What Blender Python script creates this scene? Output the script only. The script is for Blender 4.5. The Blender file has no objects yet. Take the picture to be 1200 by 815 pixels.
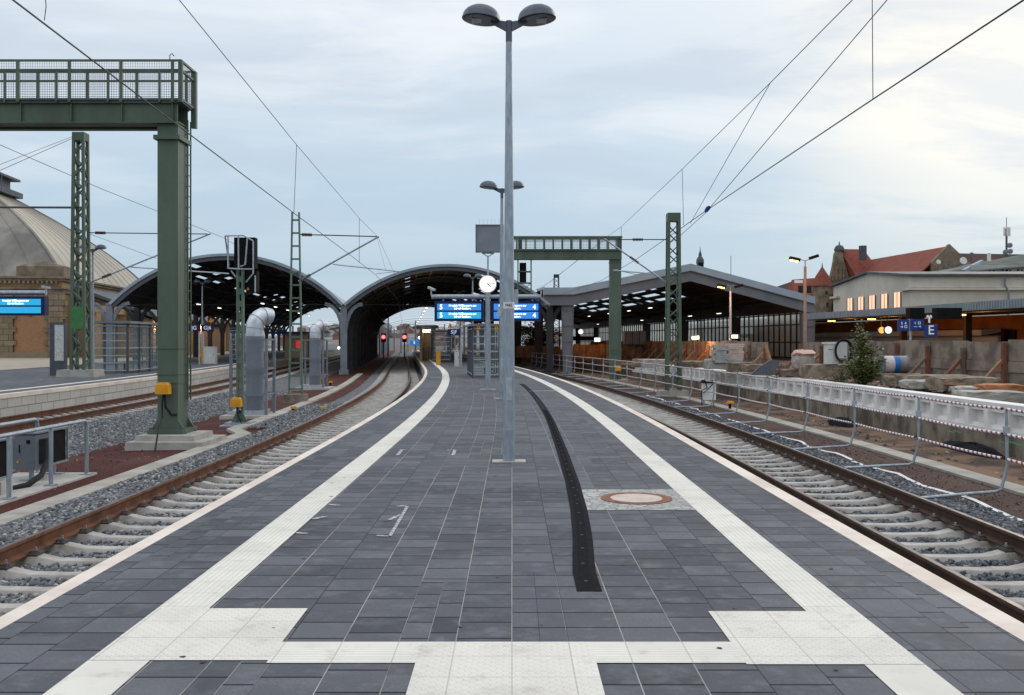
import bpy, math, random
import numpy as np
from mathutils import Vector, Matrix
random.seed(7)
PI = math.pi
F = 1110.0
scene = bpy.context.scene
COL = scene.collection

# ------------------------------------------------------------------ alignment of the line
def c(s):
    if s < 15: return 0.0
    if s < 57: return -(0.112/42.0)*(s-15)**2/2
    return -2.352-0.112*(s-57)
def dc(s):
    if s < 15: return 0.0
    if s < 57: return -(0.112/42.0)*(s-15)
    return -0.112
def K(off, s, z=0.0): return Vector((off+c(s), s, z))
def KT(off, s, z=0.0): return Vector((off+c(s), s-dc(s)*off, z))
def at(x, y, d):          # photograph pixel (1200 wide) at distance d -> world point
    return Vector(((x-600)*d/F, d, 1.6+(400-y)*d/F))
def steps(a, b, near=1.0, far=4.0):
    out = [a]
    while out[-1] < b-1e-6:
        s = out[-1]
        st = near if s < 70 else far
        out.append(min(b, s+st))
    return out

# ------------------------------------------------------------------ mesh builder
class MB:
    def __init__(self): self.v = []; self.f = []; self.uv = []
    def quad(self, a, b, c_, d):
        n = len(self.v); self.v += [tuple(a), tuple(b), tuple(c_), tuple(d)]; self.f.append((n, n+1, n+2, n+3)); return self
    def poly(self, pts):
        n = len(self.v); self.v += [tuple(p) for p in pts]; self.f.append(tuple(range(n, n+len(pts)))); return self
    def prism(self, A, B):
        n = len(self.v); m = len(A)
        self.v += [tuple(p) for p in A]+[tuple(p) for p in B]
        self.f.append(tuple(range(n+m-1, n-1, -1))); self.f.append(tuple(range(n+m, n+2*m)))
        for i in range(m):
            j = (i+1) % m
            self.f.append((n+i, n+j, n+m+j, n+m+i))
        return self
    def box(self, x, y, z, sx, sy, sz, rz=0.0, taper=1.0):     # z is the bottom
        ca, sa = math.cos(rz), math.sin(rz)
        def p(u, w, t=1.0): return (x+(u*ca-w*sa)*t, y+(u*sa+w*ca)*t)
        hx, hy = sx/2, sy/2
        A = [p(-hx, -hy)+(z,), p(hx, -hy)+(z,), p(hx, hy)+(z,), p(-hx, hy)+(z,)]
        B = [p(-hx, -hy, taper)+(z+sz,), p(hx, -hy, taper)+(z+sz,), p(hx, hy, taper)+(z+sz,), p(-hx, hy, taper)+(z+sz,)]
        return self.prism(A, B)
    def bar(self, p0, p1, w, h=None, up=(0, 0, 1)):
        h = w if h is None else h
        p0, p1 = Vector(p0), Vector(p1); d = (p1-p0).normalized(); u = Vector(up)
        if abs(d.dot(u)) > 0.98: u = Vector((0, 1, 0))
        sx = d.cross(u).normalized()*(w/2); sz = sx.cross(d).normalized()*(h/2)
        return self.prism([p0-sx-sz, p0+sx-sz, p0+sx+sz, p0-sx+sz], [p1-sx-sz, p1+sx-sz, p1+sx+sz, p1-sx+sz])
    def tube(self, pts, r, n=10, cap=True):
        pts = [Vector(p) for p in pts]; m = len(pts)
        rs = r if isinstance(r, (list, tuple)) else [r]*m
        base = len(self.v); ref = None
        for i, p in enumerate(pts):
            d = (pts[min(i+1, m-1)]-pts[max(i-1, 0)]).normalized()
            if ref is None: ref = Vector((0, 0, 1)) if abs(d.z) < 0.9 else Vector((1, 0, 0))
            a = (ref-d*ref.dot(d)).normalized(); b = d.cross(a); ref = a
            for k in range(n):
                t = 2*PI*k/n
                self.v.append(tuple(p+(a*math.cos(t)+b*math.sin(t))*rs[i]))
        for i in range(m-1):
            for k in range(n):
                k2 = (k+1) % n
                self.f.append((base+i*n+k, base+i*n+k2, base+(i+1)*n+k2, base+(i+1)*n+k))
        if cap:
            self.f.append(tuple(base+k for k in range(n-1, -1, -1))); self.f.append(tuple(base+(m-1)*n+k for k in range(n)))
        return self
    def lathe(self, prof, cx, cy, cz, n=20, mat=None):
        base = len(self.v); m = len(prof)
        for r, z in prof:
            for k in range(n):
                t = 2*PI*k/n; p = Vector((r*math.cos(t), r*math.sin(t), z))
                if mat is not None: p = mat @ p
                self.v.append((cx+p.x, cy+p.y, cz+p.z))
        for i in range(m-1):
            for k in range(n):
                k2 = (k+1) % n
                self.f.append((base+i*n+k, base+i*n+k2, base+(i+1)*n+k2, base+(i+1)*n+k))
        self.f.append(tuple(base+k for k in range(n-1, -1, -1))); self.f.append(tuple(base+(m-1)*n+k for k in range(n)))
        return self
    def sweep(self, prof, ss, fn):            # closed profile of (offset, z) along stations
        base = len(self.v); m = len(prof)
        for s in ss:
            for o, z in prof: self.v.append(tuple(fn(o, s, z)))
        for i in range(len(ss)-1):
            for k in range(m):
                k2 = (k+1) % m
                self.f.append((base+i*m+k, base+(i+1)*m+k, base+(i+1)*m+k2, base+i*m+k2))
        self.f.append(tuple(base+k for k in range(m))); self.f.append(tuple(base+(len(ss)-1)*m+k for k in range(m-1, -1, -1)))
        return self
    def build(self, name, mat, parent=None, smooth=False, origin=None):
        me = bpy.data.meshes.new(name)
        o0 = Vector((0, 0, 0))
        if parent is not None: o0 = ROOTLOC.get(parent.name, Vector((0, 0, 0)))
        elif origin == 'base':
            a = np.array(self.v); mn, mx = a.min(0), a.max(0)
            o0 = Vector(((mn[0]+mx[0])/2, (mn[1]+mx[1])/2, mn[2]))
        elif origin is not None: o0 = Vector(origin)
        me.from_pydata([(x-o0.x, y-o0.y, z-o0.z) for x, y, z in self.v], [], self.f)
        fix_normals(me)
        if self.uv:
            l = me.uv_layers.new(name='UVMap'); l.data.foreach_set('uv', np.array([self.uv[i] for i in np.array([x.vertex_index for x in me.loops])], dtype=np.float32).ravel())
        if smooth:
            me.polygons.foreach_set('use_smooth', [True]*len(me.polygons)); me.set_sharp_from_angle(angle=math.radians(38))
        me.materials.append(mat)
        ob = bpy.data.objects.new(name, me); COL.objects.link(ob)
        if parent is not None: ob.parent = parent; ROOTLOC[ob.name] = o0
        else: ob.location = o0; ROOTLOC[ob.name] = o0
        return ob
def fix_normals(me):
    import bmesh
    bm = bmesh.new(); bm.from_mesh(me)
    bmesh.ops.recalc_face_normals(bm, faces=bm.faces); bm.to_mesh(me); bm.free()
ROOTLOC = {}
def tag(o, label=None, cat=None, group=None, kind=None):
    if label: o['label'] = label
    if cat: o['category'] = cat
    if group: o['group'] = group
    if kind: o['kind'] = kind
    return o
def thing(name, loc, label, cat, group=None, rz=0.0):
    o = bpy.data.objects.new(name, None); COL.objects.link(o); o.location = loc; o.rotation_euler.z = rz
    o.empty_display_size = 0.2
    ROOTLOC[o.name] = Vector(loc) if rz == 0 else Vector((0, 0, 0))
    return tag(o, label, cat, group)
def copy_tree(o, parent=None):
    cc = o.copy(); COL.objects.link(cc)
    if parent is not None: cc.parent = parent
    for ch in list(o.children): copy_tree(ch, cc)
    return cc
def place(proto, loc, label, first, rz=0.0, scale=None):
    o = proto if first else copy_tree(proto)
    o.location = loc; o.rotation_euler.z = rz
    if scale: o.scale = scale
    o['label'] = label
    return o
def structure(o): o['kind'] = 'structure'; return o

# ------------------------------------------------------------------ node helpers
class NT:
    def __init__(self, nt): self.nt = nt; self.n = nt.nodes; self.l = nt.links
    def new(self, t, **kw):
        x = self.n.new(t)
        for k, v in kw.items(): setattr(x, k, v)
        return x
    def put(self, sock, v):
        if isinstance(v, bpy.types.NodeSocket): self.l.new(v, sock)
        elif v is not None: sock.default_value = v
    def m(self, op, a, b=None, c_=None, clamp=False):
        x = self.new('ShaderNodeMath', operation=op); x.use_clamp = clamp
        self.put(x.inputs[0], a)
        if b is not None: self.put(x.inputs[1], b)
        if c_ is not None: self.put(x.inputs[2], c_)
        return x.outputs[0]
    def mix(self, f, a, b, blend='MIX'):
        x = self.new('ShaderNodeMix', data_type='RGBA', blend_type=blend)
        self.put(x.inputs[0], f); self.put(x.inputs[6], rgba(a)); self.put(x.inputs[7], rgba(b))
        return x.outputs[2]
    def noise(self, vec, scale, detail=4, rough=0.55):
        x = self.new('ShaderNodeTexNoise'); self.put(x.inputs['Vector'], vec)
        x.inputs['Scale'].default_value = scale; x.inputs['Detail'].default_value = detail; x.inputs['Roughness'].default_value = rough
        return x.outputs['Fac']
    def ramp(self, f, lo, hi):
        x = self.new('ShaderNodeMapRange'); self.put(x.inputs[0], f); x.inputs[1].default_value = lo; x.inputs[2].default_value = hi
        x.interpolation_type = 'SMOOTHSTEP'
        return x.outputs[0]
    def vec(self, x, y, z=0.0):
        k = self.new('ShaderNodeCombineXYZ'); self.put(k.inputs[0], x); self.put(k.inputs[1], y); self.put(k.inputs[2], z); return k.outputs[0]
    def sep(self, v):
        k = self.new('ShaderNodeSeparateXYZ'); self.put(k.inputs[0], v); return k.outputs
    def coord(self, name):
        if name == 'Position': return self.new('ShaderNodeNewGeometry').outputs['Position']
        return self.new('ShaderNodeTexCoord').outputs[name]
    def white(self, v):
        k = self.new('ShaderNodeTexWhiteNoise', noise_dimensions='3D'); self.put(k.inputs['Vector'], v); return k.outputs['Value']
    def bump(self, h, strength, dist, normal=None):
        k = self.new('ShaderNodeBump'); self.put(k.inputs['Height'], h); k.inputs['Strength'].default_value = strength; k.inputs['Distance'].default_value = dist
        if normal is not None: self.put(k.inputs['Normal'], normal)
        return k.outputs['Normal']
def rgba(v):
    if isinstance(v, (tuple, list)): return tuple(v)+((1.0,) if len(v) == 3 else ())
    if isinstance(v, float) : return (v, v, v, 1)
    return v
def mat_base(name):
    m = bpy.data.materials.new(name); m.use_nodes = True
    t = NT(m.node_tree); b = t.n['Principled BSDF']
    return m, t, b
MATS = {}
def M(name, c1, c2=None, scale=6.0, rough=0.6, metal=0.0, bump=0.0, detail=5, lo=0.35, hi=0.68, streak=None, spec=None, bscale=None, coord='Object'):
    m, t, b = mat_base(name)
    v = t.coord(coord)
    c2 = c2 if c2 else tuple(x*0.72 for x in c1)
    vv = v
    if streak:
        s = t.sep(v); vv = t.vec(t.m('MULTIPLY', s[0], streak[0]), t.m('MULTIPLY', s[1], streak[1]), t.m('MULTIPLY', s[2], streak[2]))
    n = t.noise(vv, scale, detail)
    col = t.mix(t.ramp(n, lo, hi), c1, c2)
    n2 = t.noise(v, scale*7.3, 3)
    col = t.mix(t.m('MULTIPLY', t.ramp(n2, 0.45, 0.75), 0.35), col, tuple(x*0.7 for x in c1))
    t.put(b.inputs['Base Color'], col)
    t.put(b.inputs['Roughness'], t.m('ADD', t.m('MULTIPLY', n, 0.25), rough-0.12))
    b.inputs['Metallic'].default_value = metal
    b.inputs['Specular IOR Level'].default_value = spec if spec is not None else (0.28 if metal < .3 else .5)
    if bump: t.put(b.inputs['Normal'], t.bump(t.noise(v, bscale or scale*5, 4), 0.7, bump))
    MATS[name] = m
    return m
def E(name, col, strength):
    m, t, b = mat_base(name)
    b.inputs['Base Color'].default_value = rgba(col)
    b.inputs['Emission Color'].default_value = rgba(col); b.inputs['Emission Strength'].default_value = strength
    return m

# ------------------------------------------------------------------ special materials
def frac_edge(t, x, w):                    # 1 inside a joint of half width w at the integers of x
    f = t.m('FRACT', x)
    e = t.m('MINIMUM', f, t.m('SUBTRACT', 1.0, f))
    return t.m('SUBTRACT', 1.0, t.ramp(e, w*0.6, w*1.4))
def paving_material(name, dark=(0.058, 0.061, 0.072), light=(0.122, 0.126, 0.142), sandy=True, size=0.30):
    m, t, b = mat_base(name)
    uv = t.coord('UV'); s = t.sep(uv); u, v = s[0], s[1]
    band = t.m('FLOOR', t.m('ADD', t.m('DIVIDE', v, 1.764), t.m('MULTIPLY', t.white(t.vec(t.m('FLOOR', t.m('DIVIDE', u, 0.6)), 11.0, 4.0)), 3.0)))
    bw_ = t.white(t.vec(t.m('FLOOR', t.m('DIVIDE', u, 0.6)), band, 9.0))
    halfc = t.m('GREATER_THAN', bw_, 0.72)
    cu0 = t.m('DIVIDE', u, size)
    cu = t.m('MULTIPLY', cu0, t.m('ADD', t.m('MULTIPLY', t.m('MULTIPLY', halfc, t.m('GREATER_THAN', t.white(t.vec(t.m('FLOOR', cu0), band, 5.0)), 0.5)), 1.0), 1.0)); iu = t.m('FLOOR', t.m('MULTIPLY', cu0, 2.0 )) if False else t.m('ADD', t.m('FLOOR', cu), t.m('MULTIPLY', halfc, 37.0))
    shift = t.m('MULTIPLY', t.m('FLOOR', t.m('MULTIPLY', t.white(t.vec(iu, 3.0, 1.0)), 3.0)), 0.333)
    cv = t.m('ADD', t.m('DIVIDE', v, size*0.98), shift); iv = t.m('FLOOR', cv)
    w = t.white(t.vec(iu, iv, 0.0))
    col = t.mix(t.m('POWER', w, 1.5), dark, light)
    big = t.noise(uv, 0.55, 4); fine = t.noise(uv, 60, 3); mid = t.noise(uv, 6.0, 5)
    col = t.mix(t.m('MULTIPLY', t.ramp(big, 0.35, 0.7), 0.35), col, tuple(x*1.35 for x in light))
    n5 = t.noise(t.vec(t.m('ADD', u, t.m('MULTIPLY', w, 9.0)), v), 3.2, 7, .68)
    col = t.mix(t.m('MULTIPLY', t.ramp(n5, 0.47, 0.72), 0.55), col, (0.185, 0.19, 0.205))
    col = t.mix(t.m('MULTIPLY', t.ramp(mid, 0.52, 0.8), 0.65), col, (0.19, 0.20, 0.225))
    col = t.mix(t.m('MULTIPLY', t.ramp(t.noise(uv, 2.3, 6, .65), 0.6, 0.72), 0.4), col, (0.23, 0.24, 0.26))
    col = t.mix(t.m('MULTIPLY', t.ramp(fine, 0.4, 0.7), 0.3), col, (0.05, 0.052, 0.062))
    ju = frac_edge(t, cu, 0.0095); jv = frac_edge(t, cv, 0.027)
    col = t.mix(t.m('MULTIPLY', jv, 0.95), col, (0.006, 0.0065, 0.008))
    sand = t.ramp(t.noise(t.vec(t.m('MULTIPLY', u, 1.5), t.m('MULTIPLY', v, 0.5)), 0.35, 2), 0.34, 0.46) if sandy else 0.0
    if sandy:
        side = t.ramp(t.m('ABSOLUTE', t.m('ADD', u, 0.5)), 1.9, 1.2)
        sand = t.m('MULTIPLY', sand, side)
        per = t.m('GREATER_THAN', t.white(t.vec(t.m('ROUND', cu), 7.0, 2.0)), 0.3)
        sand = t.m('MULTIPLY', sand, per)
        brk = t.ramp(t.noise(t.vec(t.m('MULTIPLY', u, 3.0), t.m('MULTIPLY', v, 1.3)), 1.6, 3), 0.4, 0.5)
        sand = t.m('MULTIPLY', sand, t.m('ADD', t.m('MULTIPLY', brk, 0.35), 0.65))
    jc = t.mix(sand, (0.014, 0.015, 0.019), (0.44, 0.41, 0.37))
    col = t.mix(t.m('MULTIPLY', ju, 0.9), col, jc)
    t.put(b.inputs['Base Color'], col)
    t.put(b.inputs['Roughness'], t.m('ADD', t.m('MULTIPLY', mid, 0.3), 0.55)); b.inputs['Specular IOR Level'].default_value = .16
    h = t.m('SUBTRACT', t.m('MULTIPLY', fine, 0.12), t.m('MAXIMUM', ju, jv))
    t.put(b.inputs['Normal'], t.bump(h, 0.6, 0.004))
    return m
def tactile_material(name, kind, colr=(0.79, 0.755, 0.675)):
    m, t, b = mat_base(name)
    uv = t.coord('UV'); s = t.sep(uv); u, v = s[0], s[1]
    if kind == 'cross': u, v = v, u
    size = 0.30
    cu, cv = t.m('DIVIDE', u, size), t.m('DIVIDE', v, size)
    n = t.noise(uv, 2.2, 5); fine = t.noise(uv, 45, 3)
    cell = t.white(t.vec(t.m('FLOOR', cu), t.m('FLOOR', cv), 0.0))
    col = t.mix(cell, colr, tuple(x*0.93 for x in colr))
    col = t.mix(t.m('MULTIPLY', t.ramp(n, 0.45, 0.72), 0.55), col, tuple(x*0.76 for x in colr))
    col = t.mix(t.m('MULTIPLY', t.ramp(t.noise(uv, 5.0, 8, .72), 0.52, 0.70), 0.5), col, (0.42, 0.37, 0.30))
    col = t.mix(t.m('MULTIPLY', t.ramp(t.noise(uv, 0.9, 4), 0.48, 0.66), 0.3), col, (0.46, 0.44, 0.40))
    b.inputs['Specular IOR Level'].default_value = .2
    if kind in ('rib', 'cross'):
        h = t.m('MULTIPLY', t.m('ADD', t.m('SINE', t.m('MULTIPLY', u, 2*PI/0.0375)), 1.0), 0.5)
        h = t.ramp(h, 0.25, 0.75)
        col = t.mix(t.m('MULTIPLY', t.m('SUBTRACT', 1.0, h), 0.3), col, (0.5, 0.49, 0.44))
    elif kind == 'dots':
        a = t.m('DIVIDE', t.m('ADD', u, v), 0.062); d = t.m('DIVIDE', t.m('SUBTRACT', u, v), 0.062)
        fa = t.m('SUBTRACT', t.m('FRACT', a), 0.5); fd = t.m('SUBTRACT', t.m('FRACT', d), 0.5)
        r = t.m('SQRT', t.m('ADD', t.m('MULTIPLY', fa, fa), t.m('MULTIPLY', fd, fd)))
        h = t.m('SUBTRACT', 1.0, t.ramp(r, 0.2, 0.36))
        ring = t.m('MULTIPLY', t.ramp(r, 0.2, 0.3), t.m('SUBTRACT', 1.0, t.ramp(r, 0.32, 0.45)))
        col = t.mix(t.m('MULTIPLY', ring, 0.25), col, (0.45, 0.44, 0.4))
    else:
        h = t.m('MULTIPLY', fine, 0.2)
    j = frac_edge(t, cv, 0.012) if kind in ('rib', 'cross') else t.m('MAXIMUM', frac_edge(t, cu, 0.012), frac_edge(t, cv, 0.012))
    if kind == 'plain': j = 0.0
    col = t.mix(t.m('MULTIPLY', j, 0.55), col, (0.33, 0.32, 0.29))
    t.put(b.inputs['Base Color'], col); b.inputs['Roughness'].default_value = 0.72
    hh = t.m('ADD', h, t.m('MULTIPLY', fine, 0.15))
    t.put(b.inputs['Normal'], t.bump(hh, 0.55, 0.005))
    return m
def ballast_material(name, scale, cols, bumpd=0.03, grime=None):
    m, t, b = mat_base(name)
    v = t.coord('Position')
    vo = t.new('ShaderNodeTexVoronoi'); t.put(vo.inputs['Vector'], v); vo.inputs['Scale'].default_value = scale
    w = t.sep(vo.outputs['Color'])
    col = t.mix(w[0], cols[0], cols[1]); col = t.mix(t.m('MULTIPLY', t.m('GREATER_THAN', w[1], 0.82), 0.8), col, cols[2])
    ed = t.ramp(vo.outputs['Distance'], 0.35, 0.75)
    col = t.mix(t.m('MULTIPLY', ed, 0.7), col, tuple(x*0.2 for x in cols[0]))
    n = t.noise(v, 0.8, 4)
    if grime: col = t.mix(t.m('MULTIPLY', t.ramp(n, 0.45, 0.65), grime[3]), col, grime[:3])
    t.put(b.inputs['Base Color'], col); b.inputs['Roughness'].default_value = 0.9; b.inputs['Specular IOR Level'].default_value = .15
    t.put(b.inputs['Normal'], t.bump(t.m('SUBTRACT', 1.0, vo.outputs['Distance']), 0.9, bumpd))
    return m
def stone_material(name, cols):
    m, t, b = mat_base(name)
    g = t.new('ShaderNodeNewGeometry')
    r = g.outputs['Random Per Island']
    col = t.mix(r, cols[0], cols[1])
    w = t.white(t.vec(r, 1.0, 2.0))
    col = t.mix(t.m('GREATER_THAN', w, 0.86), col, cols[2])
    col = t.mix(t.m('MULTIPLY', t.ramp(t.noise(t.coord('Position'), 45, 3), 0.4, 0.65), 0.35), col, tuple(x*0.55 for x in cols[0]))
    t.put(b.inputs['Base Color'], col); b.inputs['Roughness'].default_value = 0.85; b.inputs['Specular IOR Level'].default_value = .25
    return m
def brick_material(name, c1, c2, mortar, w, h, bump=0.01, coord='UV', msize=0.012, stain=0.35, offset=0.5):
    m, t, b = mat_base(name)
    v = t.coord(coord)
    br = t.new('ShaderNodeTexBrick', offset=offset); t.put(br.inputs['Vector'], v)
    br.inputs['Color1'].default_value = rgba(c1); br.inputs['Color2'].default_value = rgba(c2); br.inputs['Mortar'].default_value = rgba(mortar)
    br.inputs['Scale'].default_value = 1.0; br.inputs['Brick Width'].default_value = w; br.inputs['Row Height'].default_value = h
    br.inputs['Mortar Size'].default_value = msize; br.inputs['Mortar Smooth'].default_value = 0.3
    p = t.coord('Position')
    n = t.noise(p, 0.7, 6)
    col = t.mix(t.m('MULTIPLY', t.ramp(n, 0.42, 0.68), stain), br.outputs['Color'], tuple(x*0.45 for x in c1))
    col = t.mix(t.m('MULTIPLY', t.ramp(t.noise(p, 9, 4), 0.45, 0.7), 0.3), col, tuple(x*0.7 for x in c2))
    t.put(b.inputs['Base Color'], col); b.inputs['Roughness'].default_value = 0.85
    t.put(b.inputs['Normal'], t.bump(br.outputs['Fac'], -0.5, bump) if False else t.bump(t.m('SUBTRACT', 1.0, br.outputs['Fac']), 0.5, bump))
    return m
def glass_material(name, tint=(0.75, 0.85, 0.85), alpha=0.35, rough=0.05):
    m, t, b = mat_base(name)
    t.n.remove(b)
    tr = t.new('ShaderNodeBsdfTransparent'); tr.inputs['Color'].default_value = rgba(tint)
    gl = t.new('ShaderNodeBsdfGlossy'); gl.inputs['Roughness'].default_value = rough; gl.inputs['Color'].default_value = (0.8, 0.85, 0.88, 1)
    df = t.new('ShaderNodeBsdfDiffuse'); df.inputs['Color'].default_value = (0.6, 0.66, 0.66, 1)
    fr = t.new('ShaderNodeLayerWeight'); fr.inputs['Blend'].default_value = .5
    mx = t.new('ShaderNodeMixShader'); t.put(mx.inputs[0], t.m('ADD', t.m('MULTIPLY', t.m('POWER', fr.outputs['Facing'], 4.0), 0.3), 0.03)); t.l.new(tr.outputs[0], mx.inputs[1]); t.l.new(gl.outputs[0], mx.inputs[2])
    m2 = t.new('ShaderNodeMixShader'); m2.inputs[0].default_value = alpha*.45; t.l.new(mx.outputs[0], m2.inputs[1]); t.l.new(df.outputs[0], m2.inputs[2])
    t.l.new(m2.outputs[0], t.n['Material Output'].inputs['Surface'])
    return m
def translucent_material(name, colr, tr=0.6, clear=0.0):
    m, t, b = mat_base(name)
    tl = t.new('ShaderNodeBsdfTranslucent'); tl.inputs['Color'].default_value = rgba(colr)
    t.put(b.inputs['Base Color'], t.mix(t.ramp(t.noise(t.coord('Object'), 2.0, 4), 0.4, 0.65), colr, tuple(x*0.8 for x in colr)))
    mx = t.new('ShaderNodeMixShader'); mx.inputs[0].default_value = tr
    t.l.new(b.outputs[0], mx.inputs[1]); t.l.new(tl.outputs[0], mx.inputs[2])
    tp = t.new('ShaderNodeBsdfTransparent'); m3 = t.new('ShaderNodeMixShader'); m3.inputs[0].default_value = clear; t.l.new(mx.outputs[0], m3.inputs[1]); t.l.new(tp.outputs[0], m3.inputs[2]); t.l.new(m3.outputs[0], t.n['Material Output'].inputs['Surface'])
    return m
def stripe_material(name, a, b_, period):       # hazard stripes along the UV's v
    m, t, b = mat_base(name)
    s = t.sep(t.coord('UV'))
    f = t.m('GREATER_THAN', t.m('FRACT', t.m('DIVIDE', t.m('ADD', s[1], t.m('MULTIPLY', s[0], 0.35)), period)), 0.40)
    t.put(b.inputs['Base Color'], t.mix(f, a, b_)); b.inputs['Roughness'].default_value = 0.5
    return m
def lamp_pole_material():
    return M('galvanised_steel', (0.40, 0.45, 0.50), (0.27, 0.32, 0.37), 9.0, 0.45, 0.55, 0.0015, 6, 0.3, 0.7, streak=(2, 2, 0.6))

galv = lamp_pole_material()
galv_light = M('galvanised_light', (0.50, 0.54, 0.58), (0.36, 0.40, 0.44), 12.0, 0.4, 0.5)
green = M('green_paint', (0.108, 0.146, 0.108), (0.076, 0.106, 0.078), 1.3, 0.5, 0, 0.001, streak=(1, 1, 0.25))
green_lt = M('green_paint_worn', (0.13, 0.19, 0.145), (0.10, 0.15, 0.115), 5.0, 0.5)
green_flag = M('green_board', (0.07, 0.22, 0.07), (0.05, 0.16, 0.05), 3.0, 0.55)
anthr = M('anthracite_metal', (0.10, 0.11, 0.13), (0.08, 0.09, 0.105), 4.0, 0.45, 0.2)
lampgrey = M('lamp_shell', (0.115, 0.135, 0.165), (0.095, 0.11, 0.14), 4.0, 0.42, 0.2)
greysteel = M('grey_steel', (0.22, 0.24, 0.27), (0.165, 0.18, 0.205), 2.0, 0.5, 0.1, 0.001)
ductgrey = M('duct_grey', (0.23, 0.255, 0.295), (0.19, 0.21, 0.245), 1.5, 0.45, 0.15, streak=(1, 1, 0.3))
silver = M('duct_silver', (0.62, 0.65, 0.68), (0.5, 0.53, 0.56), 4.0, 0.38, 0.75)
white_paint = M('white_paint', (0.78, 0.78, 0.77), (0.66, 0.66, 0.64), 4.0, 0.5)
black = M('black_plastic', (0.010, 0.010, 0.012), (0.007, 0.007, 0.009), 6.0, 0.85, spec=0.15)
black_rub = M('black_rubber', (0.015, 0.015, 0.017), (0.01, 0.01, 0.012), 8.0, 0.6)
concrete = M('concrete', (0.42, 0.40, 0.36), (0.31, 0.295, 0.265), 2.2, 0.85, 0, 0.004)
concrete_lt = M('concrete_pale', (0.52, 0.50, 0.46), (0.40, 0.385, 0.35), 2.5, 0.85, 0, 0.003)
concrete_old = M('concrete_stained', (0.27, 0.225, 0.175), (0.085, 0.075, 0.058), 2.1, 0.9, 0, 0.008, streak=(1, 1, 0.6))
sleeper_m = M('sleeper_concrete', (0.50, 0.475, 0.44), (0.35, 0.33, 0.30), 3.0, 0.85, 0, 0.004, coord='Position')
edge_m = M('edge_stone', (0.78, 0.69, 0.605), (0.64, 0.54, 0.46), 1.2, 0.75, 0, 0.002, coord='Position')
def overlay(m, coord, scale, streak, lo, hi, amount, colr, band=None):
    # a second layer of dirt mixed over a material's base colour
    t = NT(m.node_tree); b = t.n['Principled BSDF']; src = b.inputs['Base Color'].links[0].from_socket
    s = t.sep(t.coord(coord)); v = t.vec(t.m('MULTIPLY', s[0], streak[0]), t.m('MULTIPLY', s[1], streak[1]), t.m('MULTIPLY', s[2], streak[2]))
    f = t.m('MULTIPLY', t.ramp(t.noise(v, scale, 6, .62), lo, hi), amount)
    if band:
        o = t.sep(t.coord('Object')); f = t.m('ADD', f, t.m('MULTIPLY', t.m('SUBTRACT', 1.0, t.ramp(t.m('ABSOLUTE', t.m('SUBTRACT', t.m('ABSOLUTE', o[0]), band[0])), band[1]*.3, band[1])), t.m('ADD', t.m('MULTIPLY', f, 1.2), band[2])), clamp=True)
    t.put(b.inputs['Base Color'], t.mix(f, src, colr))
overlay(green, 'Position', 2.2, (1, 1, .12), .56, .74, .5, (0.10, 0.062, 0.035))
overlay(green_lt, 'Position', 3.0, (1, 1, .2), .56, .74, .5, (0.10, 0.062, 0.035))
overlay(sleeper_m, 'Position', 3.5, (1, 1, 1), .45, .7, .45, (0.21, 0.165, 0.125), (.75, .26, .3))
overlay(galv, 'Position', 6.0, (1, 1, .35), .55, .72, .4, (0.16, 0.165, 0.17))
rust = M('rusty_rail', (0.165, 0.068, 0.034), (0.085, 0.035, 0.02), 5.0, 0.75, 0, 0.003, coord='Position')
rust_dark = M('dark_rusty_rail', (0.075, 0.04, 0.027), (0.045, 0.026, 0.019), 5.0, 0.7, 0, 0.003, coord='Position')
railtop = M('rail_running_surface', (0.15, 0.12, 0.10), (0.09, 0.07, 0.06), 8.0, 0.4, 0.6, coord='Position')
clip_m = M('rail_clip_steel', (0.10, 0.085, 0.075), (0.05, 0.04, 0.035), 30.0, 0.6, 0.3)
bolt_m = M('bolt_steel', (0.42, 0.42, 0.42), (0.28, 0.27, 0.26), 30.0, 0.45, 0.6)
yellow = M('yellow_plastic', (0.72, 0.33, 0.015), (0.6, 0.26, 0.012), 5.0, 0.5)
navy = M('navy_sign', (0.010, 0.014, 0.085), (0.008, 0.011, 0.07), 3.0, 0.4)
signwhite = E('sign_white', (0.85, 0.86, 0.88), 0.12)
gold = M('warning_yellow', (0.75, 0.34, 0.02), (0.68, 0.3, 0.02), 5.0, 0.5)
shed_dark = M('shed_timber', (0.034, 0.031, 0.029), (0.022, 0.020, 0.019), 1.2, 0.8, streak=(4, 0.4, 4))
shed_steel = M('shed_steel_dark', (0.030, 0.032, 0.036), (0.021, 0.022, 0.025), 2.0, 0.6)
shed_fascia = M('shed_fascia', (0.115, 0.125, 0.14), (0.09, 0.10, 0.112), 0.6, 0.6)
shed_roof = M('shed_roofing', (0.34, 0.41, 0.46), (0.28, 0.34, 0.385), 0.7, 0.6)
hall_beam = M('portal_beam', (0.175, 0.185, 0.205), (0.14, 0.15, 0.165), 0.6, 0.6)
glass = glass_material('clear_glass', (0.95, 0.975, 0.97), 0.14)
glass_dim = translucent_material('hall_glass_sky_tint', (0.80, 0.86, 0.82), 0.6, .30)  # pale green colour stands in for sky reflected in the panes
wood = M('raw_timber', (0.36, 0.205, 0.115), (0.26, 0.14, 0.075), 3.0, 0.8, streak=(1, 1, 4))
wood_grey = M('weathered_timber', (0.22, 0.15, 0.115), (0.14, 0.09, 0.07), 3.0, 0.85)
hoard = M('orange_lit_formwork', (0.36, 0.18, 0.07), (0.16, 0.075, 0.035), 1.9, 0.7)  # timber boards with the orange lamplight put into their colour
wire_m = M('wire', (0.03, 0.028, 0.028), (0.02, 0.02, 0.02), 10, 0.5, 0.3)
ins_m = M('insulator_brown', (0.07, 0.03, 0.02), (0.05, 0.02, 0.015), 10, 0.3)
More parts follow.
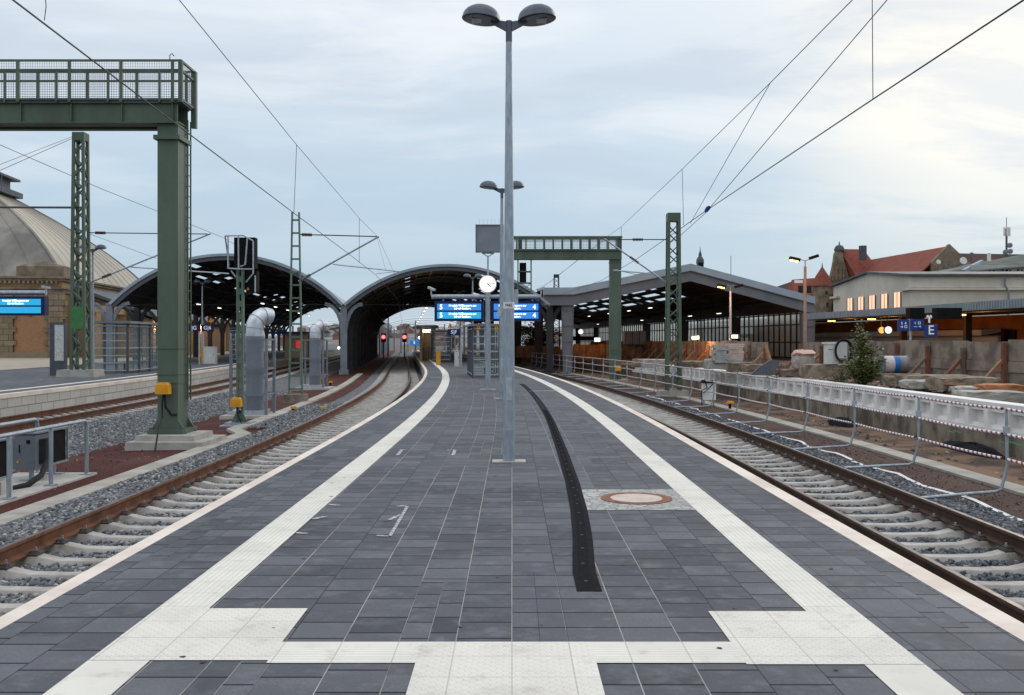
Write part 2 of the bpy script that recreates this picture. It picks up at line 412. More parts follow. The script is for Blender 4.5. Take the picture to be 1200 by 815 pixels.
red_brown = M('red_primer', (0.25, 0.095, 0.06), (0.15, 0.065, 0.045), 3.0, 0.8)
cast_rust = M('cast_iron_rust', (0.27, 0.12, 0.075), (0.17, 0.075, 0.05), 12, 0.8, 0.1)
lid_m = M('lid_concrete', (0.62, 0.52, 0.46), (0.52, 0.43, 0.37), 5, 0.85, 0, 0.002)
light_white = E('lamp_white', (1.0, 0.93, 0.80), 3.0)
light_orange = E('lamp_orange', (1.0, 0.40, 0.09), 9.0)
red_light = E('signal_red', (1.0, 0.05, 0.05), 8.0)
# ------------------------------------------------------------------ sheets that follow the line
def sheet(name, offs, ss, mat, fn=K, rnd=0.0, kind='structure', parent=None):
    """offs: list of (offset, z) across; ss: stations along; UV = (offset, station) in metres."""
    v, f, uv = [], [], []
    m = len(offs)
    for s in ss:
        for o, z in offs:
            oo = o(s) if callable(o) else o
            v.append(tuple(fn(oo, s, z+(random.uniform(-rnd, rnd) if rnd else 0)))); uv.append((oo, s))
    for i in range(len(ss)-1):
        for k in range(m-1):
            f.append((i*m+k, i*m+k+1, (i+1)*m+k+1, (i+1)*m+k))
    me = bpy.data.meshes.new(name); me.from_pydata(v, [], f)
    l = me.uv_layers.new(name='UVMap'); idx = np.array([x.vertex_index for x in me.loops])
    l.data.foreach_set('uv', np.array(uv, dtype=np.float32)[idx].ravel())
    me.materials.append(mat); ob = bpy.data.objects.new(name, me); COL.objects.link(ob)
    if kind: ob['kind'] = kind
    if parent: ob.parent = parent
    return ob

# ---- ground
m_ground = M('earth', (0.16, 0.13, 0.10), (0.11, 0.09, 0.075), 0.6, 0.95, 0, 0.02, coord='Position')
m_red = ballast_material('red_brown_grit', 60, [(0.115, 0.036, 0.030), (0.07, 0.022, 0.020), (0.15, 0.06, 0.05)], 0.008, (0.17, 0.13, 0.105, 0.18))
m_brown = ballast_material('brown_grit', 55, [(0.115, 0.068, 0.058), (0.07, 0.042, 0.037), (0.16, 0.105, 0.085)], 0.008, (0.15, 0.10, 0.075, 0.25))
m_soil = M('sandy_soil', (0.20, 0.12, 0.075), (0.06, 0.044, 0.036), 1.1, 0.95, 0, 0.03, 7, 0.38, 0.62, coord='Position')
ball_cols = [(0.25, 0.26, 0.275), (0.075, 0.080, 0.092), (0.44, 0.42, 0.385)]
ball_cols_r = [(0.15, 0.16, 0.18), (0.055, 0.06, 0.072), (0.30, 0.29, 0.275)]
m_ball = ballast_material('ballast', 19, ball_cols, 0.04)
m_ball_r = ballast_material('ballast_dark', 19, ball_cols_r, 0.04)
g = MB(); g.poly([(-1500, -300, -1.0), (1500, -300, -1.0), (1500, 2500, -1.0), (-1500, 2500, -1.0)])
structure(g.build('ground', m_ground))
S_ALL = steps(-8, 240, 1.0, 6.0)
sheet('ballast_bed', [(-6.7, -0.86), (-6.2, -0.80), (-5.72, -0.79), (-5.5, -0.835), (-3.6, -0.835), (-2.7, -0.835)], steps(0, 240), m_ball, rnd=0.012)
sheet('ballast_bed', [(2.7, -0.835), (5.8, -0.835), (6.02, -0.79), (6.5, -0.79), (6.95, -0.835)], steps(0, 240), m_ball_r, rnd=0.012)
sheet('ballast_bed', [(-15.1, -0.78), (-13.45, -0.775), (-12.1, -0.775), (-11.4, -0.80), (-9.2, -0.90)], steps(6, 240), m_ball, rnd=0.012)
sheet('red_grit_path', [(-9.5, -0.872), (-8.0, -0.842), (-6.5, -0.822)], steps(5, 240), m_red, rnd=0.006)
sheet('brown_grit_path', [(6.75, -0.826), (8.1, -0.812)], steps(5, 240), m_brown, rnd=0.006)
sheet('sandy_ground', [(7.9, -0.84)]+[(8.4+0.3*i, -0.80+random.uniform(-0.02, 0.02)) for i in range(7)]+[(10.75, -0.80)], steps(5, 240), m_soil, rnd=0.018)
sheet('embankment_ground', [(10.53, -0.95), (10.54, 0.05), (12, 0.08), (14, 0.10), (17, 0.12), (30, 0.12), (160, 0.12)], steps(5, 240, 1.5, 8), m_soil, rnd=0.03)

# ---- the island platform the camera stands on
m_pave = paving_material('slate_paving')
m_pave6 = paving_material('slate_paving_plain', sandy=False)
S_P = steps(-8, 170, 1.0, 4.0)
EL, ER = -2.97, 2.90
sheet('platform', [(EL+0.13, 0), (-1.0, 0), (1.0, 0), (ER-0.17, 0)], S_P, m_pave)
pw = MB(); pw.sweep([(EL+0.10, -0.12), (ER-0.10, -0.12), (ER-0.10, -1.0), (EL+0.10, -1.0)], S_P, K)
structure(pw.build('platform_body', concrete_lt))
for nm, a, b_ in (('platform_edge', EL, EL+0.13), ('platform_edge', ER-0.17, ER)):
    e = MB(); e.sweep([(a, 0.0), (b_, 0.0), (b_, -0.115), (a, -0.115)], S_P, K); structure(e.build(nm, edge_m))
m_rib = tactile_material('ribbed_tactile', 'rib'); m_cross = tactile_material('ribbed_tactile_cross', 'cross')
m_dots = tactile_material('studded_tactile', 'dots', (0.76, 0.72, 0.645)); m_plain = tactile_material('plain_pale_slab', 'plain', (0.74, 0.71, 0.64))
sheet('tactile_strip', [(-2.12, .004), (-1.81, .004)], [5.66]+steps(6, 170, 1, 4), m_rib)
sheet('tactile_strip', [(1.74, .004), (2.04, .004)], [5.60]+steps(6, 170, 1, 4), m_rib)
sheet('tactile_strip', [(-1.22, .004), (-0.48, .004)], [4.70, 5.03], m_cross)
sheet('tactile_strip', [(0.42, .004), (1.16, .004)], [4.70, 5.03], m_cross)
sheet('tactile_field', [(-2.12, .004), (-1.22, .004)], [4.74, 5.66], m_dots)
sheet('tactile_field', [(1.16, .004), (2.04, .004)], [4.68, 5.60], m_dots)
sheet('tactile_field', [(-0.48, .004), (0.42, .004)], [3.8, 5.03], m_dots)
sheet('pale_slab_strip', [(-2.12, .004), (-1.81, .004)], [2.0, 4.735], m_plain)
sheet('pale_slab_strip', [(1.74, .004), (2.04, .004)], [2.0, 4.675], m_plain)

# chalk-white adhesive residue and lighter patch bars on the paving
m_res = M('white_residue', (0.55, 0.55, 0.54), (0.25, 0.25, 0.27), 22, 0.9, 0, 0, 6, 0.42, 0.55, coord='Position')
res = MB(); gum = MB()
for k_ in range(60):      # dried gum and small spots
    x_, y_, r_ = random.uniform(-2.4, 2.4), random.uniform(4.6, 15), random.uniform(.008, .02)
    gum.poly([(x_+r_*math.cos(a_*PI/4)*random.uniform(.7, 1.2), y_+r_*math.sin(a_*PI/4)*random.uniform(.7, 1.2), .0052) for a_ in range(8)])
def mark(x0, y0, x1, y1, w):
    def g0(x, y):
        d = 1.6*F/(y-400); return Vector(((x-600)*d/F, d, 0.005))
    a, b_ = g0(x0, y0), g0(x1, y1); n = (b_-a).cross(Vector((0, 0, 1))).normalized()*w/2
    res.quad(a-n, b_-n, b_+n, a+n)
for q in ((477.5, 594, 457, 629, .03), (476, 593.5, 465, 594, .05), (456, 610, 469, 604, .04), (441, 628.5, 456, 629, .05), (385, 592, 398, 593, .05), (366, 609, 381, 606, .06), (347, 625, 360, 626, .05),
          (466, 534, 471, 527.5, .05), (470, 527.5, 476, 527.5, .06), (531, 534, 533, 528, .05), (524, 528, 533, 528, .06), (621, 458.7, 652, 458.2, .22), (504, 442.5, 521, 442.5, .35)):
    mark(*q)
structure(res.build('paving_residue', m_res)); structure(gum.build('paving_spots', M('old_gum', (0.035, 0.035, 0.04), (0.16, 0.16, 0.165), 3, .8, coord='Position')))

# ---- platform to the left
P6 = -15.05
m_block = brick_material('platform_wall_blocks', (0.52, 0.50, 0.46), (0.44, 0.42, 0.385), (0.22, 0.21, 0.19), 0.9, 0.43, 0.008, 'UV', 0.02, 0.15)
S6 = steps(6, 200, 1.0, 5.0)
sheet('left_platform', [(-60, -0.03), (-30, 0), (P6-0.5, 0), (P6-0.2, 0)], S6, m_pave6)
def wall_sheet(name, off, z0, z1, ss, mat):
    v, f, uv = [], [], []
    for s in ss:
        v += [tuple(K(off, s, z0)), tuple(K(off, s, z1))]; uv += [(s, z0), (s, z1)]
    for i in range(len(ss)-1): f.append((2*i, 2*i+2, 2*i+3, 2*i+1))
    me = bpy.data.meshes.new(name); me.from_pydata(v, [], f); l = me.uv_layers.new(name='UVMap')
    idx = np.array([x.vertex_index for x in me.loops]); l.data.foreach_set('uv', np.array(uv, dtype=np.float32)[idx].ravel())
    me.materials.append(mat); ob = bpy.data.objects.new(name, me); COL.objects.link(ob); ob['kind'] = 'structure'; return ob
wall_sheet('left_platform_face', P6-0.03, -1.0, -0.13, S6, m_block)
e = MB(); e.sweep([(P6-0.2, 0.0), (P6, 0.0), (P6, -0.13), (P6-0.2, -0.13)], S6, K); structure(e.build('left_platform_edge', edge_m))
sheet('tactile_strip', [(P6-1.15, .004), (P6-0.85, .004)], S6, m_rib)
m_sandpave = M('sandy_paving', (0.42, 0.36, 0.29), (0.34, 0.29, 0.24), 1.0, 0.9, coord='Position')
sheet('left_forecourt', [(-90, 0.02), (-26, 0.02)], steps(30, 200, 4, 8), m_sandpave)

# ---- cable troughs (concrete lids) beside the tracks
m_trough = brick_material('trough_lids', (0.47, 0.45, 0.41), (0.40, 0.38, 0.35), (0.2, 0.19, 0.17), 1.0, 0.25, 0.004, 'Position', 0.012, 0.15)
trough_m = M('trough_concrete', (0.43, 0.40, 0.35), (0.30, 0.275, 0.24), 1.3, .9, 0, .003, coord='Position')
def trough(ctr, w, ss, name):
    t = MB()
    n = 0
    prev = None
    for i in range(len(ss)-1):
        a, b_ = ss[i]+0.006, ss[i+1]-0.006
        t.prism([K(ctr(a)-w/2, a, -0.9), K(ctr(a)+w/2, a, -0.9), K(ctr(a)+w/2, a, -0.765), K(ctr(a)-w/2, a, -0.765)],
                [K(ctr(b_)-w/2, b_, -0.9), K(ctr(b_)+w/2, b_, -0.9), K(ctr(b_)+w/2, b_, -0.765), K(ctr(b_)-w/2, b_, -0.765)])
    return structure(t.build(name, trough_m))
def jog(s): return -6.79 if s < 24.4 else (-6.79-0.58*(s-24.4)/1.2 if s < 25.6 else -7.37)
trough(jog, 0.40, [4+0.5*i for i in range(41)]+[24.4, 24.7, 25.0, 25.3, 25.6]+[26+0.5*i for i in range(88)], 'cable_trough')
trough(lambda s: 8.15, 0.42, [5+0.5*i for i in range(140)], 'cable_trough')
# fleece edge under the right ballast
fl = MB(); pp = []
s = 9.0
while s < 42: pp.append(K(6.86+0.07*math.sin(s*2.3)+random.uniform(-.03, .03), s, -0.80+random.uniform(0, .015))); s += 0.35
for i in range(len(pp)-1): fl.quad(pp[i]+Vector((-.03, 0, 0)), pp[i+1]+Vector((-.03, 0, 0)), pp[i+1]+Vector((.03, 0, .012)), pp[i]+Vector((.03, 0, .012)))
tag(fl.build('fleece_strip', white_paint), 'white fleece edging showing along the right-hand ballast', 'ground fabric')

# ---- ballast stones
def make_stones(name, regions, mat, seed, size=(0.018, 0.036)):
    rng = np.random.default_rng(seed)
    import bmesh
    bm = bmesh.new(); bmesh.ops.create_icosphere(bm, subdivisions=1, radius=1.0)
    bv = np.array([v.co[:] for v in bm.verts]); bf = np.array([[v.index for v in f.verts] for f in bm.faces]); bm.free()
    P = []
    for (o0, o1, s0, s1, dens, zf) in regions:
        n = int((o1-o0)*(s1-s0)*dens)
        o = rng.uniform(o0, o1, n); s = rng.uniform(s0, s1, n)
        x = o+np.array([c(q) for q in s]); z = np.array([zf(a) for a in o])+rng.uniform(-0.012, 0.022, n)
        P.append(np.stack([x, s, z], 1))
    P = np.concatenate(P); n = len(P); nv = len(bv)
    tpl = bv[None]*(1+rng.uniform(-0.3, 0.3, (12, nv, 1)))
    sel = rng.integers(0, 12, n)
    V = tpl[sel]
    sc = rng.uniform(size[0], size[1], (n, 1, 1))*np.stack([rng.uniform(.8, 1.35, n), rng.uniform(.8, 1.35, n), rng.uniform(.6, .95, n)], 1)[:, None, :]
    V = V*sc
    a, b_, g_ = rng.uniform(0, 2*PI, n), rng.uniform(-.7, .7, n), rng.uniform(-.7, .7, n)
    def rot(V, ang, i, j):
        cs, sn = np.cos(ang)[:, None], np.sin(ang)[:, None]; W = V.copy()
        W[:, :, i] = V[:, :, i]*cs-V[:, :, j]*sn; W[:, :, j] = V[:, :, i]*sn+V[:, :, j]*cs; return W
    V = rot(rot(rot(V, b_, 0, 2), g_, 1, 2), a, 0, 1)+P[:, None, :]
    Fc = (bf[None]+(np.arange(n)*nv)[:, None, None]).reshape(-1, 3)
    V = V.reshape(-1, 3)
    me = bpy.data.meshes.new(name)
    me.vertices.add(len(V)); me.vertices.foreach_set('co', V.astype(np.float32).ravel())
    me.loops.add(Fc.size); me.loops.foreach_set('vertex_index', Fc.astype(np.int32).ravel())
    me.polygons.add(len(Fc)); me.polygons.foreach_set('loop_start', np.arange(0, Fc.size, 3, dtype=np.int32))
    me.update(calc_edges=True)
    me.materials.append(mat); ob = bpy.data.objects.new(name, me); COL.objects.link(ob); ob['kind'] = 'stuff'
    return ob
zl = lambda o: (-0.79 if (o < -5.6 or o > 5.95) else -0.83)
st_l = stone_material('ballast_stone', ball_cols); st_r = stone_material('ballast_stone_dark', ball_cols_r)
make_stones('ballast_stones', [(-6.56, -2.98, 6.5, 15, 640, zl), (-6.56, -2.98, 15, 24, 440, zl), (-7.1, -2.98, 26, 36, 260, zl), (-6.5, -2.98, 24, 26, 350, zl)], st_l, 1)
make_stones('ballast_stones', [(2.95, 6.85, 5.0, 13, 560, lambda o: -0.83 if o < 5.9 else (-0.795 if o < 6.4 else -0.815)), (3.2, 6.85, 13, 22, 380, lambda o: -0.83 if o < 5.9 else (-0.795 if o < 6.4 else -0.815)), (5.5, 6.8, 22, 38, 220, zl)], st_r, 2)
make_stones('ballast_stones', [(-12.2, -9.3, 17, 30, 300, lambda o: -0.78 if o < -11.4 else -0.80-(o+11.4)*0.045), (-12.2, -9.4, 30, 46, 150, lambda o: -0.78 if o < -11.4 else -0.80-(o+11.4)*0.045)], st_l, 3)
make_stones('grit_pebbles', [(-9.2, -7.05, 14, 24, 25, lambda o: -0.85)], stone_material('grit_pebble', [(0.13, 0.07, 0.055), (0.07, 0.035, 0.03), (0.3, 0.26, 0.22)]), 4, (0.008, 0.02))
make_stones('rubble', [(8.5, 10.1, 12, 44, 9, lambda o: -0.81)], stone_material('rubble_stone', [(0.2, 0.15, 0.11), (0.09, 0.07, 0.06), (0.32, 0.28, 0.24)]), 5, (0.01, 0.05))

make_stones('grit_pebbles', [(6.95, 7.95, 11, 26, 60, lambda o: -0.82)], stone_material('brown_pebble', [(0.11, 0.065, 0.055), (0.06, 0.035, 0.032), (0.26, 0.22, 0.2)]), 6, (0.008, 0.018))
make_stones('yard_debris', [(10.9, 15.6, 20, 60, 7, lambda o: .10)], stone_material('debris_stone', [(0.24, 0.17, 0.12), (0.08, 0.06, 0.05), (0.38, 0.34, 0.3)]), 8, (0.02, 0.10))
# ---- tracks
rust_mid = M('brown_rail', (0.13, 0.052, 0.03), (0.075, 0.032, 0.02), 5.0, 0.75, 0, 0.003, coord='Position')
HEAD = [(-.036, 0), (-.033, .004), (.033, .004), (.036, 0), (.036, -.03), (.012, -.045), (.010, -.13), (.072, -.152), (.072, -.17), (-.072, -.17), (-.072, -.152), (-.010, -.13), (-.012, -.045), (-.036, -.03)]
def sleeper_mesh():
    b = MB()
    sta = [(-1.3, -.05), (-1.05, -.03), (-.9, 0), (-.6, 0), (-.38, -.05), (0, -.06), (.38, -.05), (.6, 0), (.9, 0), (1.05, -.03), (1.3, -.05)]
    base = 0
    for x, zt in sta:
        b.v += [(x, -.14, -.22), (x, .14, -.22), (x, .088, zt-.012), (x, .074, zt+.004), (x, -.074, zt+.004), (x, -.088, zt-.012)]
    for i in range(len(sta)-1):
        for k in range(6):
            k2 = (k+1) % 6; b.f.append((i*6+k, i*6+k2, (i+1)*6+k2, (i+1)*6+k))
    b.f.append(tuple(range(5, -1, -1))); b.f.append(tuple(range((len(sta)-1)*6, len(sta)*6)))
    return b
def clip_mesh(x, sg):
    b = MB()
    if True:
        b.box(x+sg*.125, 0, -0.005, .10, .16, .022)
        b.tube([(x+sg*.075, -.05, .03), (x+sg*.10, -.055, .05), (x+sg*.15, -.03, .045), (x+sg*.15, .03, .045), (x+sg*.10, .055, .05), (x+sg*.075, .05, .03)], .009, 6)
    return b
def bolt_mesh(x, sg):
    b = MB()
    if True:
        b.tube([(x+sg*.125, 0, .01), (x+sg*.125, 0, .06)], .02, 6); b.tube([(x+sg*.125, 0, .06), (x+sg*.125, 0, .085)], .013, 6)
    return b
def track(ctr, s0, n_sl, n_clip, s_end, label, rail_mats, phase=0.0, vis=(True, True)):
    root = thing('railway_track', (0, 0, 0), label, 'railway track')
    ss = steps(s0-3, s_end, 1.0, 4.0)
    for i, off in enumerate((-.75, .75)):
        r = MB(); r.sweep([(ctr+off+o, z-.55) for o, z in HEAD], ss, K); rl = r.build('rail', rail_mats[i], root, True)
        t = MB(); t.sweep([(ctr+off-.026, -.5455), (ctr+off+.026, -.5455), (ctr+off+.026, -.5435), (ctr+off-.026, -.5435)], ss, K); t.build('running_surface', railtop, rl)
    sl0 = None; far = MB(); base = sleeper_mesh()
    s = s0+phase; k = 0
    while s < min(s_end, 150):
        th = math.atan(-dc(s))
        loc = K(ctr, s, -.722)
        if k < n_sl:
            if sl0 is None:
                sl0 = sleeper_mesh().build('sleeper', sleeper_m, root, True); o = sl0; clips = []
                for off in (-.75, .75):
                  for sg in (-1, 1):
                    cl = clip_mesh(off, sg).build('rail_clip', clip_m, sl0); bo = bolt_mesh(off, sg).build('bolt', bolt_m, sl0, True)
                    clips += [cl, bo]
            else:
                o = sl0.copy(); COL.objects.link(o); o.parent = root
                if k < n_clip:
                    for q in clips: d = q.copy(); COL.objects.link(d); d.parent = o
            o.location = loc+Vector((0, random.uniform(-.012, .012), 0)); o.rotation_euler.z = th+random.uniform(-.006, .006)
        else:
            n = len(far.v)
            ca, sa = math.cos(th), math.sin(th)
            far.v += [(loc.x+x*ca-y*sa, loc.y+x*sa+y*ca, loc.z+z) for x, y, z in base.v]; far.f += [tuple(i+n for i in f) for f in base.f]
        s += 0.6; k += 1
    if far.v: q = far.build('sleeper', sleeper_m, root); q['kind'] = 'stuff'
    return root
track(-4.55, 5.2, 100, 30, 240, 'track left of the grey platform with orange-rusty rails', (rust, rust_dark), 0.3)
track(4.85, 3.2, 100, 32, 240, 'track right of the grey platform beside the tube barrier', (rust_dark, rust_dark), 0.1)
track(-13.45, 16, 80, 10, 240, 'farther track at the foot of the left platform wall', (rust_mid, rust_mid))

# ---- fixtures in the paving
dch = [(6.05, .49), (6.6, .495), (7.7, .57), (9, .63), (10.6, .675), (13.4, .72), (16, .745), (20, .80), (24, .83), (29.7, .88), (33, .9), (36, .9)]
def doff(s):
    for (a, x), (b_, y) in zip(dch, dch[1:]):
        if s <= b_: return x+(y-x)*(s-a)/(b_-a)
    return dch[-1][1]
ds = [6.05+0.5*i for i in range(60)]
dr = thing('drain_channel', (.49, 6.05, 0), 'long black slotted drain channel curving through the grey paving', 'drain')
def dsw(p, ss, fn_off, name, mat, par):
    b = MB(); n = len(p)
    for s in ss:
        for o, z in p: b.v.append(tuple(K(fn_off(s)+o, s, z)))
    for i in range(len(ss)-1):
        for k in range(n):
            k2 = (k+1) % n; b.f.append((i*n+k, (i+1)*n+k, (i+1)*n+k2, i*n+k2))
    b.f.append(tuple(range(n))); b.f.append(tuple(range((len(ss)-1)*n, len(ss)*n)))
    return b.build(name, mat, par)
m_drain = M('drain_iron', (0.010, 0.011, 0.013), (0.006, 0.007, 0.009), 20, 0.8, 0.0, spec=.06)
dsw([(-.075, -.02), (-.04, -.02), (-.04, .005), (-.075, .005)], ds, doff, 'frame', m_drain, dr)
dsw([(.04, -.02), (.085, -.02), (.085, .005), (.04, .005)], ds, doff, 'frame', m_drain, dr)
gt = MB()
for i in range(2400):
    s = 6.06+i*0.0125
    if s > 22: break
    if i % 2 == 0: gt.prism([K(doff(s)-.04, s, .002), K(doff(s)+.04, s, .002), K(doff(s)+.04, s, .004), K(doff(s)-.04, s, .004)], [K(doff(s)-.04, s+.0125, .002), K(doff(s)+.04, s+.0125, .002), K(doff(s)+.04, s+.0125, .004), K(doff(s)-.04, s+.0125, .004)])
gt.build('grate', m_drain, dr)
dsw([(-.04, .0015), (.04, .0015), (.04, .003), (-.04, .003)], ds, doff, 'channel_base', black, dr)
lk = MB()
for i in range(26):
    s = 6.3+i*0.5; p = K(doff(s), s, .0075); lk.box(p.x, p.y, .0042, .022, .022, .0025)
lk.build('locking_plate', clip_m, dr)

cob = M('cobble_base', (0.42, 0.42, 0.40), (0.3, 0.3, 0.29), 9, 0.85)
m_cob, t, b = mat_base('granite_setts')
v = t.coord('Position'); vo = t.new('ShaderNodeTexVoronoi', feature='DISTANCE_TO_EDGE'); vo.inputs['Scale'].default_value = 11; t.put(vo.inputs['Vector'], v)
vc = t.new('ShaderNodeTexVoronoi'); vc.inputs['Scale'].default_value = 11; t.put(vc.inputs['Vector'], v)
cc_ = t.mix(t.sep(vc.outputs['Color'])[0], (0.46, 0.46, 0.44), (0.31, 0.31, 0.30))
cc_ = t.mix(t.m('SUBTRACT', 1.0, t.ramp(vo.outputs['Distance'], 0.02, 0.09)), cc_, (0.20, 0.19, 0.17))
t.put(b.inputs['Base Color'], cc_); b.inputs['Roughness'].default_value = 0.85; t.put(b.inputs['Normal'], t.bump(t.ramp(vo.outputs['Distance'], 0.0, 0.12), 0.6, 0.008))
sheet('sett_patch', [(.70, .004), (1.738, .004)], [8.95, 10.2], m_cob)
mh = thing('manhole_cover', (1.26, 9.6, 0), 'round manhole cover with rusty ring in a patch of pale setts', 'manhole cover')
r = MB(); r.lathe([(.36, .005), (.36, .011), (.27, .011), (.265, .006)], 1.26, 9.6, 0, 40); r.build('ring', cast_rust, mh)
r = MB(); r.lathe([(.262, .006), (.262, .012), (.0, .0135)], 1.26, 9.6, 0, 40); r.build('lid', lid_m, mh)

# ------------------------------------------------------------------ lettering
def text(name, body, size, mat, parent, loc, align='CENTER', rz=0.0, extrude=0.002, sx=1.0, bold=0.0):
    cu = bpy.data.curves.new(name, 'FONT'); cu.body = body; cu.size = size; cu.extrude = extrude; cu.align_x = align; cu.align_y = 'CENTER'; cu.offset = bold
    tmp = bpy.data.objects.new(name, cu); COL.objects.link(tmp)
    bpy.context.view_layer.update()
    me = bpy.data.meshes.new_from_object(tmp.evaluated_get(bpy.context.evaluated_depsgraph_get()))
    bpy.data.objects.remove(tmp); me.name = name
    o0 = ROOTLOC.get(parent.name, Vector((0, 0, 0))) if parent else Vector((0, 0, 0))
    me.transform(Matrix.Translation(Vector(loc)-o0) @ Matrix.Rotation(rz, 4, 'Z') @ Matrix.Rotation(PI/2, 4, 'X') @ Matrix.Diagonal((sx, 1, 1, 1)))
    me.materials.clear(); me.materials.append(mat)
    ob = bpy.data.objects.new(name, me); COL.objects.link(ob)
    if parent: ob.parent = parent
    return ob
# ------------------------------------------------------------------ mushroom lamps
def make_lamp():
    root = thing('platform_lamp', (0, 0, 0), 'lamp', 'lamp', 'double-headed platform lamps')
    p = MB(); p.tube([(0, 0, 0), (0, 0, .55), (0, 0, 3.0), (0, 0, 5.7)], [.078, .077, .063, .040], 16); p.build('pole', galv, root, True)
    q = MB(); q.box(0, 0, 0.0, .44, .24, .018); q.build('base_plate', concrete_lt, root)
    d = MB(); d.box(0, -.079, .82, .075, .008, .30); d.build('service_door', galv_light, root)
    k = MB(); k.tube([(0, 0, .43), (0, 0, .445)], .081, 16); k.build('collar', galv_light, root, True)
    h = MB(); h.tube([(0, 0, 5.56), (0, 0, 5.84)], .043, 14)
    for sg in (-1, 1):
        h.prism([(sg*.03, -.02, 5.83), (sg*.03, -.02, 5.70), (sg*.24, -.02, 5.81), (sg*.24, -.02, 5.86)], [(sg*.03, .02, 5.83), (sg*.03, .02, 5.70), (sg*.24, .02, 5.81), (sg*.24, .02, 5.86)])
    h.build('bracket', lampgrey, root)
    for sg in (-1, 1):
        mt = Matrix.Rotation(sg*-0.10, 4, 'Y')
        prof = [(.255, -.005), (.256, .01)]+[(.25*math.cos(a), .02+.17*math.sin(a)) for a in [i*PI/16 for i in range(0, 8)]]+[(.012, .19)]
        s = MB(); s.lathe(prof, sg*.37, 0, 5.86, 28, mt); sh = s.build('lamp_shade', lampgrey, root, True)
        l = MB(); l.lathe([(.235, -.012), (.2, -.016), (.05, -.017)], sg*.37, 0, 5.86, 20, mt); l.build('diffuser', glass_lamp, sh)
        b = MB(); b.box(sg*.43, 0, 5.838, .13, .18, .012); b.build('reflector', galv_light, sh)
    return root
glass_lamp = M('lamp_underside', (0.10, 0.11, 0.12), (0.07, 0.075, 0.085), 6, 0.25)
lamp0 = make_lamp()
lamps = [((-.04, 12.55), 'tall double-headed lamp standing nearest, beside the drain channel'), ((-.28, 26.3), 'second double-headed lamp, just behind the nearest lamp pole'),
         ((-2.6, 62.6), 'double-headed lamp rising above the clock and departure displays'), ((-4.45, 81), 'small double-headed lamp under the middle arch, left of the clock'),
         ((-22.4, 68.5), 'double-headed lamp beside the white cabinet on the left platform'), ((-19.3, 43.6), 'double-headed lamp hidden behind the lattice mast on the left platform')]
for i, ((x, y), lb) in enumerate(lamps): place(lamp0, (x, y, 0), lb, i == 0)
# small boxes on the lamp poles
lb = thing('pole_label', (-.04, 12.46, 2.0), 'small white number label on the nearest lamp pole', 'label')
b = MB(); b.tube([(-.04, 12.55, 2.03), (-.04, 12.55, 2.115)], .075, 16); b.build('band', white_paint, lb, True)
text('number', 'M42', .055, black, lb, (-.045, 12.472, 2.072))
jb = thing('junction_box', at(604.8, 356, 12.7), 'grey box clamped to the right of the nearest lamp pole', 'box')
b = MB(); p = at(604.8, 356, 12.65); b.box(p.x+.0, p.y, p.z, .055, .09, .19); b.build('housing', galv_light, jb); b = MB(); b.box(p.x-.04, p.y, p.z+.07, .06, .03, .03); b.build('clamp', galv, jb)
jb = thing('junction_box', at(585.5, 371, 26.2), 'grey box clamped to the left of the second lamp pole', 'box')
p = at(585.3, 371, 26.25); b = MB(); b.box(p.x, p.y, p.z, .12, .10, .26); b.build('housing', galv_light, jb); b = MB(); b.box(p.x+.07, p.y, p.z+.1, .06, .04, .05); b.build('clamp', galv, jb)

# ------------------------------------------------------------------ clock and departure displays
scr_blue = E('screen_blue', (0.030, 0.20, 0.62), 0.75); scr_cyan = E('screen_cyan', (0.015, 0.32, 0.58), 0.8); scr_txt = E('screen_text', (0.95, 0.98, 1.0), 1.1)
clock_face = E('clock_face', (1.0, 0.99, 0.95), 1.0)
D0 = 31.2; PX = (571.7-600)*D0/F
col = thing('display_post', (PX, D0, 0), 'galvanised post carrying the departure displays and crossbar', 'post')
b = MB(); b.tube([(PX, D0, 0), (PX, D0, 3.25)], .092, 16); b.build('pole', galv, col, True)
b = MB(); b.box(PX, D0, 0, .5, .3, .02); b.build('base_plate', concrete_lt, col)
zc = 1.6+52*D0/F
b = MB(); b.tube([at(505.5, 348, D0), at(634, 348, D0)], .075, 14); bar = b.build('crossbar', galv, col, True)
for x, sg in ((505.5, -1), (634, 1)):
    p = at(x, 343, D0); b = MB(); b.bar(p+Vector((0, -.05, -.1)), p+Vector((0, -.05, .1)), .04); b.bar(p+Vector((sg*-.12, -.12, .07)), p+Vector((sg*.10, .05, .17)), .08, .07); b.build('camera', galv_light, bar)
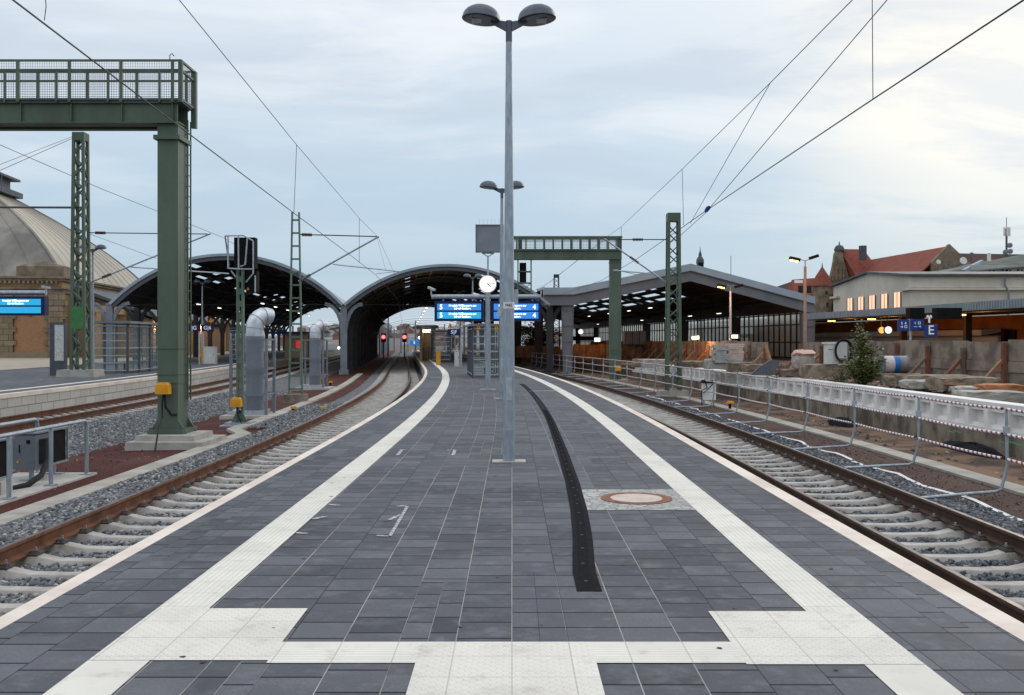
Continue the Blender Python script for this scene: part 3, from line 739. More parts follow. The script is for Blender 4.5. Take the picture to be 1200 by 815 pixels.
def display(x0, x1, y0, y1, d, num, side, label, rows=(0, 1), mats=None, blank=False):
    p0, p1 = at(x0, y1, d), at(x1, y0, d); w, h = p1.x-p0.x, p1.z-p0.z; cx = (p0.x+p1.x)/2
    r = thing('departure_display', (cx, d, p0.z), label, 'display')
    b = MB(); b.box(cx, d+.10, p0.z, w, .30, h); b.build('housing', navy, r)
    b = MB()
    for q in (-.33, .33): b.box(cx+q*w, d+.1, p0.z+h+.001, .06, .06, zc-.075-(p0.z+h) if d < 32 else .08)
    b.build('hanger', galv, r)
    for k in rows:
        zz = p0.z+h*(.53 if k == 0 else .12); hh = h*.33
        xa, xb = p0.x+.055*w, p1.x-.055*w
        m = mats[k] if mats else scr_blue
        s = MB(); s.box((xa+xb)/2, d-.055, zz, xb-xa, .012, hh); sc_ = s.build('screen', m, r)
        if not (blank and k == 1):
            text('message', 'Herzlich Willkommen zur\nInbetriebnahme.', hh*.43, scr_txt, sc_, (cx+(.07 if side < 0 else -.07)*w, d-.064, zz+hh*.5), sx=.92, bold=.004)
        if num: text('platform_number', num, hh*1.0, scr_txt, sc_, ((xa+.08*w if side < 0 else xb-.08*w), d-.064, zz+hh*.48), sx=.9, bold=.006)
    return r
display(509.3, 567, 353, 376.5, D0, '5', -1, 'left departure display showing platform 5 beside the clock post', mats=(scr_blue, scr_cyan))
display(575.5, 634, 353, 376.5, D0, '4', 1, 'right departure display showing platform 4 behind the lamp poles', mats=(scr_blue, scr_blue))
cp = at(571.6, 333.3, D0); ck = thing('platform_clock', cp-Vector((0, 0, .3)), 'round white illuminated clock on top of the display post', 'clock')
rt = Matrix.Rotation(PI/2, 4, 'X')
b = MB(); b.lathe([(.285, -.10), (.29, -.06), (.29, .06), (.285, .10)], cp.x, cp.y, cp.z, 36, rt); b.build('case', white_paint, ck, True)
b = MB(); b.lathe([(.262, .104), (.26, .106), (.0, .108)], cp.x, cp.y, cp.z, 36, rt); fc = b.build('face', clock_face, ck)
b = MB()
for i in range(12):
    a = i*PI/6; u = Vector((math.sin(a), 0, math.cos(a))); b.bar(cp+u*.20+Vector((0, -.111, 0)), cp+u*.245+Vector((0, -.111, 0)), .018, .004, (0, 1, 0))
b.build('hour_mark', black, fc)
for L, w, ang, nm in ((.15, .026, 4.23/12*2*PI, 'hour_hand'), (.22, .018, 14/60*2*PI, 'minute_hand')):
    u = Vector((math.sin(ang), 0, math.cos(ang))); b = MB(); b.bar(cp-u*.04+Vector((0, -.115, 0)), cp+u*L+Vector((0, -.115, 0)), w, .004, (0, 1, 0)); b.build(nm, black, ck)
b = MB(); b.tube([(cp.x, cp.y, zc+.1), (cp.x, cp.y, cp.z-.27)], .05, 12); b.build('neck', galv, ck, True)
sp0, sp1 = at(557.5, 296, D0+.25), at(590.5, 264, D0+.25); mid = (sp0.x+sp1.x)/2
bd = thing('panel_box', ((sp0.x+sp1.x)/2, D0+.25, cp.z+.25), 'square grey panel box with bird spikes on a rod above the clock', 'panel box')
b = MB(); b.box(mid, D0+.25, sp0.z, sp1.x-sp0.x, .26, sp1.z-sp0.z); bx = b.build('box', M('panel_grey', (0.235, 0.265, 0.31), (0.2, 0.225, 0.265), 2, 0.5), bd)
b = MB()
for x in (sp0.x+.012, sp1.x-.012): b.box(x, D0+.10, sp0.z, .03, .03, sp1.z-sp0.z)
for z in (sp0.z, sp1.z-.03): b.box(mid, D0+.10, z, sp1.x-sp0.x, .03, .03)
b.build('frame', greysteel, bd)
b = MB(); b.tube([(PX, D0+.1, cp.z+.2), (PX, D0+.2, sp0.z-.12)], .03, 10); b.bar((PX-.2, D0+.2, sp0.z-.03), (PX+.2, D0+.2, sp0.z-.03), .05); b.bar((PX, D0+.2, sp0.z-.15), (PX-.2, D0+.2, sp0.z-.03), .03); b.bar((PX, D0+.2, sp0.z-.15), (PX+.2, D0+.2, sp0.z-.03), .03); b.build('rod', galv, bd)
b = MB()
for i in range(6): x = sp0.x+.12+i*.13; b.tube([(x, D0+.25, sp1.z), (x, D0+.25, sp1.z+.2)], .004, 5)
b.build('bird_spike', galv, bd)

# ------------------------------------------------------------------ glass shelters
def make_shelter(L=4.6, W=1.15, H=2.25):
    r = thing('glass_shelter', (0, 0, 0), 'shelter', 'shelter', 'glazed shelters and screens')
    for x in (-W/2, W/2):
        for y in (0, L/3, 2*L/3, L): f = MB(); f.box(x, y, 0, .07, .07, H); f.build('post', anthr, r)
    g = MB()
    nb = 6
    for y in (0, L):
        for k in range(nb+1): g.box(0, y, .12+k*(H-.25)/nb, W-.07, .05, .045)
    for x in (-W/2, W/2):
        for k in (0, nb//2, nb): g.box(x, L/2, .121+k*(H-.25)/nb, .045, L-.08, .042)
    g.build('glazing_bar', galv_light, r)
    g = MB()
    for y in (0, L): g.quad((-W/2+.04, y, .15), (W/2-.04, y, .15), (W/2-.04, y, H-.1), (-W/2+.04, y, H-.1))
    for x in (-W/2, W/2): g.quad((x, .04, .15), (x, L-.04, .15), (x, L-.04, H-.1), (x, .04, H-.1))
    g.build('pane', glass, r)
    t = MB(); t.box(0, L/2, H, W+.30, L+.5, .10); t.build('roof', greysteel, r)
    b = MB(); b.box(.15, L/2, .42, .45, L*.7, .05); b.box(.15, L/2-1, 0, .06, .06, .421); b.box(.15, L/2+1, 0, .06, .06, .421); b.build('bench', anthr, r)
    return r
sh0 = make_shelter()
px = lambda x, d: (x-600)*d/F
place(sh0, (px(569.5, 41), 41, 0), 'glazed shelter right behind the clock post', True, .09)
place(sh0, (px(518, 74), 74, 0), 'glazed shelter in the middle arch, left of the platform 5 sign', False, .11, (1.15, 1.2, 1.05))
place(sh0, (px(139, 47.5)-.1, 46.7, 0), 'glazed shelter on the left platform beside the lattice mast', False, .06, (1.5, 1.1, 1.1))
place(sh0, (px(171, 53)-.1, 52.8, 0), 'glass screen on the left platform just left of the signal bridge column', False, .06, (.9, .5, 1.1))
place(sh0, (px(271, 75), 76, 0), 'glazed stair screen on the left platform behind the signal mast', False, .1, (.7, .6, 1.15))
# lit lift hut further along
d = 80; x0, x1 = px(492, d), px(508, d); hut = thing('lift_hut', ((x0+x1)/2, d, 0), 'lit lift hut with open doorway under the middle arch', 'hut')
cream = M('cream_cladding', (0.55, 0.42, 0.26), (0.47, 0.35, 0.21), 2, 0.6)
b = MB(); b.box(x0+.1, d+1, 0, .22, 2.2, 2.7); b.box(x1-.1, d+1, 0, .22, 2.2, 2.7); b.box((x0+x1)/2, d+2, 0, x1-x0-.24, .1, 2.6); b.build('wall', cream, hut)
b = MB(); b.box((x0+x1)/2, d+1, 2.7, x1-x0+.5, 2.8, .25); b.build('roof', anthr, hut)
b = MB(); b.box((x0+x1)/2, d+.6, 2.35, .9, .2, .22); b.build('lamp', light_white, hut)
b = MB()
for q in range(4): b.box(x0+.35+q*.2, d-.1, 0, .03, .03, 1.1)
b.build('railing', anthr, hut)

# ------------------------------------------------------------------ signs
def board(name, x0, x1, y0, y1, d, label, body, post=None, mat=navy, cat='sign', txt=.62, tm=None):
    p0, p1 = at(x0, y1, d), at(x1, y0, d)
    r = thing(name, ((p0.x+p1.x)/2, d, 0 if post else p0.z), label, cat)
    b = MB(); b.box((p0.x+p1.x)/2, d, p0.z, p1.x-p0.x, .10, p1.z-p0.z); pn = b.build('panel', mat, r)
    text('lettering', body, (p1.z-p0.z)*txt*1.3, tm or signwhite, pn, ((p0.x+p1.x)/2, d-.056, (p0.z+p1.z)/2), bold=.004)
    if post is not None:
        q = px(post, d); b = MB(); b.tube([(q, d+.09, 0), (q, d+.09, p1.z)], .05, 10); b.build('post', galv_light, r, True)
    return r
board('platform_sign', 524.6, 539.2, 386, 393.3, 59, 'navy platform 5 section F sign in the middle arch', '5|F', 540.3)
board('platform_sign', 220.5, 235, 380.8, 388.3, 64.6, 'navy section G sign on the left platform, partly behind the bridge column', '|G', 233)
board('platform_sign', 236, 250.5, 380.8, 388.3, 66, 'navy section G platform 6 sign beside the left platform lamp', 'G|6', 238)
def warn(x, y, w, d, label):
    p = at(x, y, d); s = w*d/F; r = thing('warning_sign', p, label, 'warning sign', 'yellow high-voltage warning triangles')
    b = MB(); b.prism([p+Vector((-s/2, 0, 0)), p+Vector((s/2, 0, 0)), p+Vector((0, 0, s*.9))], [p+Vector((-s/2, .02, 0)), p+Vector((s/2, .02, 0)), p+Vector((0, .02, s*.9))]); b.build('panel', gold, r)
    b = MB(); e = -.004
    L = [(-s/2, 0), (s/2, 0), (0, s*.9)]
    for i in range(3):
        a, q = L[i], L[(i+1) % 3]; cx, cz = 0, s*.3
        f = lambda k, a: p+Vector((cx+(a[0]-cx)*k, e, cz+(a[1]-cz)*k))
        b.quad(f(.97, a), f(.97, q), f(.82, q), f(.82, a))
    b.build('border', black, r)
    b = MB(); b.poly([p+Vector((.02*s, e, .62*s)), p+Vector((-.10*s, e, .33*s)), p+Vector((.0, e, .33*s)), p+Vector((-.03*s, e, .12*s)), p+Vector((.11*s, e, .42*s)), p+Vector((.02*s, e, .42*s))]); b.build('bolt_symbol', black, r)
    b = MB(); b.bar(p+Vector((0, .03, -.12)), p+Vector((0, .03, s*.3)), .03); b.build('bracket', galv, r)
warn(560.6, 386.5, 7.4, 40.7, 'yellow warning triangle on the near shelter, left of the clock post')
warn(581.6, 386.5, 7.4, 40.7, 'yellow warning triangle on the near shelter, right of the clock post')
warn(527.6, 384.5, 6.5, 59, 'yellow warning triangle above the platform 5 sign')
warn(110, 379.5, 9.5, 47.6, 'yellow warning triangle between the lattice mast and the left shelter')
warn(247, 378, 6.8, 66, 'yellow warning triangle above the platform 6 sign')
warn(221.5, 377.5, 6.5, 64.6, 'yellow warning triangle half hidden beside the bridge column')
# post, cabinet
def cabinet(name, x, y0, y1, w, d, z0, dep, label, mat, cat, roof=None):
    p = at(x, y1, d); h = at(x, y0, d).z-z0
    r = thing(name, (p.x, d, z0), label, cat)
    b = MB(); b.box(p.x, d+dep/2, z0, w, dep, h-.05); bb = b.build('body', mat, r)
    b = MB(); b.box(p.x, d+dep/2, z0+h-.05, w+.05, dep+.05, .05); b.build('lid', roof or mat, r)
    b = MB(); b.box(p.x, d-.012, z0+.08, w*.88, .018, h-.22); dr_ = b.build('door', mat, r)
    b = MB(); b.box(p.x+w*.36, d-.03, z0+h*.5, .03, .02, .12); b.build('handle', anthr, dr_)
    return r
white_cab = M('cabinet_white', (0.66, 0.66, 0.62), (0.57, 0.57, 0.54), 2.5, 0.5)
cabinet('bollard', 513.6, 412, 428, .28, 63, 0, .28, 'yellow square bollard in front of the shelter in the middle arch', yellow, 'bollard')
cabinet('switch_cabinet', 535.3, 411, 430, .30, 59.4, 0, .3, 'pale slim cabinet below the platform 5 sign', white_cab, 'cabinet')
cabinet('switch_cabinet', 245.5, 406.5, 426.4, .78, 66.8, 0, .5, 'white cabinet behind the lamp on the left platform', white_cab, 'cabinet')
cabinet('grit_box', 237.7, 407.5, 426, .3, 67.4, 0, .4, 'yellow box at the left side of the white cabinet', yellow, 'box')
cabinet('litter_bin', 178, 411.5, 431, .45, 57, 0, .4, 'grey litter bin just left of the signal bridge column', greysteel, 'bin', silver)

# ------------------------------------------------------------------ left platform: info pillar, big display
d = 44; ib = thing('info_pillar', (px(67, d), d, 0), 'dark poster pillar with a map on the left platform', 'info pillar')
p0, p1 = at(58.5, 441, d), at(76, 378, d)
b = MB(); b.box((p0.x+p1.x)/2, d+.12, 0, p1.x-p0.x, .28, p1.z); b.build('case', anthr, ib)
m_map, t, b_ = mat_base('city_map'); v = t.coord('Object'); vo = t.new('ShaderNodeTexVoronoi', feature='DISTANCE_TO_EDGE'); vo.inputs['Scale'].default_value = 5; t.put(vo.inputs['Vector'], v)
cm = t.mix(t.ramp(vo.outputs['Distance'], .02, .06), (0.55, 0.25, 0.2), (0.6, 0.66, 0.6)); cm = t.mix(t.ramp(t.noise(v, 1.6, 4), .5, .6), cm, (0.55, 0.62, 0.72)); t.put(b_.inputs['Base Color'], cm); b_.inputs['Roughness'].default_value = 0.3
b = MB(); q0, q1 = at(64.5, 423, d), at(75, 381, d); b.box((q0.x+q1.x)/2, d-.03, q0.z, q1.x-q0.x, .012, q1.z-q0.z); b.build('poster', m_map, ib)
def disp_left():
    d = 33
    zc2 = at(0, 343.5, d).z
    r = display(-25, 53, 342+5.5, 370, d, None, -1, 'blue departure display on a pipe crossbar at the left edge of the photo', mats=(scr_cyan, scr_cyan), blank=True)
    g_ = thing('display_gantry', (px(-60, d), d, 0), 'pipe crossbar on a post holding the left-hand departure display', 'post')
    b = MB(); b.tube([at(-70, 343.5, d+.1), at(54, 343.5, d+.1)], .085, 14); b.build('crossbar', galv, g_, True)
    q = px(-60, d); b = MB(); b.tube([(q, d+.1, 0), (q, d+.1, zc2)], .1, 14); b.build('pole', galv, g_, True)
    p = at(52, 339, d); b = MB(); b.bar(p+Vector((0, .1, -.12)), p+Vector((0, .1, .06)), .05); b.bar(p+Vector((-.12, .02, .1)), p+Vector((.16, .12, .04)), .09, .08); b.build('camera', galv_light, g_)
disp_left()

# ------------------------------------------------------------------ lattice masts
def lattice_mast(name, base, w0, w1, h, n, label, depth_ratio=1.0, mat=green_lt, block=None, flat=False, leg=.09, plate=None, cap=True):
    r = thing(name, base, label, 'mast', 'green overhead line masts')
    x, y, z = base
    def corner(sx, sy, t): w = w0+(w1-w0)*t; return Vector((x+sx*w/2, y+sy*w/2*depth_ratio, z+t*h))
    cs = [(-1, 0), (1, 0)] if flat else [(-1, -1), (1, -1), (1, 1), (-1, 1)]
    for sx, sy in cs: b = MB(); b.bar(corner(sx, sy, 0), corner(sx, sy, 1), leg, leg if not flat else leg*2.2, (0, 1, 0)); b.build('leg', mat, r)
    b = MB()
    pairs = [(cs[0], cs[1])] if flat else [(cs[i], cs[(i+1) % 4]) for i in range(4)]
    for pi, (a, q) in enumerate(pairs):
        for i in range(n):
            t0, t1 = i/n, (i+1)/n
            if flat: rg = MB(); rg.bar(corner(*a, t0+.4/n), corner(*q, t0+.4/n), leg*.9, leg*1.2); rg.build('rung', mat, r)
            else:
                if (i+pi) % 2: b.bar(corner(*a, t0), corner(*q, t1), leg*.62, leg*.4)
                else: b.bar(corner(*q, t0), corner(*a, t1), leg*.62, leg*.4)
    if b.v: b.build('bracing', mat, r)
    if cap and not flat: b = MB(); b.box(x, y, z+h-.35, w1+leg, (w1+leg)*depth_ratio, .36); b.build('cap', mat, r)
    if block: b = MB(); bz = z-block[2]; b.box(x+block[3], y, bz, block[0], block[1], block[2], 0, .97); b.build('foundation', concrete if not flat else concrete_old, r)
    if plate: b = MB(); b.box(x, y-w0/2-.05, plate[0], w0*1.02, .02, plate[1]-plate[0]); b.build('board', green_flag, r)
    return r
d = 42.5; bx_ = px(94.5, d)
lattice_mast('lattice_mast', (bx_, d, .32), .58, .42, 10.6, 21, 'tall green lattice mast with square board on the left platform', 1, green, (1.7, 1.1, .32, 0), leg=.12, plate=(at(0, 386, d).z, at(0, 360, d).z))
d = 37.5; lattice_mast('lattice_mast', (px(346.5, d), d, -.5), .52, .27, 7.2, 14, 'slim green ladder-type mast between the two silver-topped ducts', 1, green_lt, (.85, .8, .35, 0), True, leg=.055)
d = 41.4; lattice_mast('lattice_mast', (px(789, d), d, -.55), .55, .44, 7.72, 17, 'green lattice mast behind the tube barrier on the right', 1, green, (1.3, .9, .35, -.03), leg=.11)
def arm(name, label, stay, diag, ins, extra=()):
    r = thing(name, stay[0], label, 'bracket arm', 'overhead line bracket arms')
    b = MB(); b.tube(stay, .022, 8); b.build('stay_tube', wire_m, r)
    b = MB(); b.tube(diag, .036, 8); b.build('cantilever_tube', galv, r, True)
    b = MB()
    for q0, q1, in ins:
        n = 7
        for k in range(n):
            a = q0.lerp(q1, k/n); e_ = q0.lerp(q1, (k+.45)/n); b.tube([a, e_], .07, 8)
        b.tube([q0, q1], .035, 8)
    b.build('insulator', ins_m, r)
    for nm, pts, rad in extra: b = MB(); b.tube(pts, rad, 7); b.build(nm, galv_light, r, True)
d = 37.5
arm('bracket_arm', 'bracket arm reaching right from the slim mast over the left track', [at(351, 275, d), at(442, 277.5, d)], [at(350, 330, d), at(444, 277.5, d)], [(at(354, 275.2, d), at(366, 275.5, d)), (at(353, 328.4, d), at(364, 322, d))],
    [('registration_tube', [at(390, 310, d), at(468, 318.5, d)], .025), ('steady_arm', [at(466, 318.5, d), at(441, 321, d)], .014), ('dropper', [at(442, 279, d), at(452, 317, d)], .008)])
d = 41.4
arm('bracket_arm', 'bracket arm reaching left from the right-hand lattice mast', [at(781, 281, d), at(712, 281, d)], [at(781, 331.5, d), at(708, 280, d)], [(at(753, 281, d), at(741, 281, d)), (at(748, 308, d), at(738, 301, d))],
    [('registration_tube', [at(764, 321, d), at(719, 317, d)], .03), ('steady_arm', [at(722, 316.5, d), at(745, 322, d), at(762, 320, d)], .018)])
d = 42.5
arm('bracket_arm', 'upper bracket arm reaching right from the lattice mast on the left platform', [at(104, 273, d), at(243, 274.5, d)], [at(104, 332, d), at(247, 274, d)], [(at(112, 273, d), at(124, 273.2, d)), (at(120, 325.4, d), at(131, 321, d))],
    [('registration_tube', [at(150, 313, d), at(268, 321, d)], .03), ('brace_wire', [at(104, 274, d), at(183, 303, d)], .015)])

# ------------------------------------------------------------------ signal bridges
def mesh_panel(mb, p0, p1, z0, z1, pitch=.055, th=.0042):
    p0, p1 = Vector(p0), Vector(p1); L = (p1-p0).length; n = int(L/pitch)
    for i in range(1, n): q = p0.lerp(p1, i/n); mb.bar((q.x, q.y, z0), (q.x, q.y, z1), th)
    m = int((z1-z0)/pitch)
    for i in range(1, m): z = z0+(z1-z0)*i/m; mb.bar((p0.x, p0.y, z), (p1.x, p1.y, z), th)
d = 22.0
gb = thing('signal_bridge', (px(196, d), d, -.45), 'massive green steel signal bridge over the left-hand tracks', 'signal bridge')
xc0, xc1 = px(184.5, d), px(208.5, d); xm = (xc0+xc1)/2; cw = xc1-xc0; cd = .66
zb, zt = 6.66, 7.12; XE = px(214, d); XL = -19.5
b = MB(); b.box(xm, d+cd/2, -.45, cw, cd, zb+.45-.002); cl = b.build('column', green, gb)
for z in (.62, .82, 1.42): b = MB(); b.box(xm, d+cd/2, z, cw+.035, cd+.035, .025); b.build('flange', green, cl)
b = MB(); b.box(xm, d+cd/2, 6.28, cw+.14, cd+.16, .10); b.build('collar', green, cl)
b = MB(); b.bar((xc1+.045, d+cd-.12, .2), (xc1+.045, d+cd-.12, zb+.2), .03); b.bar((xc1+.045, d+cd+.08, .2), (xc1+.045, d+cd+.08, zb+.2), .03)
for i in range(26): z = .3+i*.25; b.bar((xc1+.045, d+cd-.12, z), (xc1+.045, d+cd+.08, z), .018)
b.build('ladder', green, gb)
b = MB()
for sy in (0, .68): b.box((XL+xc1)/2, d-.01+sy, zb, xc1-XL, .03, zt-zb); b.box((XL+xc1)/2, d-.01+sy, zb-.012, xc1-XL, .2, .025); b.box((XL+xc1)/2, d-.01+sy, zt-.012, xc1-XL, .18, .025)
for i in range(12):
    x = xc1-.1-i*1.17
    if x > XL: b.box(x, d-.06, zb+.03, .02, .08, zt-zb-.05)
b.box((XL+xc1)/2, d+.34, zb+.03, xc1-XL, .6, .03); b.build('girder', green, gb)
b = MB(); b.box((XL+XE)/2, d+.34, zt+.016, XE-XL, .9, .05); b.build('walkway', anthr, gb)
ytop = 8.08
b = MB(); msh = MB(); pan = MB()
ya, yb = d-.13, d+.80
for yy in (ya, yb):
    b.bar((XL, yy, ytop), (XE, yy, ytop), .045); b.bar((XL, yy, ytop-.22), (XE, yy, ytop-.22), .04); b.bar((XL, yy, zt+.07), (XE, yy, zt+.07), .04)
    i = 0; x = px(204.5, d)
    while x > XL:
        b.bar((x, yy, zt), (x, yy, ytop), .065, .05)
        if yy == ya:
            x2 = x-.30
            b.bar((x2, yy, zt), (x2, yy, ytop-.22), .045, .05)
            b.bar((x2-.03, yy-.02, ytop-.27), (x-1.11, yy-.02, ytop-.27), .03)
        x -= 1.19
    mesh_panel(msh, (XL, yy, 0), (XE, yy, 0), zt+.07, ytop-.02)
for z in (ytop, ytop-.22, zt+.07): b.bar((XE, ya, z), (XE, yb, z), .05)
b.bar((XE, ya, zt), (XE, ya, ytop), .09); b.bar((XE, yb, zt-.4), (XE, yb, ytop), .12)
mesh_panel(msh, (XE, ya, 0), (XE, yb, 0), zt+.07, ytop-.02)
b.build('railing', green, gb); msh.build('wire_mesh', anthr, gb)
b = MB(); b.tube([(XE-.25, d-.13, ytop), (XE-.25, d-.13, ytop+.12), (XE-.2, d-.13, ytop+.16), (XE-.15, d-.13, ytop+.1)], .012, 6); b.build('hook', green, gb)
b = MB(); b.box(xm+.20, d+.1, -.92, 1.76, 1.8, .25, 0, .985); b.box(xm+.12, d+.15, -.67, 1.36, 1.36, .12, 0, .98); b.build('foundation', concrete, gb)
b = MB()
for sx in (-1, 1):
    for sy in (0, 1): b.prism([(xm+sx*cw/2, d+sy*cd, -.545), (xm+sx*(cw/2+.22), d+sy*cd, -.545), (xm+sx*cw/2, d+sy*cd, -.22)], [(xm+sx*cw/2, d+sy*cd+.03, -.545), (xm+sx*(cw/2+.22), d+sy*cd+.03, -.545), (xm+sx*cw/2, d+sy*cd+.03, -.22)])
    b.tube([(xm+sx*(cw/2+.13), d-.05, -.55), (xm+sx*(cw/2+.13), d-.05, -.40)], .055, 8)
b.box(xm, d+cd/2, -.55, cw+.35, cd+.35, .1); b.build('foot', green, gb)
def yellow_box(p, s, label, cable_pts):
    r = thing('signal_box', p, label, 'connection box')
    b = MB(); b.box(p[0], p[1], p[2], s, s*.8, s*.72, 0, .92); b.build('housing', yellow, r); b = MB(); b.box(p[0], p[1], p[2]+s*.72, s*.86, s*.7, s*.16, 0, .85); b.build('lid', yellow, r)
    b = MB(); b.tube(cable_pts, .022, 8); b.build('cable', black_rub, r, True)
p = at(191.5, 462, d-.2)
yellow_box(p, .30, 'orange-yellow box on the signal bridge column', [(p.x, p.y, p.z), (p.x-.02, p.y-.03, p.z-.25), (p.x+.02, p.y-.12, p.z-.55), (p.x+.08, p.y-.5, p.z-.72), (p.x+.16, p.y-.95, -.86)])
cbl = MB(); cbl.tube([(p.x+.03, p.y, p.z), (p.x+.06, p.y-.02, p.z-.3), (p.x+.16, p.y+.1, p.z-.5), (p.x+.22, p.y+.2, p.z-.48)], .03, 8)
tag(cbl.build('cable', black_rub, None, True), 'thick black cable looping below the orange-yellow box into the column', 'cable')
# the second bridge
d = 58.0
gb = thing('signal_bridge', (px(721, d), d, -.6), 'green signal bridge spanning right behind the lamp poles', 'signal bridge')
x0, x1 = px(715, d), px(728, d); xm = (x0+x1)/2; cw = x1-x0; zb, zt = at(0, 304, d).z, at(0, 294, d).z; XR = px(728.5, d); XL = px(600, d)
b = MB(); b.box(xm, d+.35, -.9, cw, .7, zb+.9); cl = b.build('column', green, gb)
for y in (308, 411, 415): b = MB(); b.box(xm, d+.35, at(0, y, d).z, cw+.05, .75, .05); b.build('flange', green, cl)
b = MB(); b.box((XL+XR)/2, d, zb, XR-XL, .05, zt-zb); b.box((XL+XR)/2, d+.7, zb, XR-XL, .05, zt-zb); b.box((XL+XR)/2, d+.35, zb+.06, XR-XL, .62, .05); b.box((XL+XR)/2, d-.03, zt-.02, XR-XL, .16, .05); b.box((XL+XR)/2, d-.03, zb-.02, XR-XL, .16, .05); b.build('girder', green, gb)
zr = at(0, 278, d).z
b = MB(); gl = MB()
for yy in (d-.1, d+.8):
    b.bar((XL, yy, zr), (XR, yy, zr), .09); b.bar((XL, yy, zt+.06), (XR, yy, zt+.06), .07); b.bar((XL, yy, zr-.16), (XR, yy, zr-.16), .05)
    for i in range(12): x = XL+.3+i*.56; b.bar((x, yy, zt), (x, yy, zr), .075 if i % 3 else .1)
mesh_panel(gl, (XL+.05, d-.1, 0), (XR, d-.1, 0), zt+.08, zr-.16, .09, .012)
b.bar((XR, d-.1, zr), (XR, d+.8, zr), .08); b.box(XR-.15, d-.08, zt, .3, .03, zr-zt); b.box(XL+.5, d+.3, zt, .25, .3, zr-zt); b.build('railing', green, gb); gl.build('wire_mesh', anthr, gb)
b = MB(); cx0, cx1 = px(607, d), px(622.5, d); z0, z1 = at(0, 345, d).z, zb
for x in (cx0, cx1):
    for y in (d+.1, d+.7): b.bar((x, y, z0), (x, y, z1), .07)
for z in (z0, z0+.7, z0+1.4): b.bar((cx0, d+.1, z), (cx1, d+.1, z), .06); b.bar((cx0, d+.7, z), (cx1, d+.7, z), .06); b.bar((cx0, d+.1, z), (cx0, d+.7, z), .05); b.bar((cx1, d+.1, z), (cx1, d+.7, z), .05)
b.bar((cx0, d+.1, z0), (cx1, d+.1, z0+.7), .04); b.build('signal_cage', green, gb)
b = MB(); b.box((cx0+cx1)/2-.1, d+.45, z0+.75, .42, .3, 1.2); b.build('signal_head', black, gb)
b = MB(); b.box(xm, d+.35, -1.0, 1.6, 1.6, .25); b.build('foundation', concrete, gb)
p = at(724, 435, d-.2); yellow_box(p, .36, 'orange-yellow box on the far signal bridge column', [(p.x, p.y, p.z), (p.x, p.y-.05, p.z-.5), (p.x, p.y-.05, -.8)])

# ------------------------------------------------------------------ colour-light signal on a mast
d = 27.4
sg = thing('signal_mast', (px(281.5, d), d, -.75), 'railway signal with black head on a slotted green mast', 'signal')
xa, xb = px(277.8, d), px(285.6, d); zt = at(0, 314, d).z
b = MB()
for x in (xa+.025, xb-.025): b.box(x, d, -.75, .06, .14, zt+.75)
i = 0; z = -.65
while z < zt-.1: b.box((xa+xb)/2, d-.03, z, xb-xa-.11, .05, .17); z += .36
b.box((xa+xb)/2, d+.04, -.7, xb-xa-.11, .02, .3); b.build('mast', green_lt, sg)
b = MB(); b.box((xa+xb)/2, d, -.82, .75, .6, .08); b.box((xa+xb)/2+.1, d-.1, -.9, 1.1, .9, .1); b.build('base', galv, sg)
b = MB()
for sx in (-1, 1): b.prism([((xa+xb)/2+sx*.08, d-.1, -.74), ((xa+xb)/2+sx*.24, d-.1, -.74), ((xa+xb)/2+sx*.08, d-.1, -.42)], [((xa+xb)/2+sx*.08, d-.06, -.74), ((xa+xb)/2+sx*.24, d-.06, -.74), ((xa+xb)/2+sx*.08, d-.06, -.42)])
b.build('gusset', green_lt, sg)
p0, p1 = at(273, 314.5, d), at(297.5, 278, d)
b = MB(); b.box((p0.x+p1.x)/2, d+.25, p0.z, p1.x-p0.x, .3, p1.z-p0.z); hd = b.build('signal_head', black, sg)
q0, q1 = at(287, 342, d), at(299.5, 317, d)
b = MB(); b.box((q0.x+q1.x)/2, d+.25, q0.z, q1.x-q0.x, .3, q1.z-q0.z); b.build('lower_signal', black, sg)
p = at(289.5, 340, d); b = MB(); b.prism([(p.x-.05, d+.09, p.z), (p.x+.05, d+.09, p.z), (p.x, d+.09, p.z+.09)], [(p.x-.05, d+.095, p.z), (p.x+.05, d+.095, p.z), (p.x, d+.095, p.z+.09)]); b.build('warning_mark', gold, sg)
b = MB(); A = lambda x, y, dd=0: at(x, y, d)+Vector((0, dd, 0))
for pts in ([A(265, 277, -.1), A(287, 277, -.15), A(297.5, 283, -.1)], [A(268.5, 277, -.1), A(268.5, 315, -.1)], [A(265, 277, -.1), A(265, 311, .3)], [A(281, 277, -.15), A(281, 315, -.12)], [A(268, 315, -.1), A(281, 316, -.12), A(297.5, 316, -.1)],
            [A(297.8, 283, -.1), A(297.8, 321, -.1), A(289, 331, -.05)], [A(291.5, 280, -.14), A(289, 311, -.14), A(283, 313, -.12)], [A(272, 318, -.1), A(278, 327, -.02)], [A(299, 323, 0), A(299, 343, 0)]):
    b.tube(pts, .022, 7)
b.build('guard_rail', galv_light, sg, True)
p = at(277, 477, d-.2); yellow_box(p, .30, 'orange-yellow box on the foot of the signal mast', [(p.x, p.y, p.z), (p.x+.05, p.y, p.z-.2), (p.x+.16, p.y-.05, p.z-.5), (p.x+.2, p.y-.15, -.76)])

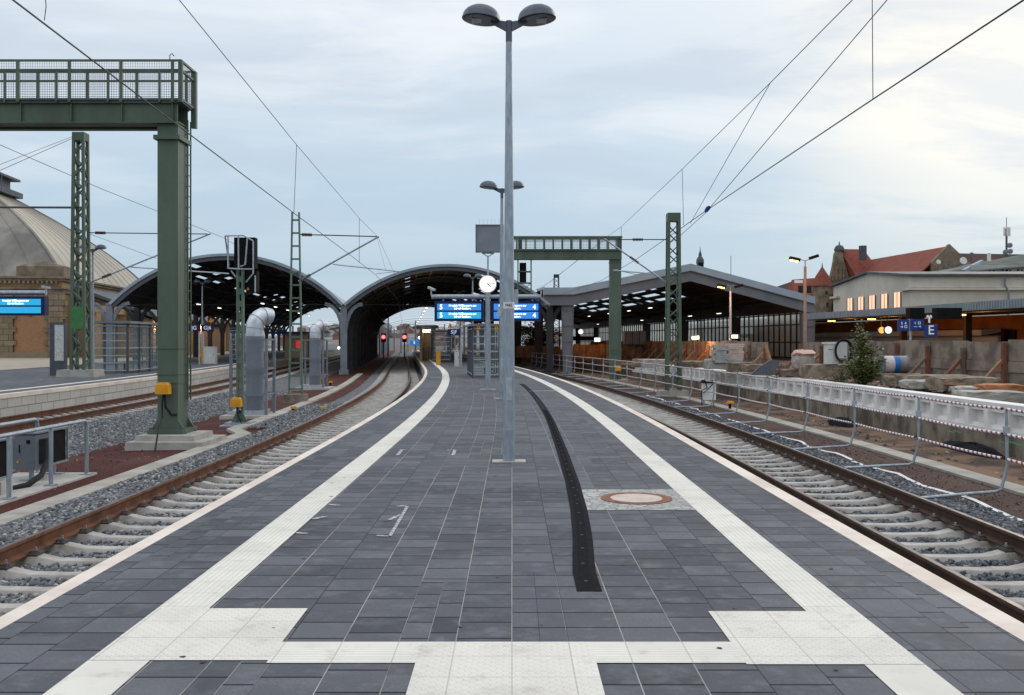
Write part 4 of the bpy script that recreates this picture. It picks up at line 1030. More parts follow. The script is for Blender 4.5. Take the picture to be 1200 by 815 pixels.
# ------------------------------------------------------------------ ventilation ducts
def make_duct():
    r = thing('ventilation_duct', (0, 0, 0), 'duct', 'ventilation duct', 'ventilation ducts between the tracks')
    b = MB(); b.box(0, 0, -.02, 1.75, 1.75, .13); b.build('foundation', concrete_lt, r)
    b = MB(); b.box(-.15, -.05, .11, 1.1, 1.1, .13); b.build('plinth', galv_light, r)
    R = .29
    b = MB(); b.tube([(0, 0, .24), (0, 0, 2.62)], R, 28); b.tube([(0, 0, 1.42), (0, 0, 1.46)], R+.008, 28); b.tube([(0, 0, .24), (0, 0, .3)], R+.03, 28); b.build('pipe', ductgrey, r, True)
    b = MB(); pts = [(0, 0, 2.62), (0, 0, 2.86)]; n = 6
    for k in range(1, n+1): a = k/n*PI*.62; pts.append((.42*(1-math.cos(a))*.62, .42*(1-math.cos(a))*.78, 2.86+.42*math.sin(a)))
    b.tube(pts, R-.01, 28); el = b.build('elbow', silver, r, True)
    b = MB()
    for k in (1, 3, 5): a, q = Vector(pts[k]), Vector(pts[k+1]); dd = (q-a).normalized()*.012; b.tube([a-dd, a+dd], R+.006, 28)
    b.build('seam', galv, el, True)
    H = 2.42
    for x in (-.62, .5):
        for y in (-.5, .5): b = MB(); b.box(x, y, .11, .085, .085, H); b.build('post', greysteel, r)
    for z in (H+.06, 1.55, .72):
        b = MB()
        for y in (-.5, .5): b.box(-.06, y-.001, z, 1.03, .055, .06)
        for x in (-.62, .5): b.box(x-.001, 0, z-.002, .055, 1.055, .058)
        b.build('cage_rail', greysteel, r)
    b = MB(); b.tube([(.1, -.15, 3.1), (.1, -.15, 3.26)], .02, 6); b.build('stub', galv, r)
    return r
du = make_duct()
place(du, (px(296.5, 30.4), 30.6, -.86), 'large grey duct with silver elbow behind the signal mast', True)
place(du, (px(368, 48), 48.3, -.86), 'smaller-looking grey duct with silver elbow nearer the train shed', False)

# ------------------------------------------------------------------ near-left enclosure: handrails and cabinets
def handrail(x, y0, y1, step, label, zt=.17, zb=-.80, first=0):
    r = thing('handrail', (x, y1, zb), label, 'handrail', 'galvanised handrails round the cabinets')
    b = MB(); b.tube([(x, y0, zt), (x, y1-.10, zt), (x, y1-.03, zt-.03), (x, y1, zt-.10), (x, y1, zb)], .034, 12); b.build('rail', galv, r, True)
    y = y1-step
    while y > y0:
        b = MB(); b.tube([(x, y, zb), (x, y, zt)], .034, 12); b.build('post', galv, r, True); y -= step
    y = y1
    while y > y0: b = MB(); b.box(x, y, zb, .17, .17, .014); b.build('foot_plate', galv_light, r); y -= step
handrail(-7.68, 10.0, 17.1, 1.32, 'front galvanised handrail in front of the grey cabinets at lower left')
handrail(-8.72, 10.0, 17.4, 2.4, 'rear galvanised handrail behind the grey cabinets at lower left')
b = MB(); b.box(-8.32, 13.2, -.93, 1.45, 8.3, .125); sl = structure(b.build('concrete_slab', concrete_lt))
sl['kind'] = 'structure'
def make_cab():
    r = thing('equipment_cabinet', (0, 0, 0), 'cabinet', 'cabinet', 'grey cabinets inside the handrails')
    b = MB(); b.box(0, .25, .22, .42, .46, .58); b.build('body', M('cabinet_grey', (0.155, 0.17, 0.195), (0.125, 0.14, 0.16), 2, 0.5), r)
    b = MB(); b.box(0, .62, .82, .46, 1.24, .03); b.build('roof', ductgrey, r)
    b = MB(); b.box(0, .83, .24, .36, .68, .56); b.build('inner_housing', black, r)
    b = MB()
    for y in (.50, 1.2): b.box(.2, y, .22, .03, .03, .6)
    b.box(.2, .85, .22, .03, .7, .03); b.build('frame', galv, r)
    b = MB(); b.prism([(.19, .12, .3), (.30, .2, .3), (.30, .4, .3), (.19, .46, .3)], [(.19, .12, .72), (.30, .2, .72), (.30, .4, .72), (.19, .46, .72)]); b.build('hood', black_rub, r)
    b = MB(); b.box(-.06, .012, .5, .012, .02, .14); b.build('handle', black, r)
    b = MB(); b.box(.09, .013, .66, .06, .014, .06); b.build('vent', black, r)
    b = MB(); b.box(-.09, .014, .33, .035, .01, .035); b.build('warning_label', gold, r)
    for y in (.3, 1.1): b = MB(); b.box(0, y, 0, .06, .06, .22); b.box(0, y, 0, .36, .12, .015); b.build('leg', galv, r)
    return r
cab0 = make_cab()
place(cab0, (-8.32, 16.1, -.805), 'grey cabinet with black side standing behind the front handrail', True)
place(cab0, (-8.30, 14.12, -.805), 'grey cabinet cut off by the left edge of the photo', False)
b = MB(); b.box(-8.05, 14.95, -.805, .16, .34, .20); tag(b.build('concrete_block', concrete_lt, None, False, 'base'), 'small pale concrete block in front of the grey cabinet', 'block')
b = MB(); b.tube([(-7.95, 16.2, -.45), (-7.9, 15.9, -.65), (-7.98, 15.6, -.77), (-8.1, 15.3, -.79)], .05, 8); tag(b.build('cable', black_rub, None, True, 'base'), 'black cable bundle hanging from the grey cabinet to the slab', 'cable')
# yellow track magnets / markers
def marker(x, y, d, label):
    p = at(x, y, d); r = thing('track_marker', (p.x, d, -.8), label, 'track marker')
    b = MB(); b.box(p.x, d, p.z-.03, .24, .16, .08, .2, .8); b.build('head', yellow, r); b = MB(); b.box(p.x-.02, d, -.84, .08, .07, p.z-.03+.84); b.build('stand', black, r)
marker(344, 478, 32.5, 'yellow track marker on the ballast below the ladder-type mast')
marker(379, 478.5, 33.3, 'yellow track marker beside the orange-rusty rail')
marker(387.5, 448, 52, 'yellow track marker beside the second duct')
marker(856, 472, 33.2, 'yellow track marker behind the tube barrier on the right')
# ------------------------------------------------------------------ tube barrier along the right track
stripe = stripe_material('red_white_stripe', (0.27, 0.035, 0.06), (0.76, 0.75, 0.76), 0.15)
bar0 = thing('tube_barrier', (6.1, 14.3, -.72), 'long tube barrier with striped rails between track and white wall', 'barrier')
ps = [11.4+3.18*i for i in range(25)]
BO = 7.63
proto = None
for i, s in enumerate(ps):
    if i == 0:
        b = MB(); b.tube([(-1.52, -.35, .02), (-.75, -.1, .03), (-.20, 0, .045), (-.10, 0, .08), (-.02, 0, .36), (0, 0, .46), (0, 0, 1.32)], .025, 8)
        ROOTLOC['tmp'] = Vector((0, 0, 0)); proto = b.build('post', galv_light, bar0, True)
        me = proto.data; me.transform(Matrix.Translation(Vector((6.1, 14.3, -.72))))
        q = proto; q.data.materials[0] = galv
        b = MB(); b.box(0, 0, .92, .075, .075, .13)
        cpl = b.build('clamp', galv_light, bar0); cpl.data.transform(Matrix.Translation(Vector((6.1, 14.3, -.72)))); cpl.parent = q
    else:
        q = proto.copy(); COL.objects.link(q); q.parent = bar0; e = cpl.copy(); COL.objects.link(e); e.parent = q
    q.location = K(BO, s, -.76)-Vector((6.1, 14.3, -.72)); q.rotation_euler.z = math.atan(-dc(s)); q.rotation_euler.y = random.uniform(-.02, .02)
    if i > 8: q.scale.z = 1.0
zs = [.555, .165, -.215]
for j, z in enumerate(zs):
    v, f, uv = [], [], []; n = 8; r = .022
    for i, s0 in enumerate(ps[:-1]):
        s1 = ps[i+1]; L = s1-s0
        for (u0, u1) in ((0.03, .985),):
            for k in range(7):
                t = u0+(u1-u0)*k/6; s = s0+L*t; sag = -.018*math.sin(PI*t); base = len(v)
                for a in range(n):
                    v.append(tuple(K(BO-.03+r*math.cos(2*PI*a/n), s, z+sag+r*math.sin(2*PI*a/n)))); uv.append((a/n*.3, s))
                if k:
                    for a in range(n): f.append((base-n+a, base-n+(a+1) % n, base+(a+1) % n, base+a))
    me = bpy.data.meshes.new('rail'); me.from_pydata([tuple(Vector(p)-Vector((6.1, 14.3, -.72))) for p in v], [], f)
    l = me.uv_layers.new(name='UVMap'); idx = np.array([x.vertex_index for x in me.loops]); l.data.foreach_set('uv', np.array(uv, dtype=np.float32)[idx].ravel())
    me.polygons.foreach_set('use_smooth', [True]*len(me.polygons)); me.materials.append(stripe)
    ob = bpy.data.objects.new('rail', me); COL.objects.link(ob); ob.parent = bar0

# ------------------------------------------------------------------ white precast wall with recesses
wall_w = M('precast_white', (0.82, 0.80, 0.775), (0.70, 0.685, 0.66), 1.0, 0.8, 0, 0.003, coord='Position')
ww = thing('precast_wall', (10.3, 12, -.8), 'long white precast wall with square recesses on a grey base', 'wall')
S0, S1 = 12.0, 59.8
b = MB(); b.sweep([(10.30, -.345), (10.30, -.86), (10.75, -.86), (10.75, -.345)], [S0+1.0*i for i in range(49)], K); b.build('base', concrete_old, ww)
b = MB(); b.sweep([(10.29, .215), (10.29, .29), (10.72, .29), (10.72, .215)], [S0+1.0*i for i in range(49)], K)
b.sweep([(10.28, -.34), (10.28, -.26), (10.72, -.26), (10.72, -.34)], [S0+1.0*i for i in range(49)], K)
b.build('coping', wall_w, ww)
b = MB(); i = 0; s = S0; P = .84
while s < S1-.1:
    s1 = s+P; g_ = .17
    b.prism([K(10.285, s, -.259), K(10.285, s+g_, -.259), K(10.285, s+g_, .214), K(10.285, s, .214)], [K(10.70, s, -.259), K(10.70, s+g_, -.259), K(10.70, s+g_, .214), K(10.70, s, .214)])
    a, e = s+g_, s1
    for (z0, z1, i0, i1) in ((.06, .214, .065, 0), ):     # sloped top of the recess
        b.prism([K(10.34, a, .214), K(10.34, a, .09), K(10.62, a, .03), K(10.62, a, .214)], [K(10.34, e, .214), K(10.34, e, .09), K(10.62, e, .03), K(10.62, e, .214)])
    b.prism([K(10.36, a, -.259), K(10.36, a, -.20), K(10.56, a, -.17), K(10.56, a, -.259)], [K(10.36, e, -.259), K(10.36, e, -.20), K(10.56, e, -.17), K(10.56, e, -.259)])
    b.prism([K(10.48, a, -.2), K(10.48, a, .1), K(10.6, a, .1), K(10.6, a, -.2)], [K(10.48, e, -.2), K(10.48, e, .1), K(10.6, e, .1), K(10.6, e, -.2)])
    s = s1
b.build('panel', wall_w, ww)
gm = M('green_spray', (0.10, 0.45, 0.24), (0.2, 0.3, 0.22), 9, 0.8)
b = MB()
for s, z in ((19.3, -.50), (21.6, -.50), (21.9, -.53), (19.6, -.54), (19.0, -.52)):
    b.quad(K(10.297, s, z), K(10.297, s+.35, z+.02), K(10.297, s+.34, z+.045), K(10.297, s+.02, z+.02))
b.build('spray_mark', gm, ww)

# ------------------------------------------------------------------ board retaining wall with braces
rw = thing('retaining_wall', KT(16, 26, 0), 'rough grey concrete plank wall with steel posts and slanting wooden braces', 'wall')
OW = 16.0
plank = M('rough_plank_concrete', (0.30, 0.245, 0.20), (0.15, 0.12, 0.098), 1.6, 0.95, 0, 0.012, 7, .36, .64, coord='Position')
pst = [25.0+2.5*i for i in range(32)]
for i, s in enumerate(pst[:-1]):
    e = pst[i+1]
    if 48.5 < s+1.2 < 52.6: continue
    b = MB(); j = random.uniform(-.05, .05)
    m_ = plank if s < 62 else hoard  # far bays carry the orange lamp tint as base colour
    b.prism([K(OW, s+.02, .98), K(OW, e-.02, .98), K(OW, e-.02, 1.60+j), K(OW, s+.02, 1.60+j)], [K(OW+.09, s+.02, .98), K(OW+.09, e-.02, .98), K(OW+.09, e-.02, 1.60+j), K(OW+.09, s+.02, 1.60+j)])
    b.prism([K(OW-.03, s+.02, .62), K(OW-.03, e-.02, .62), K(OW-.03, e-.02, .965), K(OW-.03, s+.02, .965)], [K(OW+.09, s+.02, .62), K(OW+.09, e-.02, .62), K(OW+.09, e-.02, .965), K(OW+.09, s+.02, .965)])
    b.prism([K(OW+.02, s+.02, .05), K(OW+.02, e-.02, .05), K(OW+.02, e-.02, .605), K(OW+.02, s+.02, .605)], [K(OW+.09, s+.02, .05), K(OW+.09, e-.02, .05), K(OW+.09, e-.02, .605), K(OW+.09, s+.02, .605)])
    b.build('panel', m_, rw)
for i, s in enumerate(pst):
    if 49.6 < s < 51: continue
    h = 1.45+random.uniform(-.15, .08)
    b = MB(); p = K(OW-.12, s, .05); b.box(p.x, p.y, p.z, .12, .14, h); b.build('post', red_brown if i % 3 else wood_grey, rw)
    b = MB(); b.bar(K(OW-.18, s, .98), K(OW-1.0, s-.1, .14), .11, .10); b.build('brace', [red_brown, wood_grey, wood][i % 3], rw)

m_blk = M('weathered_slab', (0.30, 0.235, 0.175), (0.115, 0.095, 0.07), 2.3, .92, 0, .01, coord='Position')
for x, y, x2, y2, d, lb, mt_ in ((905, 432, 897, 404, 44, 'loose plank standing upright at the gap in the plank wall', wood), (880, 428, 912, 431, 40, 'reddish beam lying on the brown slab left of the stone slab', red_brown), (1046, 441, 1071, 443.5, 29, 'brown board lying flat on the barrel slab', wood_grey), (1108, 449, 1146, 452.5, 25.4, 'orange-brown timber lying on the mossy slabs', wood), (800, 429, 836, 431, 43, 'long timber lying left of the stack of boards', wood_grey), (725, 424, 762, 426, 54, 'rusty beam lying near the far bridge column', red_brown)):
    b = MB(); b.bar(at(x, y, d), at(x2, y2, d+.4), .16, .09); tag(b.build('timber_plank', mt_, None, False, 'base'), lb, 'plank')
# ------------------------------------------------------------------ things stacked before the plank wall
def rough_block(x, y, z, w, dep, h, rz=0.0):
    b = MB(); NX, NY, NZ = max(3, int(w/.16)), max(3, int(dep/.2)), 3; ids = {}
    ca, sa = math.cos(rz), math.sin(rz)
    def vid(i, j, k):
        if (i, j, k) not in ids:
            e = (i in (0, NX))+(j in (0, NY))+(k in (0, NZ)); q = .012+.016*(e > 1)
            u, v_, t_ = (i/NX-.5)*w, (j/NY-.5)*dep, k/NZ*h
            if e > 1: u *= 1-random.uniform(0, .035); t_ = t_-(random.uniform(0, .045) if k == NZ else 0)
            u += random.uniform(-q, q); v_ += random.uniform(-q, q); t_ += random.uniform(-q, q)*(.5 if k else 0)
            ids[(i, j, k)] = len(b.v); b.v.append((x+u*ca-v_*sa, y+u*sa+v_*ca, z+t_))
        return ids[(i, j, k)]
    for i in range(NX):
        for j in range(NY):
            for k in (0, NZ): b.f.append((vid(i, j, k), vid(i+1, j, k), vid(i+1, j+1, k), vid(i, j+1, k)))
        for k in range(NZ):
            for j in (0, NY): b.f.append((vid(i, j, k), vid(i+1, j, k), vid(i+1, j, k+1), vid(i, j, k+1)))
    for j in range(NY):
        for k in range(NZ):
            for i in (0, NX): b.f.append((vid(i, j, k), vid(i, j+1, k), vid(i, j+1, k+1), vid(i, j, k+1)))
    return b
def blk(x, y, d, w, dep, h, label, mat, rz=0.0, cat='concrete block', nm='concrete_block', grp='old concrete slabs and blocks by the plank wall'):
    p = at(x, y, d); b = rough_block(p.x, d, p.z, w, dep, h, rz)
    return tag(b.build(nm, mat, None, False, 'base'), label, cat, grp)
blk(1172, 463.5, 24.5, 1.0, .8, .30, 'orange-stained block at the right edge below the plank wall', M('brick_orange', (0.42, 0.17, 0.07), (0.3, 0.13, 0.06), 2, .85))
blk(1158, 470, 23.5, 1.5, .8, .26, 'pale rounded block at the right edge nearest the white wall', concrete)
blk(1128, 455.5, 26, 1.7, .9, .32, 'mossy dark slab, larger one with rust stain, below the right braces', m_blk, .1)
blk(1095, 450.5, 27.5, 2.0, .9, .28, 'long mossy slab below the second brace from the right edge', m_blk, .05)
blk(1150, 461.5, 25, 1.4, .8, .2, 'grey slab lying under the mossy dark slab', concrete)
blk(1080, 455, 26.8, 1.0, .7, .24, 'small grey block left of the long mossy slab', concrete)
blk(1060, 450, 28.5, 1.2, .8, .24, 'grey slab in front of the barrel pallet', m_blk)
blk(1042, 444.5, 30, 1.6, 1.1, .20, 'slab carrying the barrel pallet', m_blk)
blk(970, 441, 33, 1.7, 1.1, .42, 'block supporting the white cable cabinet', m_blk)
blk(938, 440.5, 34.5, 1.5, 1.0, .24, 'flat slab under the filled white sack', wood_grey)
blk(895, 434.5, 38, 1.9, .8, .25, 'brown slab left of the dark stone slab', wood_grey)
blk(868, 436, 39, 1.0, .8, .40, 'brown-edged block next to the stack of pale boards', m_blk)
blk(846, 432.5, 40.5, 1.4, 1.0, .42, 'pale block under the stack of boards', concrete)
blk(815, 431, 42, 1.8, 1.0, .3, 'dark slab heap behind the right-hand lattice mast', m_blk)
blk(768, 430, 50, 1.3, 1.0, .40, 'grey concrete block left of the lattice mast', concrete)
blk(753, 430.5, 52, 1.1, 1.0, .45, 'dark concrete block beside the far bridge column', m_blk)
b = MB(); p = at(898, 440, 36); b.prism([p+Vector((-.6, 0, 0)), p+Vector((.5, 0, 0)), p+Vector((.52, .1, .55)), p+Vector((.25, .1, .6)), p+Vector((-.2, .05, .35))], [p+Vector((-.6, .12, 0)), p+Vector((.5, .12, 0)), p+Vector((.52, .22, .55)), p+Vector((.25, .22, .6)), p+Vector((-.2, .17, .35))])
tag(b.build('stone_slab', anthr, None, False, 'base'), 'dark broken slab leaning upright behind the white wall', 'slab')
# pallet, barrel
def pallet(p, label, rz=0):
    r = thing('pallet', p, label, 'pallet'); b = MB()
    for i in range(5): b.box(p[0], p[1]-.35+i*.175, p[2]+.11, 1.1, .12, .025)
    b.build('deck_board', wood, r); b = MB()
    for x in (-.45, 0, .45): b.box(p[0]+x, p[1], p[2], .1, .75, .108)
    b.build('bearer', wood_grey, r)
p = at(1043, 438, 30.0); pallet((p.x, p.y, p.z-.12), 'wooden pallet under the blue-banded barrel')
br = thing('barrel', (p.x, 30, p.z+.02), 'white barrel with blue band lying on its side on a pallet', 'barrel')
R = .27; x0, x1 = at(1033.5, 0, 30).x, at(1062, 0, 30).x; zc_ = p.z+.02+R
def drum(xa, xb, nm, mt): 
    q = MB(); q.tube([(xa, 30, zc_), (xb, 30, zc_)], R, 28); return q.build(nm, mt, br, True)
L = x1-x0
drum(x0, x0+L*.42, 'body', M('barrel_white', (0.62, 0.55, 0.52), (0.5, 0.43, 0.4), 3, .5)); drum(x0+L*.422, x0+L*.66, 'band', M('barrel_blue', (0.03, 0.16, 0.42), (0.025, 0.12, 0.34), 3, .5)); drum(x0+L*.662, x1, 'lower_body', M('barrel_grey', (0.24, 0.22, 0.22), (0.19, 0.15, 0.14), 3, .5))
q = MB(); q.tube([(x0-.015, 30, zc_), (x0+.02, 30, zc_)], R+.012, 28); q.tube([(x1-.02, 30, zc_), (x1+.012, 30, zc_)], R+.012, 28); q.build('rim', greysteel, br, True)
q = MB(); q.tube([(x0-.03, 29.95, zc_-.17), (x0-.014, 29.95, zc_-.17)], .03, 10); q.build('bung', black, br)
# stack of boards
def stack(x, y, d, w, dep, n, t, label, mat, nm, cat):
    p = at(x, y, d); r = thing(nm, p, label, cat)
    for i in range(n):
        b = MB(); b.box(p.x+random.uniform(-.05, .05), d+random.uniform(-.03, .03), p.z+i*t, w, dep, t*.86, random.uniform(-.06, .06)); b.build('board', mat, r)
pinkw = M('pink_white_board', (0.66, 0.52, 0.46), (0.54, 0.42, 0.37), 4, .8); greyw = M('grey_white_board', (0.46, 0.46, 0.43), (0.34, 0.34, 0.32), 4, .8)
stack(859.5, 425, 40.6, .66, .7, 10, .082, 'pinkish stack of pale boards lit by the lamp', pinkw, 'board_stack', 'board stack')
stack(843, 425, 40.2, .52, .7, 10, .076, 'greyish stack of boards left of the pink stack', greyw, 'board_stack', 'board stack')
# sack
p = at(941, 432.5, 34.2)
b = MB(); n = 18
prof = [(.30, 0), (.38, .05), (.41, .2), (.41, .38), (.40, .46), (.34, .55), (.2, .60), (.02, .61)]
b.lathe(prof, p.x, 34.2, p.z, n)
b.v = [(x+random.uniform(-.035, .035), y+random.uniform(-.035, .035), z+random.uniform(-.03, .03)) for x, y, z in b.v]
bag = b.build('sack', M('sack_fabric', (0.50, 0.44, 0.40), (0.33, 0.29, 0.27), 6, .9, 0, .02), None, True, 'base'); tag(bag, 'filled whitish builder sack in front of the plank wall', 'sack')
q = MB(); q.lathe([(.42, .0), (.44, .06), (.3, .16), (.1, .2), (.01, .2)], p.x, 34.15, p.z+.5, 16); q.v = [(x+random.uniform(-.05, .05), y+random.uniform(-.04, .04), z+random.uniform(-.03, .03)) for x, y, z in q.v]
cv = q.build('cover', M('pink_sheet', (0.66, 0.44, 0.38), (0.54, 0.34, 0.29), 5, .8), None, True, (p.x, 34.2, p.z)); cv.parent = bag; cv.location = (bag.location*-1)+Vector((p.x, 34.2, p.z))
# white cable cabinet with hoses
p = at(974, 427, 32.6); cw_ = thing('cable_cabinet', p, 'white electrical cabinet with coiled black cable by the plank wall', 'cabinet')
b = MB(); b.box(p.x, 32.6, p.z, .42, .3, .70); b.build('body', white_cab, cw_); b = MB(); b.box(p.x-.02, 32.6, p.z+.70, .5, .36, .05); b.build('roof', white_paint, cw_)
b = MB(); b.bar((p.x-.15, 32.5, p.z), (p.x-.25, 32.5, p.z-.2), .05); b.bar((p.x+.15, 32.5, p.z), (p.x+.25, 32.5, p.z-.2), .05); b.build('leg', wood_grey, cw_)
b = MB()
for k in range(3): b.tube([(p.x+.36+(.25+.03*k)*math.cos(t), 32.42-.03*k, p.z+.46+(.36+.02*k)*math.sin(t)) for t in [i*PI/14 for i in range(29)]], .022, 7)
b.build('cable_coil', black_rub, cw_, True)
b = MB(); b.box(p.x+.36, 32.55, p.z+.2, .34, .05, .55); b.build('coil_board', white_cab, cw_)
b = MB(); b.box(p.x-.07, 32.44, p.z+.5, .14, .012, .015); b.build('label_bar', black, cw_)
# white relay box near the barrier
d = 34.8; p = at(830.5, 0, d); rb = thing('relay_box', (p.x, d, -.82), 'white relay box with black cover on legs behind the barrier', 'relay box')
b = MB(); b.box(p.x, d, -.55, .46, .35, .62); b.build('body', white_paint, rb); b = MB(); b.box(p.x, d, .072, .56, .46, .10, 0, .8); b.build('cover', black, rb)
b = MB()
for x in (-.18, .18): b.box(p.x+x, d, -.83, .05, .05, .28)
b.build('leg', galv, rb); b = MB(); b.tube([(p.x-.15, d-.19, .07), (p.x-.1, d-.2, -.1), (p.x-.28, d-.15, -.2), (p.x-.27, d-.1, -.8)], .02, 6); b.tube([(p.x+.15, d-.19, .07), (p.x-.05, d-.2, -.14), (p.x-.24, d-.18, -.3)], .016, 6); b.build('cable', black_rub, rb, True)
# black sheeting heaps on the soil
for s, o, w, lb in ((27, 9.6, 1.1, 'black plastic sheeting lying against the base of the white wall, farther heap'), (20.3, 9.9, 1.6, 'black soil-like sheeting at the foot of the white wall, nearer heap')):
    b = MB(); p = K(o, s, -.84); b.lathe([(.42, 0), (.38, .1), (.25, .2), (.1, .25), (.01, .25)], 0, 0, 0, 14)
    b.v = [(p.x+x*.7+random.uniform(-.06, .06), p.y+y*2.2*w+random.uniform(-.1, .1), p.z+z+random.uniform(-.03, .03)) for x, y, z in b.v]
    tag(b.build('plastic_sheet', black, None, True, 'base'), lb, 'sheeting')

# ------------------------------------------------------------------ vegetation
m_leaf, t, bb = mat_base('bush_leaf'); g_ = t.new('ShaderNodeNewGeometry'); r_ = g_.outputs['Random Per Island']
cl = t.mix(r_, (0.07, 0.10, 0.03), (0.15, 0.165, 0.05)); cl = t.mix(t.m('GREATER_THAN', t.white(t.vec(r_, 3.0, 1.0)), .86), cl, (0.28, 0.24, 0.06)); t.put(bb.inputs['Base Color'], cl); bb.inputs['Roughness'].default_value = .6
bark = M('bark', (0.09, 0.065, 0.05), (0.05, 0.038, 0.03), 10, .9)
def leafy(name, base, w, h, n, label, cat, leaf=.07, mat=None, shape=1.0, seed=1, stems=7):
    rng = random.Random(seed); r = thing(name, base, label, cat); x, y, z = base
    cr = MB(); st = MB()
    tips = []
    for k in range(stems):
        a = rng.uniform(0, 2*PI); rr = rng.uniform(.1, .5)*w; hh = h*rng.uniform(.55, 1.0)*(1-.45*rr/(w*.5))
        if k == 0: rr, hh = .05, h
        e = Vector((x+rr*math.cos(a), y+rr*math.sin(a), z+hh)); m_ = Vector((x+rr*.35*math.cos(a), y+rr*.35*math.sin(a), z+hh*.5))
        st.tube([Vector((x+.04*math.cos(a), y+.04*math.sin(a), z-.05)), m_, e], [.022*h/2, .014*h/2, .004], 6)
        for q in range(4):
            f0 = rng.uniform(.25, .9); o = Vector((x, y, z)).lerp(m_, f0*2) if f0 < .5 else m_.lerp(e, f0*2-1)
            a2 = rng.uniform(0, 2*PI); L = rng.uniform(.15, .35)*w; tip = o+Vector((math.cos(a2)*L, math.sin(a2)*L, rng.uniform(.05, .3)*h*.4)); st.tube([o, tip], [.007*h/2, .003], 5); tips.append((o, tip))
        tips.append((m_, e)); tips.append((Vector((x, y, z+.1*h)), m_))
    for i in range(n):
        o, e = rng.choice(tips); tt = rng.uniform(.1, 1.05); c0 = o.lerp(e, tt)+Vector((rng.gauss(0, .055*w), rng.gauss(0, .055*w), rng.gauss(0, .035*h)))
        if c0.z < z+.02: continue
        s = leaf*rng.uniform(.6, 1.3); a = rng.uniform(0, 2*PI); u = Vector((math.cos(a), math.sin(a), rng.uniform(-.7, .4))).normalized()*s; v_ = u.cross(Vector((rng.uniform(-1, 1), rng.uniform(-1, 1), 1.2))).normalized()*s*.38
        cr.quad(c0-u*.5, c0+v_, c0+u*.6, c0-v_)
    st.build('stem', bark, r); cr.build('foliage', mat or m_leaf, r)
    return r
p = at(1010, 452, 29.5); leafy('bush', (p.x, 29.5, .1), 1.35, 2.05, 5200, 'tall green bush growing between the cabinet and the barrel', 'bush', .085, None, 1, 3, 11)
m_dry = M('dry_leaf', (0.16, 0.14, 0.05), (0.09, 0.085, 0.03), 6, .8)
p = at(915, 440, 35); leafy('weed_clump', (p.x, 35, .08), 1.2, .75, 900, 'low yellowish weeds beside the dark stone slab', 'weeds', .06, m_dry, 1, 5, 9)
p = at(985, 449, 30.5); leafy('weed_clump', (p.x, 30.5, .05), .9, .8, 700, 'yellowish weeds at the left foot of the tall bush', 'weeds', .06, m_dry, 1, 6, 8)

# ------------------------------------------------------------------ wires
def wire(pts, label, r=.008, name='overhead_wire', cat='wire', grp='overhead line wires', curved=False):
    # smooth curve through the points
    P = [Vector(p) for p in pts]; out = []
    for i in range(len(P)-1):
        a, b_, c_, d_ = P[max(i-1, 0)], P[i], P[i+1], P[min(i+2, len(P)-1)]
        n = 8 if (len(P) > 2 and curved) else 1
        for k in range(n):
            t_ = k/n
            out.append(b_*1.0 if n == 1 else 0.5*((2*b_)+(c_-a)*t_+(2*a-5*b_+4*c_-d_)*t_*t_+(3*b_-a-3*c_+d_)*t_**3))
    out.append(P[-1])
    b = MB(); b.tube(out, r, 6)
    return tag(b.build(name, wire_m, None, True), label, cat, grp)
def far_w(ctr, z): return [KT(ctr, s, z) for s in (60, 80, 105, 140)]
cl_ = at(440, 322, 37.5)
wire([(-3.85, -5, 4.3), at(15, 0, 7.5), at(220, 156, 12.05), at(344.4, 250, 19.6), at(405, 295, 27.5), cl_]+far_w(-4.5, 4.25), 'thick contact wire running from the upper left corner over the left track', .0085)
wire([(-4.05, -5, 6.1), at(210, 0, 11.7), at(291, 100, 14.9), at(347.6, 170, 19.6), at(421, 256, 31.8), at(443, 278, 37.5), KT(-4.5, 55, 5.2), KT(-4.5, 72, 4.9), KT(-4.5, 110, 4.9)], 'thin messenger wire above the left contact wire', .006)
wire([(3.95, -4, 4.3), at(1200, 0, 7.3), at(1023, 116.5, 10.3), at(825.5, 248.5, 19.5), at(795.5, 269.5, 22.5), at(745, 304.6, 30.5), at(722, 318, 36.0), at(705, 329, 41.4)]+far_w(4.9, 4.25), 'thick contact wire running from the upper right corner over the right track', .0085)
wire([(3.95, -4, 6.0), at(999, 0, 11), at(903, 97, 14.5), at(799.5, 198.5, 22), at(728, 266, 34), at(707.5, 280, 41.2), KT(4.9, 58, 5.3), KT(4.9, 75, 5.0), KT(4.9, 110, 4.9)], 'thin messenger wire above the right contact wire', .006)
wire([at(1090, -60, 9.6), at(1039.7, 0, 11.2), at(937, 120, 14.2), at(830.7, 245, 19)], 'straight stitch wire descending to the blue insulator', .006)
wire([at(830, 247, 19.0), at(797, 276.5, 23), at(787, 284, 24.6)], 'lower wire leaving the blue insulator towards the right mast', .006)
wire([at(903, 97, 14.5), at(809, 262, 20.4)], 'slanting dropper joining messenger and contact wire beside the blue insulator', .005)
wire([at(1022, -25, 10.5), at(1023, 116, 10.3)], 'vertical dropper hanging near the upper right corner', .005)
wire([at(799.5, 199, 22), at(801, 264, 22)], 'vertical dropper just above the right lattice mast', .0055)
wire([at(728, 266, 34), at(728, 314, 34)], 'vertical dropper at the end of the far signal bridge', .008)
wire([at(347.6, 170, 19.6), at(344.4, 250, 19.6)], 'vertical dropper above the slim ladder-type mast', .0055)
wire([at(421, 256, 31.8), at(421, 308, 31.8)], 'vertical dropper left of the middle arch', .007)
wire([at(52, -20, 8.9), at(54, 8, 8.9), at(52, 24, 8.9)], 'short dropper at the upper left corner', .0045)
wire([at(0, 170, 30), at(120, 222, 34), at(260, 278, 48), at(330, 318, 62)], 'thin wire crossing behind the left bridge column', .010)
